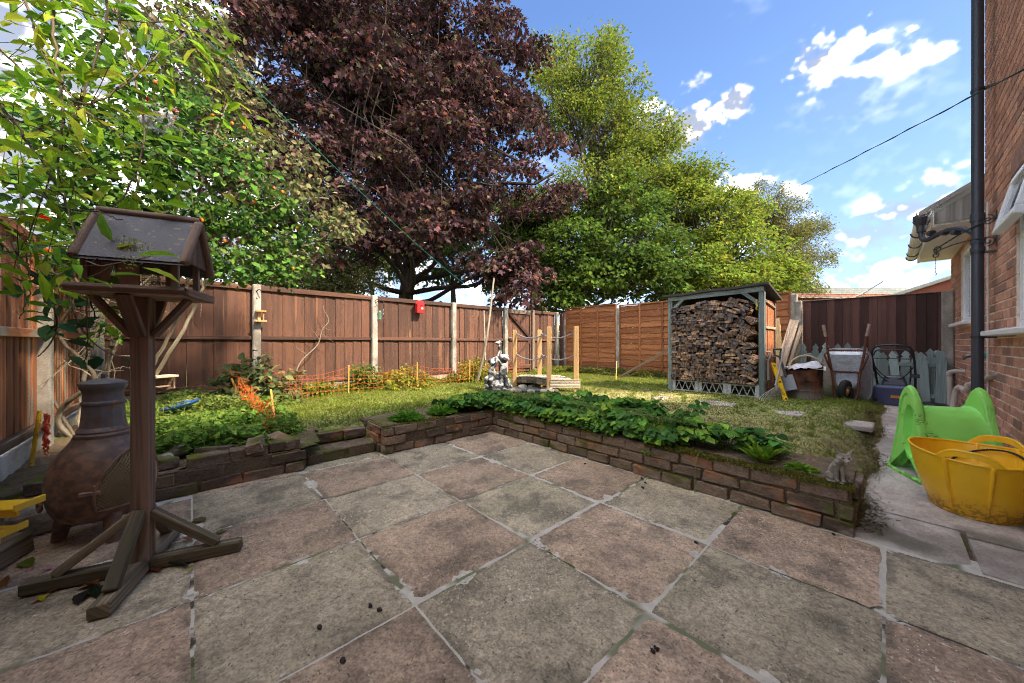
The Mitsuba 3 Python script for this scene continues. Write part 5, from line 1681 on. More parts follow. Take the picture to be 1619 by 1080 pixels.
# house: corner posts, back and side panels, mesh window
for a in (-.135, .135):
    for b in (-.115, .115):
        m = MB(); m.box(q_(a, b, zt + .085), (.022, .022, .16), R_, b=.002); part(bt, 'upright', m, 'grey_wood' if a > 0 else 'old_wood')
for a, w in ((-.09, .065), (.0, .06), (.115, .03)):
    m = MB(); m.box(q_(a, .105, zt + .075), (w, .01, .14), R_, b=.002); part(bt, 'panel', m, 'old_wood')
m = MB(); m.box(q_(0, .108, zt + .135), (.27, .012, .03), R_, b=.002); m.box(q_(0, .108, zt + .02), (.27, .012, .025), R_, b=.002); part(bt, 'rail', m, 'old_wood')
m = MB(color=(.16, .15, .13))
for i in range(9): m.tube([q_(.038 + i * .0065, .102, zt + .03), q_(.038 + i * .0065, .102, zt + .12)], .0009, 4)
for i in range(12): m.tube([q_(.036, .102, zt + .034 + i * .0075), q_(.095, .102, zt + .034 + i * .0075)], .0009, 4)
part(bt, 'mesh', m, 'vc_matte', kind='stuff')
ze, zr = 1.350, 1.555
Rp = np.stack([B_, Z_, A_], 1)
for a in (-.150, .150):
    m = MB(); m.poly([(-.150, 0), (.150, 0), (0, .188)], .012, c=q_(a - .006 + (.016 if a > 0 else 0), 0, ze + .004), R=Rp); part(bt, 'gable', m, 'old_wood')
for s in (-1, 1):
    # a felted slope that sags a little
    t = np.linspace(0, 1, 10)
    P = np.array([[q_(a, s * (.008 + 0.156 * k), zr - (zr - ze + .012) * k ** 1.12) for k in t] for a in np.linspace(-.148, .178, 10)])
    m = MB(); m.grid(P); m.grid(P - Z_ * .012); part(bt, 'roof_slope', m, 'roof_felt')
    for a in (-.148, .178):
        P = np.array([q_(a, s * (.000 + 0.156 * k), zr - (zr - ze + .012) * k ** 1.12 - .004) for k in t])
        m = MB(); m.tube(P, .018, 10); part(bt, 'verge_roll', m, 'grey_wood' if False else 'old_wood', True)
m = MB(); m.tube([q_(-.152, 0, zr + .006), q_(.183, 0, zr + .006)], .018, 10); part(bt, 'ridge_roll', m, 'old_wood', True)

# ---------------------------------------------------------------- chiminea
ch = thing('chiminea', 'rusty cast iron chiminea with round belly, mesh door and lidded chimney', 'chiminea')
cc = np.array((-2.804, -0.340, 0.000)); cc = cc + np.array([0, 0, -cc[2]])
prof = np.array([(.0, .075), (.075, .080), (.138, .105), (.175, .16), (.192, .225), (.195, .29), (.188, .35), (.172, .40), (.150, .445), (.122, .485), (.103, .515)])
tz = np.linspace(.075, .515, 46)
rr = np.interp(tz, prof[:, 1], prof[:, 0]); rr = np.convolve(np.r_[0, 0, rr, rr[-1], rr[-1]], np.ones(5) / 5, 'valid'); rr[0] = 0
nth = 96
face = math.atan2(.85, .53) - .14
th = np.arange(nth + 1) / nth * 2 * math.pi


def body_pt(phi, z, k=1.0):
    r = np.interp(z, tz, rr) * k
    return np.stack([cc[0] + r * np.cos(phi + face), cc[1] + r * np.sin(phi + face), z + 0 * phi], -1)


def in_door(phi, z):
    phi = (phi + math.pi) % (2 * math.pi) - math.pi
    return (z > .175) & (((phi / .92) ** 2 + ((z - .225) / .225) ** 2) < 1)


V = np.array([[body_pt(np.array(t), np.array(z)) for t in th] for z in tz])
F = []
for i in range(len(tz) - 1):
    for j in range(nth):
        if in_door((th[j] + th[j + 1]) / 2, (tz[i] + tz[i + 1]) / 2): continue
        a = i * (nth + 1) + j
        F += [[a, a + 1, a + nth + 2], [a, a + nth + 2, a + nth + 1]]
m = MB(); m.add(V.reshape(-1, 3), F); part(ch, 'belly', m, 'iron', True)
m = MB(); m.lathe([(.0, .52), (.10, .505), (.104, .515), (.104, .53), (.094, .537), (.097, .545), (.092, .555), (.084, .565), (.080, .60), (.075, .675), (.080, .682), (.080, .692), (.075, .699), (.073, .735), (.076, .75), (.085, .765), (.088, .775), (.088, .79), (.083, .795), (.07, .80), (.03, .812), (.0, .814)], cc, 12)
part(ch, 'chimney', m, 'iron', 28)
m = MB(); m.lathe([(0, .81), (.009, .812), (.010, .835), (.006, .84), (0, .84)], cc, 10); part(ch, 'lid_knob', m, 'iron')
m = MB()
ph = np.linspace(-math.pi, math.pi, 60)
edge = [body_pt(np.array(.92 * math.cos(t)), np.array(max(.172, .225 + .225 * math.sin(t))), 1.015) for t in ph]
m.tube(np.array(edge), .008, 6); part(ch, 'door_frame', m, 'iron', True)
m = MB(color=(.45, .36, .20))
for d in (-1, 1):
    for s in np.arange(-1.6, 1.6, .075):
        ts = np.linspace(.17, .46, 26)
        phs = s + d * (ts - .3) * 4.2
        run = []
        for p, z in zip(phs, ts):
            if in_door(p, z): run.append(body_pt(np.array(p), np.array(z), 1.01))
        if len(run) > 2: m.tube(np.array(run), .0014, 4)
part(ch, 'mesh', m, 'vc_matte', kind='stuff')
m = MB(); m.tube([body_pt(np.array(t), np.array(.205), 1.02) for t in np.linspace(.98, 2.5, 16)], .006, 6); part(ch, 'seam', m, 'iron', True)
m = MB(); m.bar(body_pt(np.array(-.80), np.array(.27), 1.03), body_pt(np.array(-1.15), np.array(.275), 1.05), .02, .02); m.bar(body_pt(np.array(-.9), np.array(.25), 1.05), body_pt(np.array(-.9), np.array(.31), 1.05), .012, .012)
part(ch, 'latch', m, 'iron')
m = MB()
k0 = body_pt(np.array(-2.1), np.array(.225), 1.07); rd = unit((k0 - cc) * [1, 1, 0]); tg = np.array([-rd[1], rd[0], 0])
m.tube([k0 + .028 * (math.cos(t) * tg + math.sin(t) * Z_) for t in np.linspace(0, 2 * math.pi, 20)], .007, 8); m.tube([k0 + Z_ * .028 - rd * .02, k0 + Z_ * .028 + rd * .008], .010, 8); part(ch, 'ring_handle', m, 'iron', True)
for t in (-.55, 1.6, 3.6):
    p = body_pt(np.array(t), np.array(.15), .78); f0 = body_pt(np.array(t), np.array(.15), .95)
    m = MB(); m.tube([p, (p + f0) / 2 * [1, 1, 0] + [0, 0, .08], f0 * [1, 1, 0] + [0, 0, .0]], [.036, .031, .026], 10); part(ch, 'leg', m, 'iron', True)

# ---------------------------------------------------------------- things at the left edge
ys = thing('yellow_step_stool', 'yellow plastic treads poking in at the left edge of the picture', 'stool')
for z, px in ((.40, (-2.379, -0.485, 0.340)), (.30, (-2.396, -0.532, 0.240))):
    p1 = np.array(px); p0 = p1 - unit(np.array([.55, .83, 0])) * .34
    m = MB(color=(.80, .50, .015)); m.bar(p0, p1, .10, .010); m.bar(p0 + [.035, -.02, -.014], p1 + [.035, -.02, -.014], .01, .034); part(ys, 'tread', m, 'vc_gloss')
    m = MB(color=(.78, .52, .04)); m.bar(p1 + [-.045, .03, .006], p1 + [.045, -.03, .006], .008, .03); part(ys, 'lip', m, 'vc_gloss')
p0 = np.array((-2.446, -0.557, 0.340)) - unit(np.array([.55, .83, 0])) * .20
for s in (-.07, .07):
    m = MB(color=(.75, .48, .02)); m.bar(p0 + [s, -s * .6, 0], p0 * [1, 1, 0] + [s * 1.3, -s, 0], .025, .02); part(ys, 'leg', m, 'vc_gloss')
e0, e1 = np.array((-2.816, -0.599, 0.000)), np.array((-2.566, -0.689, 0.000))
m = MB(); m.bar(e0 + [0, 0, .05], e1 + [0, 0, .05], .09, .10, b=.012, jit=.004); one('timber_edging', m, 'mossy_wood', 'short length of mossy grey timber edging at the bottom left corner', 'timber')
for nm_, px, sz, z, lb in (('concrete_block', (-3.026, -0.580, 0.000), (.20, .26, .13), .065, 'mossy concrete block left of the chiminea under the terracotta slab'), ('terracotta_slab', (-3.292, -0.644, 0.000), (.22, .30, .04), .155, 'broken terracotta slab lying on the mossy block left of the chiminea')):
    m = MB(); m.box(np.array(px) + [-.05, 0, z], sz, rotz(.25), b=.015, jit=.008)
    one(nm_, m, 'stone' if 'conc' in nm_ else 'garden_brick', lb, nm_.split('_')[1])
bc = np.array((-3.916, -0.798, 0.140))
bm = thing('bamboo_cane', 'thick yellow bamboo cane leaning by the fence post left of the chiminea', 'cane')
m = MB(color=(.62, .42, .035)); tp = np.array((-3.911, -0.758, 0.536))
m.tube(bc + (tp - bc) * np.linspace(-.12, 1, 12)[:, None], .011, 10); part(bm, 'cane', m, 'vc_gloss', True)
m = MB(color=(.42, .26, .03))
for t in (.12, .36, .6, .84): m.tube([bc + (tp - bc) * t, bc + (tp - bc) * (t + .012)], .0125, 10)
part(bm, 'nodes', m, 'vc_gloss', True)
m = MB(color=(.55, .05, .02))
for q in range(7):
    a = np.array((-3.879, -0.723, 0.510)); b_ = np.array((-3.884, -0.729, 0.209))
    t = np.linspace(0, 1, 26)
    w_ = .010 + .006 * rng.random()
    m.tube(a + (b_ - a) * t[:, None] * (.7 + .3 * rng.random()) + np.stack([w_ * np.sin(t * 24 + q), w_ * np.cos(t * 24 + q * 1.7), .012 * np.sin(t * 9 + q)], 1) + rng.normal(0, .003, (26, 3)), .0032, 5)
one('red_netting', m, 'vc_matte', 'twist of red plastic netting hung on the bamboo cane', 'netting', smooth=True)

# rocks
def rock(name, c, r, lb, mat='stone', sq=(1, 1, .7), cat='stone', group=None):
    s = trimesh.creation.icosphere(3, 1.0)
    v = np.array(s.vertices)
    v = v * (1 + .5 * (meshkit.fbm(v * 1.7 + np.array(c) * 7, 3, 2) - .5)[:, None])
    v = np.sign(v) * np.abs(v) ** .85 * r * np.array(sq)
    m = MB(); m.add(v + np.array(c), s.faces); return one(name, m, mat, lb, cat, group, smooth=True)


rock('pale_rock', np.array((-3.497, -0.067, 0.200)) + [0, 0, .02], .065, 'pale rough rock lying on the low brick wall')
rock('white_stone', np.array((-3.615, 0.580, 0.200)) + [0, 0, .015], .03, 'small white stone at the end of the low brick wall')
rock('flint', np.array((-3.369, -0.131, 0.200)) + [0, 0, .01], .04, 'grey flint beside the pale rock on the low wall')

bd = thing('blue_dish', 'bright blue plastic dish lying in the weeds', 'dish')
m = MB(color=(.02, .10, .52)); m.lathe([(0, .0), (.10, .003), (.13, .02), (.145, .032), (.14, .034), (.11, .02), (0, .014)], np.array((-4.681, -0.072, 0.370)), 26, R=rotx(.25)); part(bd, 'bowl', m, 'vc_gloss', True)
bh = thing('ground_feeder', 'small box feeder with pale roof on a branch behind the bird table post', 'bird feeder')
h0 = np.array((-4.744, -0.201, 0.561))
m = MB(color=(.55, .47, .34)); m.box(h0 + [0, 0, .115], (.15, .17, .022), rotz(.5), b=.004); part(bh, 'roof', m, 'vc_matte')
m = MB(); m.box(h0 + [0, 0, .02], (.10, .13, .012), rotz(.5)); m.box(h0 + [-.04, -.03, .06], (.012, .12, .10), rotz(.5)); m.box(h0 + [.02, .055, .06], (.11, .01, .10), rotz(.5)); part(bh, 'box', m, 'old_wood')
m = MB(); m.bar(h0 + [-.15, -.08, -.05], h0 + [.08, .08, .01], .02, .02); m.tube([h0 + [.08, .07, .0], h0 + [.09, .08, .11]], .006, 6); part(bh, 'perch', m, 'old_wood')

# ---------------------------------------------------------------- orange mesh fencing and its stakes
def stake(p0, p1, lb, name='wooden_stake', r=.009, col=(.62, .38, .10), group='yellow stakes of the orange mesh'):
    m = MB(color=col); p0, p1 = np.array(p0, float), np.array(p1, float)
    m.bar(p0 - unit(p1 - p0) * .06, p1, r * 2, r * 2, b=.003); return one(name, m, 'vc_matte', lb, 'stake', group)


def netting(p0, p1, h0, h1, nx, nz, crumple=0.0, r=.0022):
    m = MB(color=(.62, .13, .03))
    p0, p1 = np.array(p0, float), np.array(p1, float)
    G_ = np.zeros((nx, nz, 3))
    for i in range(nx):
        t = i / (nx - 1)
        for j in range(nz):
            s = j / (nz - 1)
            top = h0 * (1 - t) + h1 * t - .10 * math.sin(math.pi * t) * s
            G_[i, j] = p0 * (1 - t) + p1 * t + np.array([0, 0, top * s])
    G_ += rng.normal(0, 1, G_.shape) * (.006 + crumple * np.linspace(.2, 1, nz)[None, :, None])
    for i in range(nx): m.tube(G_[i], r, 4, caps=False)
    for j in range(nz): m.tube(G_[:, j], r, 4, caps=False)
    return m


SK = [(-5.60, 1.764), (-5.60, 2.90), (-5.62, 4.04)]
for (x, y), lb in zip(SK, ['yellow stake with orange mesh before the dark shrub at the second fence post', 'yellow stake between the two yellow green fence shrubs', 'yellow stake just left of the leaning branch and the statue']):
    stake((x, y, .2), (x + .01, y, .66), lb)
stake((-3.696, 0.555, 0.200), (-4.282, 0.595, 0.521), 'yellow stake at the end of the low brick wall')
stake((-5.273, 0.478, 0.143), (-5.388, 0.355, 0.572), 'yellow stake leaning left before the bramble bush')
stake((-5.695, 0.464, 0.328), (-5.650, 0.513, 0.615), 'yellow stake leaning right before the bramble bush')
stake((-3.958, 6.687, 0.200), (-4.244, 7.198, 0.577), 'short yellow stake at the foot of the timber prop')
stake((-2.822, 6.609, 0.200), (-2.747, 6.461, 0.592), 'short yellow stake beside the left post of the log store')
stake((-5.225, 4.955, 0.318), (-5.242, 4.936, 0.567), 'short yellow stake behind the wooden bridge')
sa, sb_ = (-5.60, .95, .2), (-5.60, 1.764, .2)
for k, (a, b_, h) in enumerate([((-5.50, .70), SK[0], .42), (SK[0], SK[1], .40), (SK[1], SK[2], .40), (SK[2], (-5.3, 5.2), .38)]):
    m = netting((*a, .21), (*b_, .21), h, h, 16, 6)
    one('orange_mesh', m, 'vc_matte', ['orange plastic mesh strung left of the first stake by the dead sapling', 'orange plastic mesh strung between the first two stakes along the fence', 'orange plastic mesh strung behind the low mounded shrub', 'orange plastic mesh running on behind the statue'][k], 'mesh fencing', 'orange mesh along the shrubs')
m = netting((-5.356, 0.389, 0.334), (-3.761, 0.551, 0.200), .34, .22, 22, 9, .035)
one('crumpled_mesh', m, 'vc_matte', 'crumpled orange mesh collapsed between the leaning stakes by the weeds', 'mesh fencing')
m = netting((-3.594, 0.526, 0.170), (-3.718, -0.168, 0.170), .16, .14, 30, 5, .02)
one('low_mesh', m, 'vc_matte', 'orange mesh sunk among the weeds along the low brick wall', 'mesh fencing')

# dead sapling, leaning branch, pole
ds = thing('dead_sapling', 'pale bare crooked dead sapling against the brown fence', 'sapling')
m = MB(); m.tube(curve([(-6.30, 1.17, .1), (-6.30, 1.20, .48), (-6.3, 1.27, .70), (-6.3, 1.53, 1.02), (-6.32, 1.60, 1.25), (-6.32, 1.68, 1.36), (-6.33, 1.63, 1.5), (-6.33, 1.60, 1.62)], 34), np.linspace(.013, .004, 34), 8); part(ds, 'stem', m, 'pale_bark', True)
m = MB()
for p, q in (((-6.3, 1.55, 1.05), (-6.3, 1.42, 1.2)), ((-6.3, 1.58, 1.15), (-6.28, 1.75, 1.0)), ((-6.3, 1.35, .8), (-6.28, 1.2, .95)), ((-6.32, 1.6, 1.25), (-6.3, 1.72, 1.22))): limb(m, p, q, .006, .002, .06, 7)
part(ds, 'twig', m, 'pale_bark', True)
m = MB(); m.tube(curve([(-4.901, 3.684, 0.311), (-4.905, 3.827, 0.752), (-5.070, 4.090, 1.391), (-5.201, 4.243, 1.708), (-5.391, 4.480, 2.301)], 30), np.linspace(.024, .016, 30), 8)
one('leaning_branch', m, 'pale_bark', 'long pale branch leaning on the brown fence left of the gate', 'branch', smooth=True)
m = MB(color=(.42, .36, .30)); m.tube([(-6.22, 4.93, .2), (-6.36, 4.98, 1.75)], .016, 8); one('broom_handle', m, 'vc_matte', 'straight grey pole standing upright behind the leaning branch', 'pole', smooth=True)

# boxes on the fence
rbx = thing('red_bird_box', 'small red letterbox shaped bird box on the brown fence', 'bird box')
m = MB(color=(.48, .02, .02)); th_ = np.linspace(0, math.pi, 12)
m.poly([(-.075, -.12), (.075, -.12)] + [(.075 * math.cos(t), .05 + .065 * math.sin(t)) for t in th_], .10, c=(-6.44, 3.37, 1.72), R=np.array([[0, 0, 1.0], [1, 0, 0], [0, 1, 0]])); part(rbx, 'box', m, 'vc_gloss')
m = MB(color=(.55, .03, .03)); m.tube([(-6.37, 3.37 + .088 * math.cos(t), 1.765 + .075 * math.sin(t)) for t in th_], .014, 6); part(rbx, 'roof', m, 'vc_gloss', True)
m = MB(color=(.03, .01, .01)); m.box((-6.339, 3.38, 1.745), (.004, .05, .014), b=.001); part(rbx, 'slot', m, 'vc_matte')
m = MB(color=(.75, .68, .55)); m.box((-6.339, 3.40, 1.69), (.004, .04, .035), b=.001); part(rbx, 'notice', m, 'vc_matte')
wf = thing('wooden_feeder', 'small pale wooden feeder shelf fixed to the first concrete fence post', 'bird feeder')
for z, w in ((1.47, .12), (1.32, .14)):
    m = MB(); m.box((-6.345, .76, z), (.10, w, .022)); part(wf, 'shelf', m, 'new_wood')
m = MB(); m.box((-6.385, .745, 1.395), (.014, .04, .13)); m.box((-6.33, .79, 1.395), (.014, .014, .13)); part(wf, 'upright', m, 'new_wood')
gf = thing('hanging_feeder', 'small green tube bird feeder hanging beside the second concrete fence post', 'bird feeder')
m = MB(color=(.12, .24, .17)); m.lathe([(0, 0), (.03, 0), (.032, .01), (.028, .02), (.028, .12), (.034, .13), (.02, .16), (0, .17)], (-6.38, 2.56, 1.43), 12); part(gf, 'tube', m, 'vc_gloss')
m = MB(color=(.03, .03, .03)); m.tube(curve([(-6.40, 2.49, 1.74), (-6.36, 2.54, 1.76), (-6.37, 2.56, 1.70), (-6.38, 2.56, 1.60)], 10), .004, 5); part(gf, 'hook', m, 'vc_matte', True)
for y, lb in ((.72, 'black coach hook at the top of the first concrete fence post'), (2.483, 'black coach hook at the top of the second concrete fence post')):
    m = MB(color=(.02, .02, .02)); m.tube(curve([(-6.39, y, 1.66), (-6.385, y, 1.78), (-6.34, y + .03, 1.79), (-6.34, y + .05, 1.74)], 10), .007, 5); one('post_hook', m, 'vc_matte', lb, 'hook', smooth=True)

# ---------------------------------------------------------------- statue
su = thing('fountain_statue', 'grey stone garden statue of two children playing at a water pump on a rocky base', 'statue')
S0 = np.array((-4.349, 3.722, 0.219)); S0[2] = .20
vr = np.array([.678, .735, 0]); vf = np.array([.735, -.678, 0])     # to the right as seen from the patio, and towards it


def sp(r, f, z, rad):
    p = S0 + vr * r + vf * f
    return (p[0], p[1], p[2] + z, rad)


def smooth_man(man, L=.012, it=6, key=None, name='', mat='statue_stone', bump=.0):
    me = man.refine_to_length(L).to_mesh()
    t = trimesh.Trimesh(me.vert_properties[:, :3], me.tri_verts, process=True)
    trimesh.smoothing.filter_taubin(t, iterations=it)
    v = np.array(t.vertices)
    if bump: v = v + np.array(t.vertex_normals) * (bump * (meshkit.fbm(v * 22, 3, 5) - .5))[:, None]
    m = MB(); m.add(v, t.faces)
    return part(key, name, m, mat, True)


base = balls([sp(-.12, 0, .06, .10), sp(.12, 0, .06, .10)]) + balls([sp(-.09, .02, .13, .10), sp(.10, 0, .14, .09)]) + balls([sp(-.02, 0, .22, .09), sp(.05, -.02, .25, .07)]) + balls([sp(0, .1, .05, .09)]) + balls([sp(-.16, .05, .2, .05), sp(-.1, .0, .2, .06)])
smooth_man(base, .022, 3, su, 'rock_base', bump=.05)
left = balls([sp(-.13, .03, .22, .05), sp(-.12, .02, .30, .062), sp(-.11, .02, .38, .045), sp(-.10, .02, .42, .022), sp(-.10, .025, .47, .058)])
left += balls([sp(-.10, .06, .37, .024), sp(-.05, .08, .44, .019), sp(-.03, .07, .53, .015), sp(-.035, .06, .56, .018)])
left += balls([sp(-.14, -.02, .37, .024), sp(-.08, -.03, .46, .019), sp(-.04, .0, .55, .016)])
left += balls([sp(-.15, .07, .24, .045), sp(-.20, .11, .22, .034), sp(-.21, .12, .12, .024), sp(-.18, .16, .10, .022)]) + balls([sp(-.10, .08, .22, .04), sp(-.13, .14, .20, .032), sp(-.12, .14, .11, .024), sp(-.10, .18, .10, .02)])
left += balls([sp(-.095, .078, .465, .012)]) + balls([sp(-.14, .0, .50, .045), sp(-.08, -.01, .515, .045)])
smooth_man(left, .011, 5, su, 'child')
right = balls([sp(.07, .03, .28, .078), sp(.075, .03, .36, .060), sp(.08, .02, .43, .048), sp(.085, .02, .47, .022), sp(.09, .03, .53, .060)])
right += balls([sp(.05, .05, .44, .024), sp(.0, .05, .50, .018), sp(-.03, .03, .55, .015), sp(-.045, .03, .565, .017)])
right += balls([sp(.11, .0, .44, .024), sp(.09, -.04, .52, .018), sp(.06, -.04, .60, .015)])
right += balls([sp(.04, .08, .24, .036), sp(.05, .10, .14, .027), sp(.06, .14, .11, .024)]) + balls([sp(.11, .07, .24, .036), sp(.12, .09, .14, .027), sp(.13, .13, .11, .024)])
right += balls([sp(.095, .087, .525, .013)]) + balls([sp(.06, .01, .565, .05), sp(.12, .0, .565, .05)]) + balls([sp(.14, .03, .54, .03), sp(.16, .05, .53, .012)])
smooth_man(right, .011, 5, su, 'child')
pump = balls([sp(.02, -.04, .25, .03), sp(.02, -.04, .62, .020)]) + balls([sp(.02, -.04, .64, .030), sp(.0, -.03, .76, .022)]) + balls([sp(-.01, -.02, .79, .030), sp(-.05, .0, .80, .018)]) + balls([sp(.01, -.04, .82, .02), sp(.03, -.06, .80, .012)]) + balls([sp(.02, -.05, .70, .012), sp(-.02, .03, .58, .010)])
smooth_man(pump, .014, 3, su, 'pump')
basin = balls([sp(-.09, .12, .03, .045), sp(.10, .13, .03, .045)]) + balls([sp(-.14, .10, .03, .04), sp(-.20, .06, .04, .04)])
smooth_man(basin, .02, 3, su, 'plinth', bump=.03)

# pond beside it
po = thing('small_pond', 'small black lined pond edged with stones under the wooden bridge', 'pond')
a_ = np.linspace(0, 2 * math.pi, 41)[:-1]
pc = np.array([-4.02, 4.12, .215])
ring = np.stack([np.cos(a_) * (.42 + .06 * np.sin(3 * a_)), np.sin(a_) * (.34 + .05 * np.cos(2 * a_))], 1) @ rotz(.8)[:2, :2].T
m = MB(color=(.02, .022, .025)); m.poly(ring, .03, c=pc + [0, 0, -.01]); part(po, 'liner', m, 'vc_matte')
m = MB(); m.poly(ring * .86, .006, c=pc + [0, 0, .022]); part(po, 'water', m, 'glass')
for i in range(0, 40, 3):
    s = trimesh.creation.icosphere(2, 1.0); v = np.array(s.vertices)
    v = v * (1 + .4 * (meshkit.fbm(v * 1.6 + i * 3.3, 3, 2) - .5)[:, None]) * np.array([.065, .05, .035]) * rng.uniform(.7, 1.5)
    m = MB(); m.add(v @ rotz(rng.uniform(0, 6)).T + np.array([*(pc[:2] + ring[i] * 1.02), .235]), s.faces); part(po, 'edging_stone', m, 'stone', True)

# ---------------------------------------------------------------- wooden bridge
wb_ = thing('garden_bridge', 'small new wooden garden bridge with four posts and grey rope rails', 'bridge')
PA, PB, PC, PD = (np.array(p) * [1, 1, 0] for p in ((-3.744, 4.274, 0.208), (-3.426, 4.575, 0.212), (-4.522, 4.242, 0.187), (-4.277, 4.508, 0.187)))
dl = unit(PC - PA)
wb_w = (PB - PA)
PC, PD = PA + dl * np.linalg.norm(PC - PA), PB + dl * np.linalg.norm(PC - PA)
for p, zt_ in ((PA, 1.26), (PB, 1.265), (PC, 1.23), (PD, 1.23)):
    m = MB(); m.box(p + [0, 0, (zt_ + .12) / 2], (.075, .075, zt_ - .12), rotz(math.atan2(wb_w[1], wb_w[0])), b=.006); k = part(wb_, 'post', m, 'new_wood')
    for z in (1.22, .85):
        m = MB(color=(.04, .04, .04)); m.lathe([(0, 0), (.014, 0), (.012, .012), (0, .016)], p + [0, 0, z] - dl * .036, 10, R=np.stack([unit(wb_w), [0, 0, 1.0], -dl], 1)); part(k, 'bolt', m, 'vc_metal')
w_ = np.linalg.norm(wb_w); lb_ = np.linalg.norm(PC - PA)
n = 9
for i in range(n):
    t = (i + .5) / n
    p = PA + dl * (lb_ * t) + wb_w / 2
    m = MB(); m.box(p + [0, 0, .405 + .03 * math.sin(math.pi * t)], (w_ * 1.02 if 0 < i < n - 1 else w_ - .085, lb_ / n - .006, .026), rotz(math.atan2(wb_w[1], wb_w[0])), b=.004); part(wb_, 'deck_board', m, 'deck_wood')
for off in (.04, .96):
    m = MB()
    P = [PA + wb_w * off + dl * (lb_ * t) + [0, 0, .335 + .03 * math.sin(math.pi * t)] for t in np.linspace(.05, .95, 7)]
    for a, b_ in zip(P[:-1], P[1:]): m.bar(a, b_, .035, .10, b=.003)
    part(wb_, 'side_beam', m, 'mossy_wood')
for end, zz in ((PA - dl * .052, .0), (PC + dl * .052, .0)):
    for i in range(6):
        m = MB(); m.bar(end - wb_w * .05 + [0, 0, .278 + i * .024], end + wb_w * 1.05 + [0, 0, .278 + i * .024], .028, .019, b=.004); part(wb_, 'end_board', m, 'deck_wood')
m = MB(); m.bar(PC + [0, 0, .27] + wb_w * .05, PD + [0, 0, .27] - wb_w * .05, .04, .10); part(wb_, 'cross_beam', m, 'mossy_wood')
for a, b_ in ((PA, PC), (PB, PD)):
    for z in (1.19, .82):
        m = MB(color=(.30, .29, .33)); m.tube(sag(a + [0, 0, z], b_ + [0, 0, z], .11, 20), .011, 7); part(wb_, 'rope', m, 'vc_matte', True)

# timber prop against the lap fence
m = MB(); m.bar((-4.15, 7.15, .21), (-2.62, 7.90, 1.28), .045, .06); one('timber_prop', m, 'old_wood', 'long brown timber leaning up against the lap fence left of the log store', 'timber')

# ---------------------------------------------------------------- log store
ls = thing('log_store', 'open fronted wooden log store with grey green frame and felted roof', 'log store')
LX0, LX1, LY0, LY1 = -2.50, -1.22, 5.98, 6.66
for x, y, h, mt in ((LX0, LY0, 1.76, 'sage_wood'), (LX1, LY0, 1.80, 'sage_wood'), (LX0, LY1, 1.64, 'old_wood'), (LX1, LY1, 1.66, 'old_wood')):
    m = MB(); m.box((x, y, (h + .16) / 2), (.07, .075, h - .16), b=.004); part(ls, 'post', m, mt)
m = MB(); m.bar((LX0 - .03, LY0 - .045, 1.735), (LX1 + .03, LY0 - .045, 1.765), .02, .075); part(ls, 'lintel', m, 'sage_wood')
m = MB(); m.bar((LX0 + .03, LY0 - .04, 1.54), (LX0 + .22, LY0 - .04, 1.72), .02, .05); part(ls, 'knee_brace', m, 'sage_wood')
m = MB(); m.bar((LX1 - .03, LY0 - .04, 1.56), (LX1 - .23, LY0 - .04, 1.74), .02, .05); part(ls, 'knee_brace', m, 'sage_wood')
P = np.array([[(x, y, 1.80 + .04 * (x - LX0) / 1.28 - .155 * (y - LY0 + .12) / .9 + .006 * math.sin(x * 9)) for y in np.linspace(LY0 - .12, LY1 + .10, 6)] for x in np.linspace(LX0 - .10, LX1 + .10, 20)])
m = MB(); m.grid(P); m.grid((P - [0, 0, .03])[:, ::-1])
for e in (P[:, 0], P[0], P[-1], P[:, -1]): m.grid(np.stack([e, e - [0, 0, .03]]))
m.c = [np.full((len(v_), 3), .065) for v_ in m.v]; part(ls, 'roof', m, 'vc_matte')
for i in range(8):
    y = LY0 + .06 + (i + .5) * (LY1 - LY0 - .1) / 8
    for x in (LX0 - .005, LX1 + .012):
        board(ls, 'side_slat', (.014, .06, 1.42), (x, y, .92), 'old_wood' if x < -2 else 'fence_near', variants=4)
for z in (.80, 1.22, 1.60):
    m = MB(); m.bar((LX1 + .032, LY0 + .05, z), (LX1 + .032, LY1 - .02, z - (.06 if z > 1.5 else 0)), .02, .035); part(ls, 'side_rail', m, 'grey_wood')
for i in range(9):
    board(ls, 'back_board', (.14, .012, 1.42), (LX0 + .07 + i * .142, LY1 + .02, .92), 'old_wood', variants=4)
m = MB(color=(.42, .42, .10)); m.tube(sag((LX1 - .055, LY0 - .055, 1.62), (LX1 - .05, LY0 - .055, 1.46), .0, 6) + rng.normal(0, .004, (6, 3)), .012, 6); one('green_twine', m, 'vc_matte', 'hank of yellow green twine hanging inside the right post of the log store', 'twine', smooth=True)
# the logs: split pieces laid in wavy rows
LOGV = []
for i in range(26):
    w, h = rng.uniform(.085, .18), rng.uniform(.028, .044)
    m = MB()
    ang = rng.random()
    if ang < .3: pts = [(-w / 2, -h / 2), (w / 2, -h / 2), (w / 2 * rng.uniform(.5, .9), h / 2), (-w / 2 * rng.uniform(.6, 1), h * rng.uniform(.1, .5))]
    elif ang < .55: pts = [(-w / 2, -h * .2), (-w * .2, -h / 2), (w / 2, -h * .35), (w * .42, h / 2), (-w * .35, h * .42)]
    else: pts = [(-w / 2, -h / 2), (w / 2, -h * .45), (w * .48, h / 2), (-w * .49, h * .44)]
    m.poly(pts, .30, c=(0, .15, 0), R=np.array([[1, 0, 0], [0, 0, -1.0], [0, 1, 0]]), k=i * 3 + 5)
    v = m.v[0]; m.v[0] = v + rng.normal(0, .0025, v.shape)
    # end grain: give every piece its own tone
    LOGV.append((w, h, m.ply('log_wood')))
spots = []
cur = np.full(140, .405)
xs_ = np.linspace(LX0 + .045, LX1 - .045, 140)
row = 0
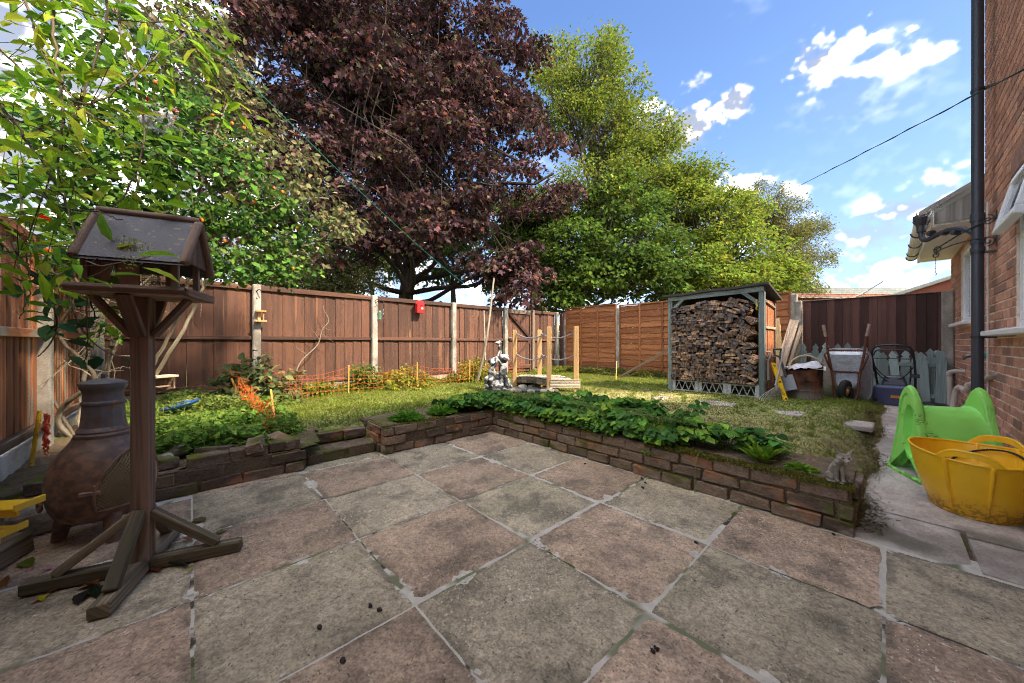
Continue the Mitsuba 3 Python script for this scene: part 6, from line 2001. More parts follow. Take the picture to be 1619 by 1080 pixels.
while True:
    x = LX0 + .045
    placed = False
    while x < LX1 - .075:
        w, h, v = LOGV[int(rng.integers(26))]
        i0 = (xs_ >= x) & (xs_ <= x + w)
        z = cur[i0].mean() if i0.any() else cur[-1]
        if z + h < 1.655 - .05 * (abs(x - (LX0 + LX1) / 2) / .64) ** 2 and x + w < LX1 - .035:
            tilt = math.atan2(cur[i0][-1] - cur[i0][0], w) * .8 if i0.sum() > 2 else 0
            odd = rng.random() < .022
            spots.append((x + w / 2, z + h / 2, v, tilt + (rng.normal(0, .5) if odd else rng.normal(0, .06))))
            cur[i0] = z + h + rng.uniform(.0, .004) + (rng.uniform(0, .02) if odd else 0)
            placed = True
        x += w + rng.uniform(.001, .008)
    row += 1
    cur = np.convolve(np.pad(cur, 4, 'edge'), np.ones(9) / 9, 'valid') * .5 + cur * .5
    if not placed or row > 60: break
rng.shuffle(spots)
print('logs', len(spots))
LOGLAB = 'split firewood log stacked in the log store'
far_logs = MB()
for i, (x, z, v, t) in enumerate(spots):
    pos = [float(x), float(LY0 + .03 + abs(rng.normal(0, .016))), float(z)]
    if i < 300:
        k = thing('firewood_log', LOGLAB, 'log', 'split firewood stacked in the log store')
        scene[k] = {**v, 'to_world': T().translate(pos).rotate([0, 1, 0], -math.degrees(t)).rotate([0, 0, 1], float(rng.normal(0, 4)))}
    else:
        vv, ff, n_, uv_, c_ = meshkit.WRITTEN[v['filename']]
        far_logs.add(vv @ roty(-t).T + pos, ff, uv_ - [0, 64 * WOOD_ID['log_wood']])
if far_logs.n: one('firewood_stack', far_logs, 'log_wood', 'the remaining split logs of the stack in the log store', 'logs', kind='stuff')
# white crates under the logs
for i in range(3):
    x0 = LX0 + .05 + i * .405
    cr = thing('white_crate', ['white slatted plastic crate under the logs at the left post of the log store', 'white slatted plastic crate in the middle under the logs', 'white slatted plastic crate under the logs at the right post of the log store'][i], 'crate', 'white crates under the firewood')
    y = LY0 - .035
    m = MB(color=(.52, .55, .57))
    for z in (.375, .222): m.box((x0 + .195, y, z), (.38, .02, .018))
    for dx in (.0, .35): m.box((x0 + .02 + dx, y - .004, .298), (.05, .03, .185))
    part(cr, 'frame', m, 'vc_matte')
    m = MB(color=(.50, .53, .55))
    for k in range(3):
        m.bar((x0 + .045 + k * .1, y, .232), (x0 + .095 + k * .1, y, .366), .012, .012); m.bar((x0 + .095 + k * .1, y, .366), (x0 + .145 + k * .1, y, .232), .012, .012)
    part(cr, 'lattice', m, 'vc_matte')
    m = MB(color=(.45, .48, .5)); m.box((x0 + .195, y + .28, .392), (.38, .52, .02)); m.box((x0 + .195, y + .5, .30), (.36, .02, .16)); part(cr, 'deck', m, 'vc_matte')

# ---------------------------------------------------------------- planks, tools, drum
for p0, p1, w, t, mt, lb in (((-1.22, 7.35, .2), (-1.40, 7.86, 1.44), .12, .025, 'new_wood', 'tall pale plank leaning beside the slatted side of the log store'), ((-1.30, 7.10, .2), (-1.13, 7.86, 1.40), .13, .03, 'grey_wood', 'wide weathered grey plank leaning against the fence beside the concrete post'),
                             ((-1.17, 7.0, .2), (-1.03, 7.84, 1.30), .05, .05, 'grey_wood', 'narrow grey batten leaning alongside the wide grey plank')):
    m = MB(); m.bar(p0, p1, w, t, up=(0, 1, .3)); one('leaning_plank', m, mt, lb, 'plank')


def shaft(m, p0, p1, r, col): m.tube([p0, p1], r, 8, col)


spd = thing('garden_fork', 'garden fork with grey D handle leaning by the log store post', 'fork')
t0, b0 = np.array((-1.194, 6.152, 0.871)), np.array((-1.152, 6.050, 0.243))
m = MB(color=(.55, .56, .58))
for s in (-1, 1): m.tube([t0 + vr * s * .05, t0 + vr * s * .035 - [0, 0, .09], t0 - [0, 0, .13]], .011, 6)
m.tube([t0 - vr * .055, t0 + vr * .055], .012, 6); part(spd, 'handle', m, 'vc_matte', True)
m = MB(color=(.33, .36, .38)); m.tube([t0 - [0, 0, .12], t0 * .35 + b0 * .65], .016, 8); part(spd, 'shaft', m, 'vc_matte', True)
m = MB(color=(.12, .12, .12))
for s in (-.06, -.02, .02, .06): m.tube([t0 * .35 + b0 * .65 + vr * s * .4, t0 * .25 + b0 * .75 + vr * s, b0 + vr * s], .006, 5)
part(spd, 'tines', m, 'vc_metal', True)
spd = thing('garden_spade', 'spade with green handle leaning beside the garden fork', 'spade')
t0, b0 = np.array((-1.116, 6.385, 0.906)), np.array((-0.931, 6.142, 0.346))
m = MB(color=(.03, .12, .10))
for s in (-1, 1): m.tube([t0 + vr * s * .055, t0 + vr * s * .04 - [0, 0, .09], t0 + (b0 - t0) * .2], .013, 6)
m.tube([t0 - vr * .06, t0 + vr * .06], .014, 6); part(spd, 'handle', m, 'vc_matte', True)
m = MB(color=(.06, .09, .09)); m.tube([t0 + (b0 - t0) * .18, t0 + (b0 - t0) * .7], .017, 8); part(spd, 'shaft', m, 'vc_matte', True)
m = MB(color=(.14, .15, .16)); m.bar(t0 + (b0 - t0) * .66, b0 + (b0 - t0) * .02, .17, .008, up=(0, -1, .2)); part(spd, 'blade', m, 'vc_metal')
spd = thing('leaf_rake', 'wire leaf rake with splayed pale tines standing head down by the rusty drum', 'rake')
hd = np.array((-1.047, 5.870, 0.412)); t0 = np.array((-1.018, 6.565, 1.170))
m = MB(color=(.38, .33, .30)); m.tube([hd, t0], .012, 8); part(spd, 'handle', m, 'vc_matte', True)
m = MB(color=(.55, .54, .52))
for i in range(15):
    a = (i - 7) / 7
    e = hd + vr * (a * .20 - .04) + [0, 0, -.24 + .05 * a * a] - vf * 0 + vf * .03
    m.tube(curve([hd, hd + (e - hd) * .5 + vr * a * .02, e, e + vf * .03 - [0, 0, .01]], 8), .004, 4)
m.tube(curve([hd + vr * -.13 - [0, 0, .12], hd - [0, 0, .135], hd + vr * .07 - [0, 0, .12]], 8), .005, 4); part(spd, 'tines', m, 'vc_metal', True)
lv = thing('spirit_level', 'long yellow spirit level leaning among the garden tools', 'spirit level')
t0, b0 = np.array((-1.127, 6.152, 0.709)), np.array((-0.937, 5.915, 0.204))
m = MB(color=(.78, .50, .012)); m.bar(t0, b0, .06, .025, up=tuple(vf)); part(lv, 'body', m, 'vc_gloss')
for t in (.08, .5, .93):
    m = MB(color=(.03, .03, .03)); m.bar(t0 + (b0 - t0) * (t - .02) + vf * .014, t0 + (b0 - t0) * (t + .02) + vf * .014, .03, .006, up=tuple(vf)); part(lv, 'vial', m, 'vc_gloss')

dr_ = thing('rusty_drum', 'rusty cut down oil drum filled with pale sacking', 'drum')
dc = np.array((-0.816, 6.415, 0.134)); dc[2] = .16
m = MB()
for k in range(1):
    m.lathe([(.0, .0), (.205, .0), (.208, .01), (.203, .02), (.203, .16), (.212, .175), (.203, .19), (.205, .30), (.213, .315), (.204, .33), (.206, .475), (.212, .482), (.206, .49), (.198, .485), (.196, .05)], dc, 40)
v = m.v[0]; v[:, :2] += (np.stack([meshkit.fbm(v * 5, 3, 3), meshkit.fbm(v * 5, 3, 4)], 1) - .5) * .03; v[:, 2] += .04 * ((v[:, :2] - dc[:2]) @ np.array([.678, .735])) / .2 * (v[:, 2] > dc[2] + .4)
part(dr_, 'barrel', m, 'drum_rust', 40)
m = MB(color=(.66, .68, .74))
gx_, gy_ = np.meshgrid(np.linspace(-1, 1, 22), np.linspace(-1, 1, 22), indexing='ij')
k_ = np.sqrt(np.maximum(1 - .5 * gy_ ** 2, 0)); l_ = np.sqrt(np.maximum(1 - .5 * gx_ ** 2, 0))
zz_ = .475 + .06 * (1 - (gx_ * k_) ** 2 - (gy_ * l_) ** 2) + .09 * (meshkit.fbm(np.stack([gx_ * 2.5, gy_ * 2.5, gx_ * 0], -1), 3, 8) - .5) + .05 * np.exp(-((gx_ - .5) ** 2 + (gy_ - .2) ** 2) * 8)
m.grid(np.stack([dc[0] + .235 * gx_ * k_, dc[1] + .235 * gy_ * l_, dc[2] + zz_], -1)); one('white_sack', m, 'vc_matte', 'crumpled pale blue white sack heaped in the rusty drum', 'sack', smooth=True)
m = MB(color=(.60, .50, .32)); m.tube(curve([dc + vr * -.22 + [0, 0, .45], dc + vr * -.15 + [0, 0, .60], dc + vr * .05 + [0, 0, .66], dc + vr * .25 + [0, 0, .56], dc + vr * .32 + [0, 0, .49]], 24), .010, 7); one('cane_hoop', m, 'vc_matte', 'pale bent cane hoop arching over the rusty drum', 'hoop', smooth=True)

# ---------------------------------------------------------------- wheelbarrow stood on its nose
wbw = thing('wheelbarrow', 'galvanised wheelbarrow tipped up on its nose against the fence', 'wheelbarrow')
wc = np.array((-0.412, 6.852, 0.098)); wc[2] = .13


wf_ = -unit(wc * [1, 1, 0]); wr_ = np.array([-wf_[1], wf_[0], 0])     # it faces the patio


def wq(r, f, z): return wc + wr_ * r + wf_ * f + np.array([0, 0, z])


# tray: a pan seen from below, its rim against the fence
nu, nv = 28, 28
P = np.zeros((nu, nv, 3))
for i, u in enumerate(np.linspace(-1, 1, nu)):
    for j, v_ in enumerate(np.linspace(-1, 1, nv)):
        k = max(abs(u), abs(v_))
        s = (abs(u) ** 5 + abs(v_) ** 5) ** .2 + 1e-9
        uu, vv2 = u * k / s, v_ * k / s
        dpt = .0 if k < .48 else .21 * ((k - .48) / .52) ** .8
        sx = .258 * uu
        P[i, j] = wq(sx + .01, .02 - dpt - .04 * vv2, .41 + (.37 if vv2 > 0 else .38) * vv2)
m = MB(); m.grid(P, uv=np.stack([P[..., 0] - P[0, 0, 0] + P[..., 1], P[..., 2]], -1).reshape(-1, 2)); part(wbw, 'tray', m, 'galvanised', True)
k = [P[0, j] for j in range(nv)] + [P[i, -1] for i in range(1, nu)] + [P[-1, j] for j in range(nv - 2, -1, -1)] + [P[i, 0] for i in range(nu - 2, -1, -1)]
m = MB(color=(.28, .29, .31)); m.tube(np.array(k), .011, 6, caps=False); part(wbw, 'rim', m, 'vc_metal', True)
m = MB(); m.grid(np.array([[wq(a, .045, z) for z in np.linspace(.46, .70, 4)] for a in np.linspace(-.155, .155, 4)]), uv=np.stack(np.meshgrid(np.linspace(0, .3, 4), np.linspace(0, .24, 4), indexing='ij'), -1).reshape(-1, 2)); m.box(wq(0, .036, .58), (.30, .016, .24), np.stack([wr_, -wf_, [0, 0, 1.0]], 1)); part(wbw, 'base_plate', m, 'galvanised')
m = MB(color=(.12, .052, .035))
for s in (-1, 1):
    m.tube(curve([wq(s * .235, .10, 1.12), wq(s * .20, .085, .92), wq(s * .185, .075, .74), wq(s * .15, .07, .50), wq(s * .125, .09, .25), wq(s * .085, .11, .06), wq(s * .03, .12, .015)], 26), .0145, 8)
m.tube([wq(-.19, .07, .76), wq(.19, .07, .76)], .013, 8); m.tube([wq(-.145, .07, .46), wq(.145, .07, .46)], .013, 8); part(wbw, 'frame', m, 'vc_matte', True)
m = MB(color=(.10, .045, .03))
for s in (-1, 1): m.tube([wq(s * .19, .075, .74), wq(s * .22, .17, .70), wq(s * .165, .16, .52), wq(s * .155, .07, .50)], .012, 7)
part(wbw, 'leg', m, 'vc_matte', True)
for s in (-1, 1):
    m = MB(color=(.34, .25, .21)); m.tube([wq(s * .235, .10, 1.13), wq(s * .208, .09, .96)], .019, 8); part(wbw, 'grip', m, 'vc_matte', True)
m = MB(color=(.025, .026, .028)); ax_ = unit(wr_ * .92 + wf_ * .38)
Rw = np.stack([np.cross([0, 0, 1.0], ax_), [0, 0, 1.0], ax_], 1)
m.lathe([(.075, -.032), (.12, -.036), (.15, -.026), (.160, 0), (.15, .026), (.12, .036), (.075, .032)], wq(.0, .10, .19), 30, R=Rw); w2 = part(wbw, 'wheel', m, 'vc_matte', True)
m = MB(color=(.62, .36, .16)); m.lathe([(0, -.03), (.03, -.03), (.035, -.01), (.075, -.012), (.078, 0), (.075, .012), (.035, .01), (.03, .03), (0, .03)], wq(.0, .10, .19), 24, R=Rw); part(w2, 'hub', m, 'vc_gloss', True)

# ---------------------------------------------------------------- lawn mower
mw = thing('lawn_mower', 'dark blue lawn mower with black folding handle before the picket panels', 'lawn mower')
mc = np.array((0.046, 7.245, 0.093)); mc[2] = .12


mf_ = -unit(mc * [1, 1, 0]); mr_ = np.array([-mf_[1], mf_[0], 0])


def mq(r, f, z): return mc + mr_ * r * .68 + mf_ * f + np.array([0, 0, z])


Rm = np.stack([mr_, -mf_, [0, 0, 1.0]], 1)
m = MB(color=(.085, .10, .19)); bx = m3.Manifold.batch_hull([m3.Manifold.sphere(.035, 16).translate(tuple(mq(r, f, z))) for r, f, z in ((-.26, .06, .04), (.29, .06, .04), (-.23, .10, .25), (.26, .10, .25), (-.20, -.28, .05), (.21, -.28, .05), (-.16, -.26, .25), (.17, -.26, .25))]); m.man(bx); part(mw, 'grass_box', m, 'vc_gloss')
m = MB(color=(.05, .055, .08)); m.man(m3.Manifold.batch_hull([m3.Manifold.sphere(.03, 12).translate(tuple(mq(r, f, z))) for r, f, z in ((-.13, -.02, .29), (.16, -.02, .29), (-.09, -.05, .38), (.12, -.05, .38), (-.13, -.35, .30), (.16, -.35, .30), (-.09, -.32, .38), (.12, -.32, .38))])); part(mw, 'motor_cover', m, 'vc_gloss')
m = MB(color=(.85, .33, .025)); R5 = np.stack([vr, unit(np.cross([0, .0, 1.0], vr)), [0, 0, 1.0]], 1); lbl = mq(.045, .128, .135); m.box(lbl, (.105, .005, .034), Rm, b=.001); part(mw, 'badge', m, 'vc_gloss')
m = MB(color=(.55, .14, .02)); m.box(lbl + mr_ * .062, (.012, .005, .026), Rm, b=.001); m.box(lbl + mf_ * .003, (.085, .003, .012), Rm, b=.0008); part(mw, 'badge_stripe', m, 'vc_gloss')
for r, f, z, rad in ((-.255, .02, .09, .085), (.26, .02, .09, .085), (-.24, -.36, .09, .085), (.25, -.36, .09, .085)):
    m = MB(color=(.03, .03, .034)); m.lathe([(0, -.025), (rad * .6, -.028), (rad, -.022), (rad, .022), (rad * .6, .028), (0, .025)], mq(r, f, z), 22, R=np.stack([mf_, [0, 0, 1.0], mr_], 1)); part(mw, 'wheel', m, 'vc_matte')
hnd = [mq(-.20, -.10, .16), mq(-.245, .02, .42), mq(-.285, .10, .62), mq(-.30, .14, .74), mq(-.25, .16, .82), mq(-.15, .165, .845), mq(.12, .165, .845), mq(.22, .16, .82), mq(.265, .14, .74), mq(.285, .10, .62), mq(.30, .02, .42), mq(.30, -.10, .16)]
m = MB(color=(.025, .026, .035)); m.tube(curve(hnd, 70), .0135, 8); part(mw, 'handle', m, 'vc_gloss', True)
m = MB(color=(.03, .03, .04)); m.tube(curve([mq(-.27, .15, .70), mq(-.22, .175, .775), mq(0, .18, .785), mq(.20, .175, .775), mq(.255, .15, .70)], 30), .009, 6); m.tube([mq(-.27, .10, .66), mq(.25, .10, .66)], .007, 6); part(mw, 'bail_bar', m, 'vc_gloss', True)
m = MB(color=(.03, .03, .04)); m.box(mq(.29, .03, .43), (.09, .03, .05), Rm); m.box(mq(-.27, .03, .50), (.05, .05, .06), Rm); part(mw, 'clamp', m, 'vc_gloss')
for a, b_, d in ((mq(-.27, .06, .56), mq(.02, -.05, .36), .05), (mq(-.26, .08, .50), mq(.1, -.08, .36), .09), (mq(.27, .06, .55), mq(-.02, -.05, .38), .07)):
    m = MB(color=(.02, .02, .02)); m.tube(sag(a, b_, d, 16), .006, 5); part(mw, 'cable', m, 'vc_matte', True)
m = MB(color=(.02, .02, .022))
gx_, gy_ = np.meshgrid(np.linspace(-1, 1, 18), np.linspace(-1, 1, 14), indexing='ij')
b0_ = np.array([.38, 6.9, .12]); m.grid(np.stack([b0_[0] + .26 * gx_, b0_[1] + .22 * gy_, .125 + np.maximum(0, (1 - gx_ ** 2) * (1 - gy_ ** 2)) * .11 + .04 * meshkit.fbm(np.stack([gx_ * 3, gy_ * 3, gx_ * 0], -1), 3, 4)], -1)); one('black_sheet', m, 'vc_gloss', 'crumpled black plastic sheet on the path beyond the slide', 'plastic sheet', smooth=True)

# ---------------------------------------------------------------- picket panels
def picket(m, w, h, t=.018):
    """a picket with a pointed, waisted head; its foot at the origin"""
    pts = [(-w / 2, 0), (w / 2, 0), (w / 2, h - .13), (w * .34, h - .115), (w * .34, h - .095), (w / 2, h - .075), (0, h), (-w / 2, h - .075), (-w * .34, h - .095), (-w * .34, h - .115), (-w / 2, h - .13)]
    m.poly(pts, t)


PKV = []
for i in range(5):
    m = MB(); picket(m, .092, .80); PKV.append(m.ply('sage_wood'))


def picket_panel(lb, foot, along, upv, n, pitch, rails=(.16, .60), jit=.0, drop=0.0):
    pk = thing('picket_panel', lb, 'picket fence', 'old picket panels stacked by the fence')
    foot, along, upv = np.array(foot, float), unit(along), unit(upv)
    upv = unit(upv - along * (along @ upv))
    nrm = np.cross(along, upv)
    for i in range(n):
        a = rng.normal(0, jit)
        x_, y_ = along * math.cos(a) + upv * math.sin(a), upv * math.cos(a) - along * math.sin(a)
        M = np.eye(4); M[:3, 0], M[:3, 1], M[:3, 2], M[:3, 3] = x_, y_, nrm, foot + along * (i * pitch) + upv * rng.normal(0, .012)
        copy_of(pk, 'picket', PKV[int(rng.integers(5))], T(M))
    for r in rails:
        m = MB(); m.bar(foot + along * (-.06) + upv * r - nrm * .012, foot + along * ((n - 1) * pitch + .06) + upv * r - nrm * .012, .022, .06, up=tuple(upv)); part(pk, 'rail', m, 'sage_wood')
    return pk


picket_panel('grey green picket panel standing behind the wheelbarrow and sack', (-1.02, 7.80, .20), (1, 0, -.02), (0, .10, 1), 7, .150, jit=.03)
picket_panel('grey green picket panel with splayed pickets between the mower and the waste pipe', (-.02, 7.52, .10), (1, .02, 0), (-.05, .22, 1), 5, .125, jit=.05)
picket_panel('grey green picket panel leaning behind the other by the right fence post', (.03, 7.70, .10), (1, 0, .0), (.10, .16, 1), 5, .125, jit=.03)
picket_panel('grey green picket panel lying tilted behind the rusty drum', (-.98, 7.50, .30), (.75, .0, -.62), (.62, .25, .75), 5, .145, jit=.02)
m = MB(); m.bar((-1.05, 7.25, .20), (-.66, 7.66, .90), .10, .035, up=(0, -1, .5)); one('leaning_plank', m, 'sage_wood', 'grey green board slanting up to the right behind the rusty drum', 'plank')
m = MB(color=(.50, .44, .38)); p0, p1 = np.array((0.457, 8.016, 0.861)), np.array((0.572, 7.992, 0.791))
cp = thing('clay_pipe', 'short pale drain pipe offcut lying on top of the picket panels', 'pipe')
th_ = np.linspace(0, 2 * math.pi, 25)
dxx = unit(p1 - p0); ex = unit(np.cross(dxx, [0, 0, 1.0])); ey = np.cross(ex, dxx)
P = np.array([[p + r * (math.cos(t) * ex + math.sin(t) * ey) for t in th_] for p, r in ((p0, .044), (p0, .056), (p0 + dxx * .03, .056), (p0 + dxx * .03, .052), (p1, .052), (p1, .044), (p0, .044))])
m.grid(P); part(cp, 'pipe', m, 'vc_matte')

# ---------------------------------------------------------------- slide
sl = thing('green_slide', 'lime green plastic toddler slide standing on the path by the wall', 'slide')
sc_, SA, SF, _ = frame((.278, 4.08, 0), math.radians(25))
SF = -SF                                         # the way it slopes down, towards the tub


def sq_(a, f, z): return sc_ + SA * a + SF * f + np.array([0, 0, z])


def side(a, flip):
    """one arched side wall with rolled rim and, on the outer face, an oval recess"""
    m = MB()
    n = 60
    t = np.linspace(0, 1, n)
    out = [(-.17, 0.0), (-.152, .12), (-.128, .30), (-.102, .46), (-.064, .61), (.0, .668), (.064, .61), (.102, .48), (.14, .34), (.172, .20), (.20, .09), (.22, 0.0)]
    o = curve(out, n)
    cen = np.array([.03, .22])
    rows = []
    for k, off in ((1.0, .0), (1.03, .016), (1.0, .036), (.90, .040), (.88, .030)):
        rows.append([sq_(a + flip * (off + .034 * max(0, 1 - p[1] / .42) ** 2 * (off > 0)), cen[0] + (p[0] - cen[0]) * k, max(0.0, cen[1] + (p[1] - cen[1]) * k)) for p in o])
    hole = np.stack([.015 + .072 * np.cos(np.linspace(math.pi * 1.25, -math.pi * .75, n)), .33 + .21 * np.sin(np.linspace(math.pi * 1.25, -math.pi * .75, n))], 1)
    rows.append([sq_(a + flip * .030, p[0], p[1]) for p in hole])
    rows.append([sq_(a - flip * .012, .015 + (p[0] - .015) * .86, .33 + (p[1] - .33) * .92) for p in hole])
    G_ = np.array(rows)
    m.grid(G_)
    # inner skin and the back of the recess
    m.grid(np.array([[sq_(a - flip * (.014 if k < 1 else 0), cen[0] + (p[0] - cen[0]) * k, max(0, cen[1] + (p[1] - cen[1]) * k)) for p in o] for k in (1.0, .93, .5, .02)]))
    m.grid(np.array([[sq_(a - flip * .012, .015 + (p[0] - .015) * k, .33 + (p[1] - .33) * k) for p in hole] for k in (.88, .4, .01)]))
    lo = [sq_(a + flip * o_, f, z) for f, z, o_ in ()]
    return m


W2 = .165
m = side(-W2, -1); part(sl, 'side_wall', m, 'slide_plastic', 40)
m = side(W2, 1); part(sl, 'side_wall', m, 'slide_plastic', 40)
ch_ = curve([(-.15, .44), (-.11, .505), (-.03, .525), (.05, .50), (.105, .42), (.15, .30), (.20, .17), (.25, .08), (.29, .05)], 30)
aa = np.linspace(-1, 1, 17)
G_ = np.array([[sq_(a * (W2 + .002), p[0], p[1] + .030 * max(0, abs(a) - .72) ** 2 / .08) for a in aa] for p in ch_])
m = MB(); m.grid(G_); part(sl, 'chute', m, 'slide_plastic', True)
m = MB()
for s in (-1, 1):
    P = curve([(.10, .40), (.15, .29), (.20, .18), (.25, .11), (.29, .09)], 18)
    m.grid(np.array([[sq_(s * (W2 + o_), p[0], p[1] + dz) for p in P] for o_, dz in ((0, -.10), (0, .0), (.015, .012), (.03, .0), (.03, -.12))]))
part(sl, 'chute_lip', m, 'slide_plastic', 40)
m = MB(); m.grid(np.array([[sq_(a * W2, f, z) for f, z in ((-.15, .44), (-.155, .30), (-.165, .0))] for a in (-1, 0, 1)])); part(sl, 'back_panel', m, 'slide_plastic')
# foot flange
m = MB(); P = [sq_(-W2 - .068, f, .012) for f in np.linspace(-.18, .22, 12)]; m.tube(np.array(P), .016, 8); part(sl, 'foot_rim', m, 'slide_plastic', True)

# ---------------------------------------------------------------- tub
tb = thing('yellow_tub', 'large yellow flexible two handled tub grimy round its base on the path', 'tub')
tc = np.array([.352, 3.47, 0])
# shape: (height, semi axis x, semi axis y)
n = 120
th_ = np.arange(n + 1) / n * 2 * math.pi
zs_ = np.linspace(0, 1, 24)


def tub_pt(t, h, k=1.0):
    """h in 0..1 of the height"""
    z = .345 * h
    rx = (.172 + .088 * h + .012 * math.sin(h * 3.1)) * k
    ry = (.225 + .112 * h + .012 * math.sin(h * 3.1)) * k
    lip = .012 * math.cos(2 * t) * h
    return tc + np.array([rx * np.cos(t), ry * np.sin(t), z + lip])


G_ = np.array([[tub_pt(t, h) for t in th_] for h in zs_])
m = MB(); m.grid(G_)
m.grid(np.array([[tub_pt(t, 0, k) for t in th_] for k in (1.0, .5, .01)]))
part(tb, 'shell', m, 'tub_plastic', True)
m = MB(); m.tube(G_[-1], .0065, 8, caps=False); part(tb, 'rim', m, 'tub_plastic', True)
m = MB(); m.tube([tub_pt(t, .0) + [0, 0, .007] for t in th_], .008, 8, caps=False); part(tb, 'base_ring', m, 'tub_plastic', True)
for t0_ in (math.radians(-102), math.radians(62)):
    hw = .44
    ts = np.linspace(-1, 1, 34)
    top = np.array([tub_pt(t0_ + hw * u, 1.0, 1.012) + [0, 0, .062 * max(0, 1 - abs(u) ** 3.0)] for u in ts])
    bot = np.array([tub_pt(t0_ + hw * .80 * u, 1.0, 1.012) + [0, 0, .034 * max(0, 1 - abs(u) ** 2.4) - .002] for u in ts])
    inn = np.array([tub_pt(t0_ + hw * .80 * u, 1.0, 1.012) - [0, 0, .020 * max(0, 1 - abs(u) ** 2.4) - .012] for u in ts])
    m = MB(); o_ = unit((tub_pt(t0_, 1.0) - tc) * [1, 1, 0]) * .010
    m.grid(np.array([top - o_ * .6, top + o_ * .6, bot + o_ * .6, bot - o_ * .6, top - o_ * .6])); m.tube(top, .008, 7); part(tb, 'handle', m, 'tub_plastic', 50)
    m = MB()
    for u in (-.78, .78):
        P = [tub_pt(t0_ + hw * u * .92, h, 1.012) for h in np.linspace(.12, 1.0, 12)]
        m.tube(np.array(P), np.linspace(.004, .011, 12), 8)
    part(tb, 'strap_rib', m, 'tub_plastic', True)
m = MB(color=(.03, .03, .03)); m.tube(curve([tub_pt(2.0, .55, .93), tub_pt(1.4, .88, .95), tub_pt(.9, .95, .93), tub_pt(.4, .7, .95)], 24), .006, 6); one('rope_loop', m, 'vc_matte', 'loop of black cord inside the yellow tub', 'cord', smooth=True)

# ---------------------------------------------------------------- stone cat
ct = thing('stone_cat', 'small sitting stone cat ornament on the corner of the brick planter', 'ornament')
C0 = np.array([-.185, 2.585, .25])
fd_ = unit(np.array([.35, -.94, 0])); sd_ = np.array([-fd_[1], fd_[0], 0])    # facing out over the patio


def cp_(s, f, z, r):
    p = C0 + sd_ * s + fd_ * f
    return (p[0], p[1], p[2] + z, r)


K = 1.0
body = balls([cp_(0, -.030, .030, .034), cp_(0, -.022, .055, .034), cp_(0, .0, .085, .025), cp_(0, .010, .108, .019)])
body += balls([cp_(.024, -.02, .022, .023), cp_(.028, .006, .014, .016)]) + balls([cp_(-.024, -.02, .022, .023), cp_(-.028, .006, .014, .016)])
for s in (-.013, .013): body += balls([cp_(s, .012, .085, .013), cp_(s, .022, .045, .0105), cp_(s, .026, .012, .010), cp_(s, .038, .009, .0095)])
body += balls([cp_(.03, -.03, .012, .011), cp_(.045, -.01, .010, .009), cp_(.04, .015, .010, .008)])
hx = .022
head = balls([cp_(hx - .012, .014, .130, .024), cp_(hx + .010, .018, .130, .024)]) + balls([cp_(hx, .030, .124, .016), cp_(hx + .002, .048, .118, .0095)])
for s in (-1, 1):
    head += balls([cp_(hx + s * .018, .008, .146, .010), cp_(hx + s * .028, .004, .162, .007), cp_(hx + s * .037, .002, .176, .0028)])
full = body + head
for s in (-1, 1): full = full - balls([cp_(hx + s * .0115, .0395, .1335, .0052)], 10)
full = full - balls([cp_(hx - .006, .052, .1125, .002), cp_(hx + .01, .052, .1125, .002)], 8)
smooth_man(full, .0045, 3, ct, 'body', mat='stone', bump=.004)
m = MB(color=(.05, .045, .04))
for s in (-1, 1): m.man(balls([cp_(hx + s * .0115, .0375, .1332, .0042)], 10))
m.man(balls([cp_(hx + .002, .057, .1195, .0036)], 8)); part(ct, 'eyes', m, 'vc_matte', True)
m = MB(); m.box(C0 + [0, 0, .0], (.075, .085, .012), rotz(-.3), b=.005, jit=.002); part(ct, 'base', m, 'stone')

# ---------------------------------------------------------------- washing lines
l0, l1 = np.array((-2.987, -0.214, 3.177)), np.array((-6.874, 4.938, 2.346))
m = MB(color=(.03, .30, .24)); m.tube(sag(l0, l1, .12, 40), .0034, 6); one('washing_line', m, 'vc_matte', 'green plastic washing line running from top left down to the far fence', 'washing line', smooth=True)
l0, l1 = np.array([XW - .01, 3.55, 2.62]), np.array((-3.573, 9.694, 3.782))
m = MB(color=(.03, .06, .055)); m.tube(sag(l0, l1, .05, 50), .0032, 6)
m.tube(sag(l0, l1, .05, 50)[:14] + np.stack([.006 * np.sin(np.arange(14) * 2.1), .0 * np.arange(14), .006 * np.cos(np.arange(14) * 2.1)], 1), .0035, 5)
one('washing_line', m, 'vc_matte', 'dark washing line running from the brick house wall across to the trees', 'washing line', smooth=True)
m = MB(color=(.02, .02, .02)); m.tube(sag((-4.639, -1.193, 1.114), (-4.959, -0.655, 1.152), .01, 20), .003, 5); one('fence_wire', m, 'vc_matte', 'thin dark wire strung along the side fence at the left', 'wire', smooth=True)

# ---------------------------------------------------------------- fallen leaves, petals, crumbs
def litter(name, px, L, W, col, lb, cat, group, curl=.4, z=.004, tpl=LEAF):
    m = MB(); p = np.array(px) + [0, 0, z]; a = rng.uniform(0, 6.28)
    leaf_mesh(m, tpl, p[None], np.array([[math.cos(a), math.sin(a), rng.uniform(.0, .22)]]), np.array([[rng.normal(0, curl), rng.normal(0, curl), 1]]), L, W, tones(1, [col], .1))
    v = m.v[0]; v[:, 2] = np.maximum(v[:, 2], .004)
    one(name, m, 'leaf', lb, cat, group)


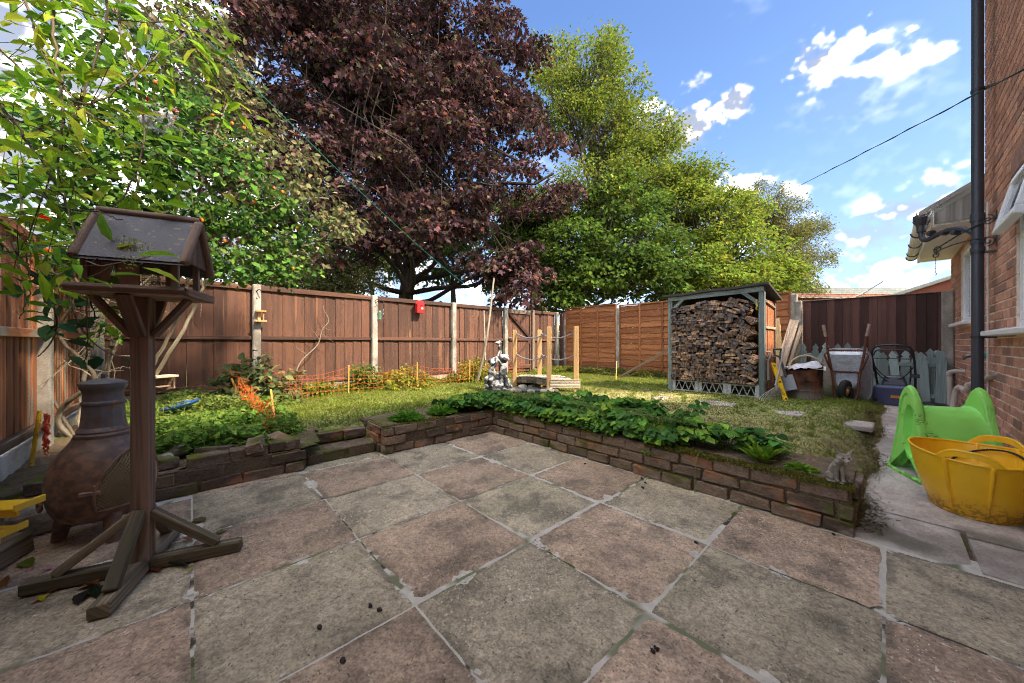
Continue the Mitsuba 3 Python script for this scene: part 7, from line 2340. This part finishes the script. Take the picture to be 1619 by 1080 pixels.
LV = [((-2.151, -0.107, 0.000), .07, (.16, .06, .025)), ((-2.189, -0.085, 0.000), .085, (.045, .07, .04)), ((-2.188, -0.059, 0.000), .08, (.03, .04, .045)), ((-2.147, -0.027, 0.000), .075, (.02, .03, .035)), ((-2.211, -0.043, 0.000), .05, (.20, .09, .04)), ((-2.194, -0.128, 0.000), .06, (.10, .05, .03)),
      ((-2.198, -0.290, 0.000), .08, (.025, .035, .02)), ((-2.185, -0.313, 0.000), .075, (.035, .03, .03)), ((-2.226, -0.347, 0.000), .06, (.17, .07, .03)), ((-2.230, -0.269, 0.000), .08, (.03, .05, .025)), ((-2.257, -0.315, 0.000), .055, (.20, .08, .035)), ((-2.277, -0.376, 0.000), .045, (.22, .11, .05)), ((-2.185, -0.238, 0.000), .05, (.13, .05, .03)),
      ((-2.578, 0.057, 0.000), .075, (.14, .15, .07)), ((-2.356, 0.084, 0.000), .055, (.13, .16, .05)), ((-2.442, -0.035, 0.000), .06, (.22, .13, .07)), ((-2.398, -0.053, 0.000), .05, (.20, .09, .05)), ((-2.444, -0.556, 0.000), .06, (.30, .14, .05)), ((-2.676, -0.567, 0.000), .08, (.14, .17, .03)), ((-2.089, 0.004, 0.000), .03, (.40, .30, .04))]
WH = ['against the right foot beam of the bird table', 'tucked under the right foot beam', 'middle of the heap right of the front foot', 'darkest of the heap right of the front foot', 'at the back of the heap right of the front foot', 'beside the front foot on its right',
      'under the left foot beam', 'between the left foot beam and the front foot', 'at the left end of the dark heap by the left foot', 'nearest the front foot in the left heap', 'on top of the left heap', 'leftmost near the left foot beam', 'just left of the front foot',
      'lying flat behind the right foot beam', 'beside the end of the right brace', 'curled behind the post', 'between the post and the right brace', 'at the very left edge of the patio', 'long and narrow by the timber edging', 'small and pale by the slab joint']
for (px, L, col), wh in zip(LV, WH):
    cn = 'rust brown' if col[0] > 1.6 * col[1] else 'blackish' if max(col) < .05 else 'yellowish' if col[0] > .35 else 'dull green'
    litter('fallen_leaf', px, L * 1.3, L * .72, col, cn + ' fallen leaf ' + wh, 'leaf', 'fallen leaves by the bird table', .35, .006)
for wh, px in zip(['just behind the left end of the left foot beam', 'by the chiminea leg', 'lying before the left foot beam', 'at the end of the left foot beam', 'beside a pink petal before the foot beam'], ((-2.572, -0.406, 0.000), (-2.513, -0.424, 0.000), (-2.211, -0.421, 0.000), (-2.373, -0.480, 0.000), (-2.221, -0.442, 0.000))): litter('yellow_leaf', px, .05, .022, (.48, .36, .02), 'fallen yellow leaf ' + wh, 'leaf', 'fallen yellow leaves', .2)
for wh, px in zip(['nearest the chiminea front leg', 'left of the chiminea rear leg', 'midway between timber edging and chiminea', 'right of the long narrow leaf', 'nearest the timber edging', 'before the left foot beam beside a yellow leaf', 'just off the end of the timber edging', 'between the mossy block and the chiminea'], ((-2.943, -0.527, 0.000), (-2.960, -0.580, 0.000), (-2.585, -0.515, 0.000), (-2.506, -0.449, 0.000), (-2.768, -0.604, 0.000), (-2.219, -0.449, 0.000), (-2.710, -0.583, 0.000), (-2.972, -0.558, 0.000))): litter('pink_petal', px, .028, .02, (.62, .20, .36), 'fallen pink petal ' + wh, 'petal', 'fallen pink petals', .4)
for wh, px in zip(['larger of two on the pale slab below the front foot', 'upper of two on the pale slab below the front foot', 'on the pinkish slab before the low wall', 'close under the low brick wall', 'on the joint below the low wall', 'far left on the pinkish slab', 'below the front foot beam tip', 'left of the front foot beam tip', 'right of a twin on the long joint', 'left of a twin on the long joint', 'by the vertical joint at the low wall foot'], ((-1.765, -0.168, 0.000), (-1.791, -0.166, 0.000), (-2.267, 0.224, 0.000), (-2.698, 0.226, 0.000), (-2.372, 0.428, 0.000), (-2.111, -0.413, 0.000), (-1.890, -0.257, 0.000), (-1.963, -0.244, 0.000), (-1.781, 0.501, 0.000), (-1.792, 0.482, 0.000), (-2.835, 0.066, 0.000))): litter('pale_petal', px, .016, .011, (.70, .62, .52), 'fallen pale petal ' + wh, 'petal', 'fallen pale petals', .4)
NCR = []
CR = ['on the big pinkish slab left of centre', 'in the middle of the buff slab at the bottom', 'furthest of three by the slab joint under the planter', 'middle of three by the slab joint under the planter', 'nearest of three by the slab joint under the planter', 'near the joint crossing right of centre', 'lower right, the larger of a pair', 'lower right, the smaller of a pair', 'under the planter corner with the cat', 'close to the foot of the planter wall', 'on the pinkish slab near the left joint', 'beside another on the pinkish slab left of centre']
for px in ((-1.329, 0.496, 0.000), (-1.158, 0.348, 0.000), (-1.228, 2.434, 0.000), (-1.174, 2.374, 0.000), (-1.145, 2.279, 0.000), (-0.651, 1.848, 0.000), (-0.515, 1.094, 0.000), (-0.511, 1.112, 0.000), (-0.193, 2.454, 0.000), (-1.693, 2.381, 0.000), (-1.349, 0.329, 0.000), (-1.287, 0.515, 0.000)):
    s = trimesh.creation.icosphere(1, 1.0); v = np.array(s.vertices) * rng.uniform(.5, 1.3, (len(s.vertices), 1)) * np.array([.010, .008, .006]); m = MB(color=(.03, .026, .022)); m.add(v + np.array(px) + [0, 0, .006], s.faces)
    one('soil_crumb', m, 'vc_matte', 'dark crumb of soil ' + CR[int(numbered('crumb_label')[-3:]) if False else NCR.append(0) or len(NCR) - 1], 'crumb', 'crumbs of soil on the slabs')
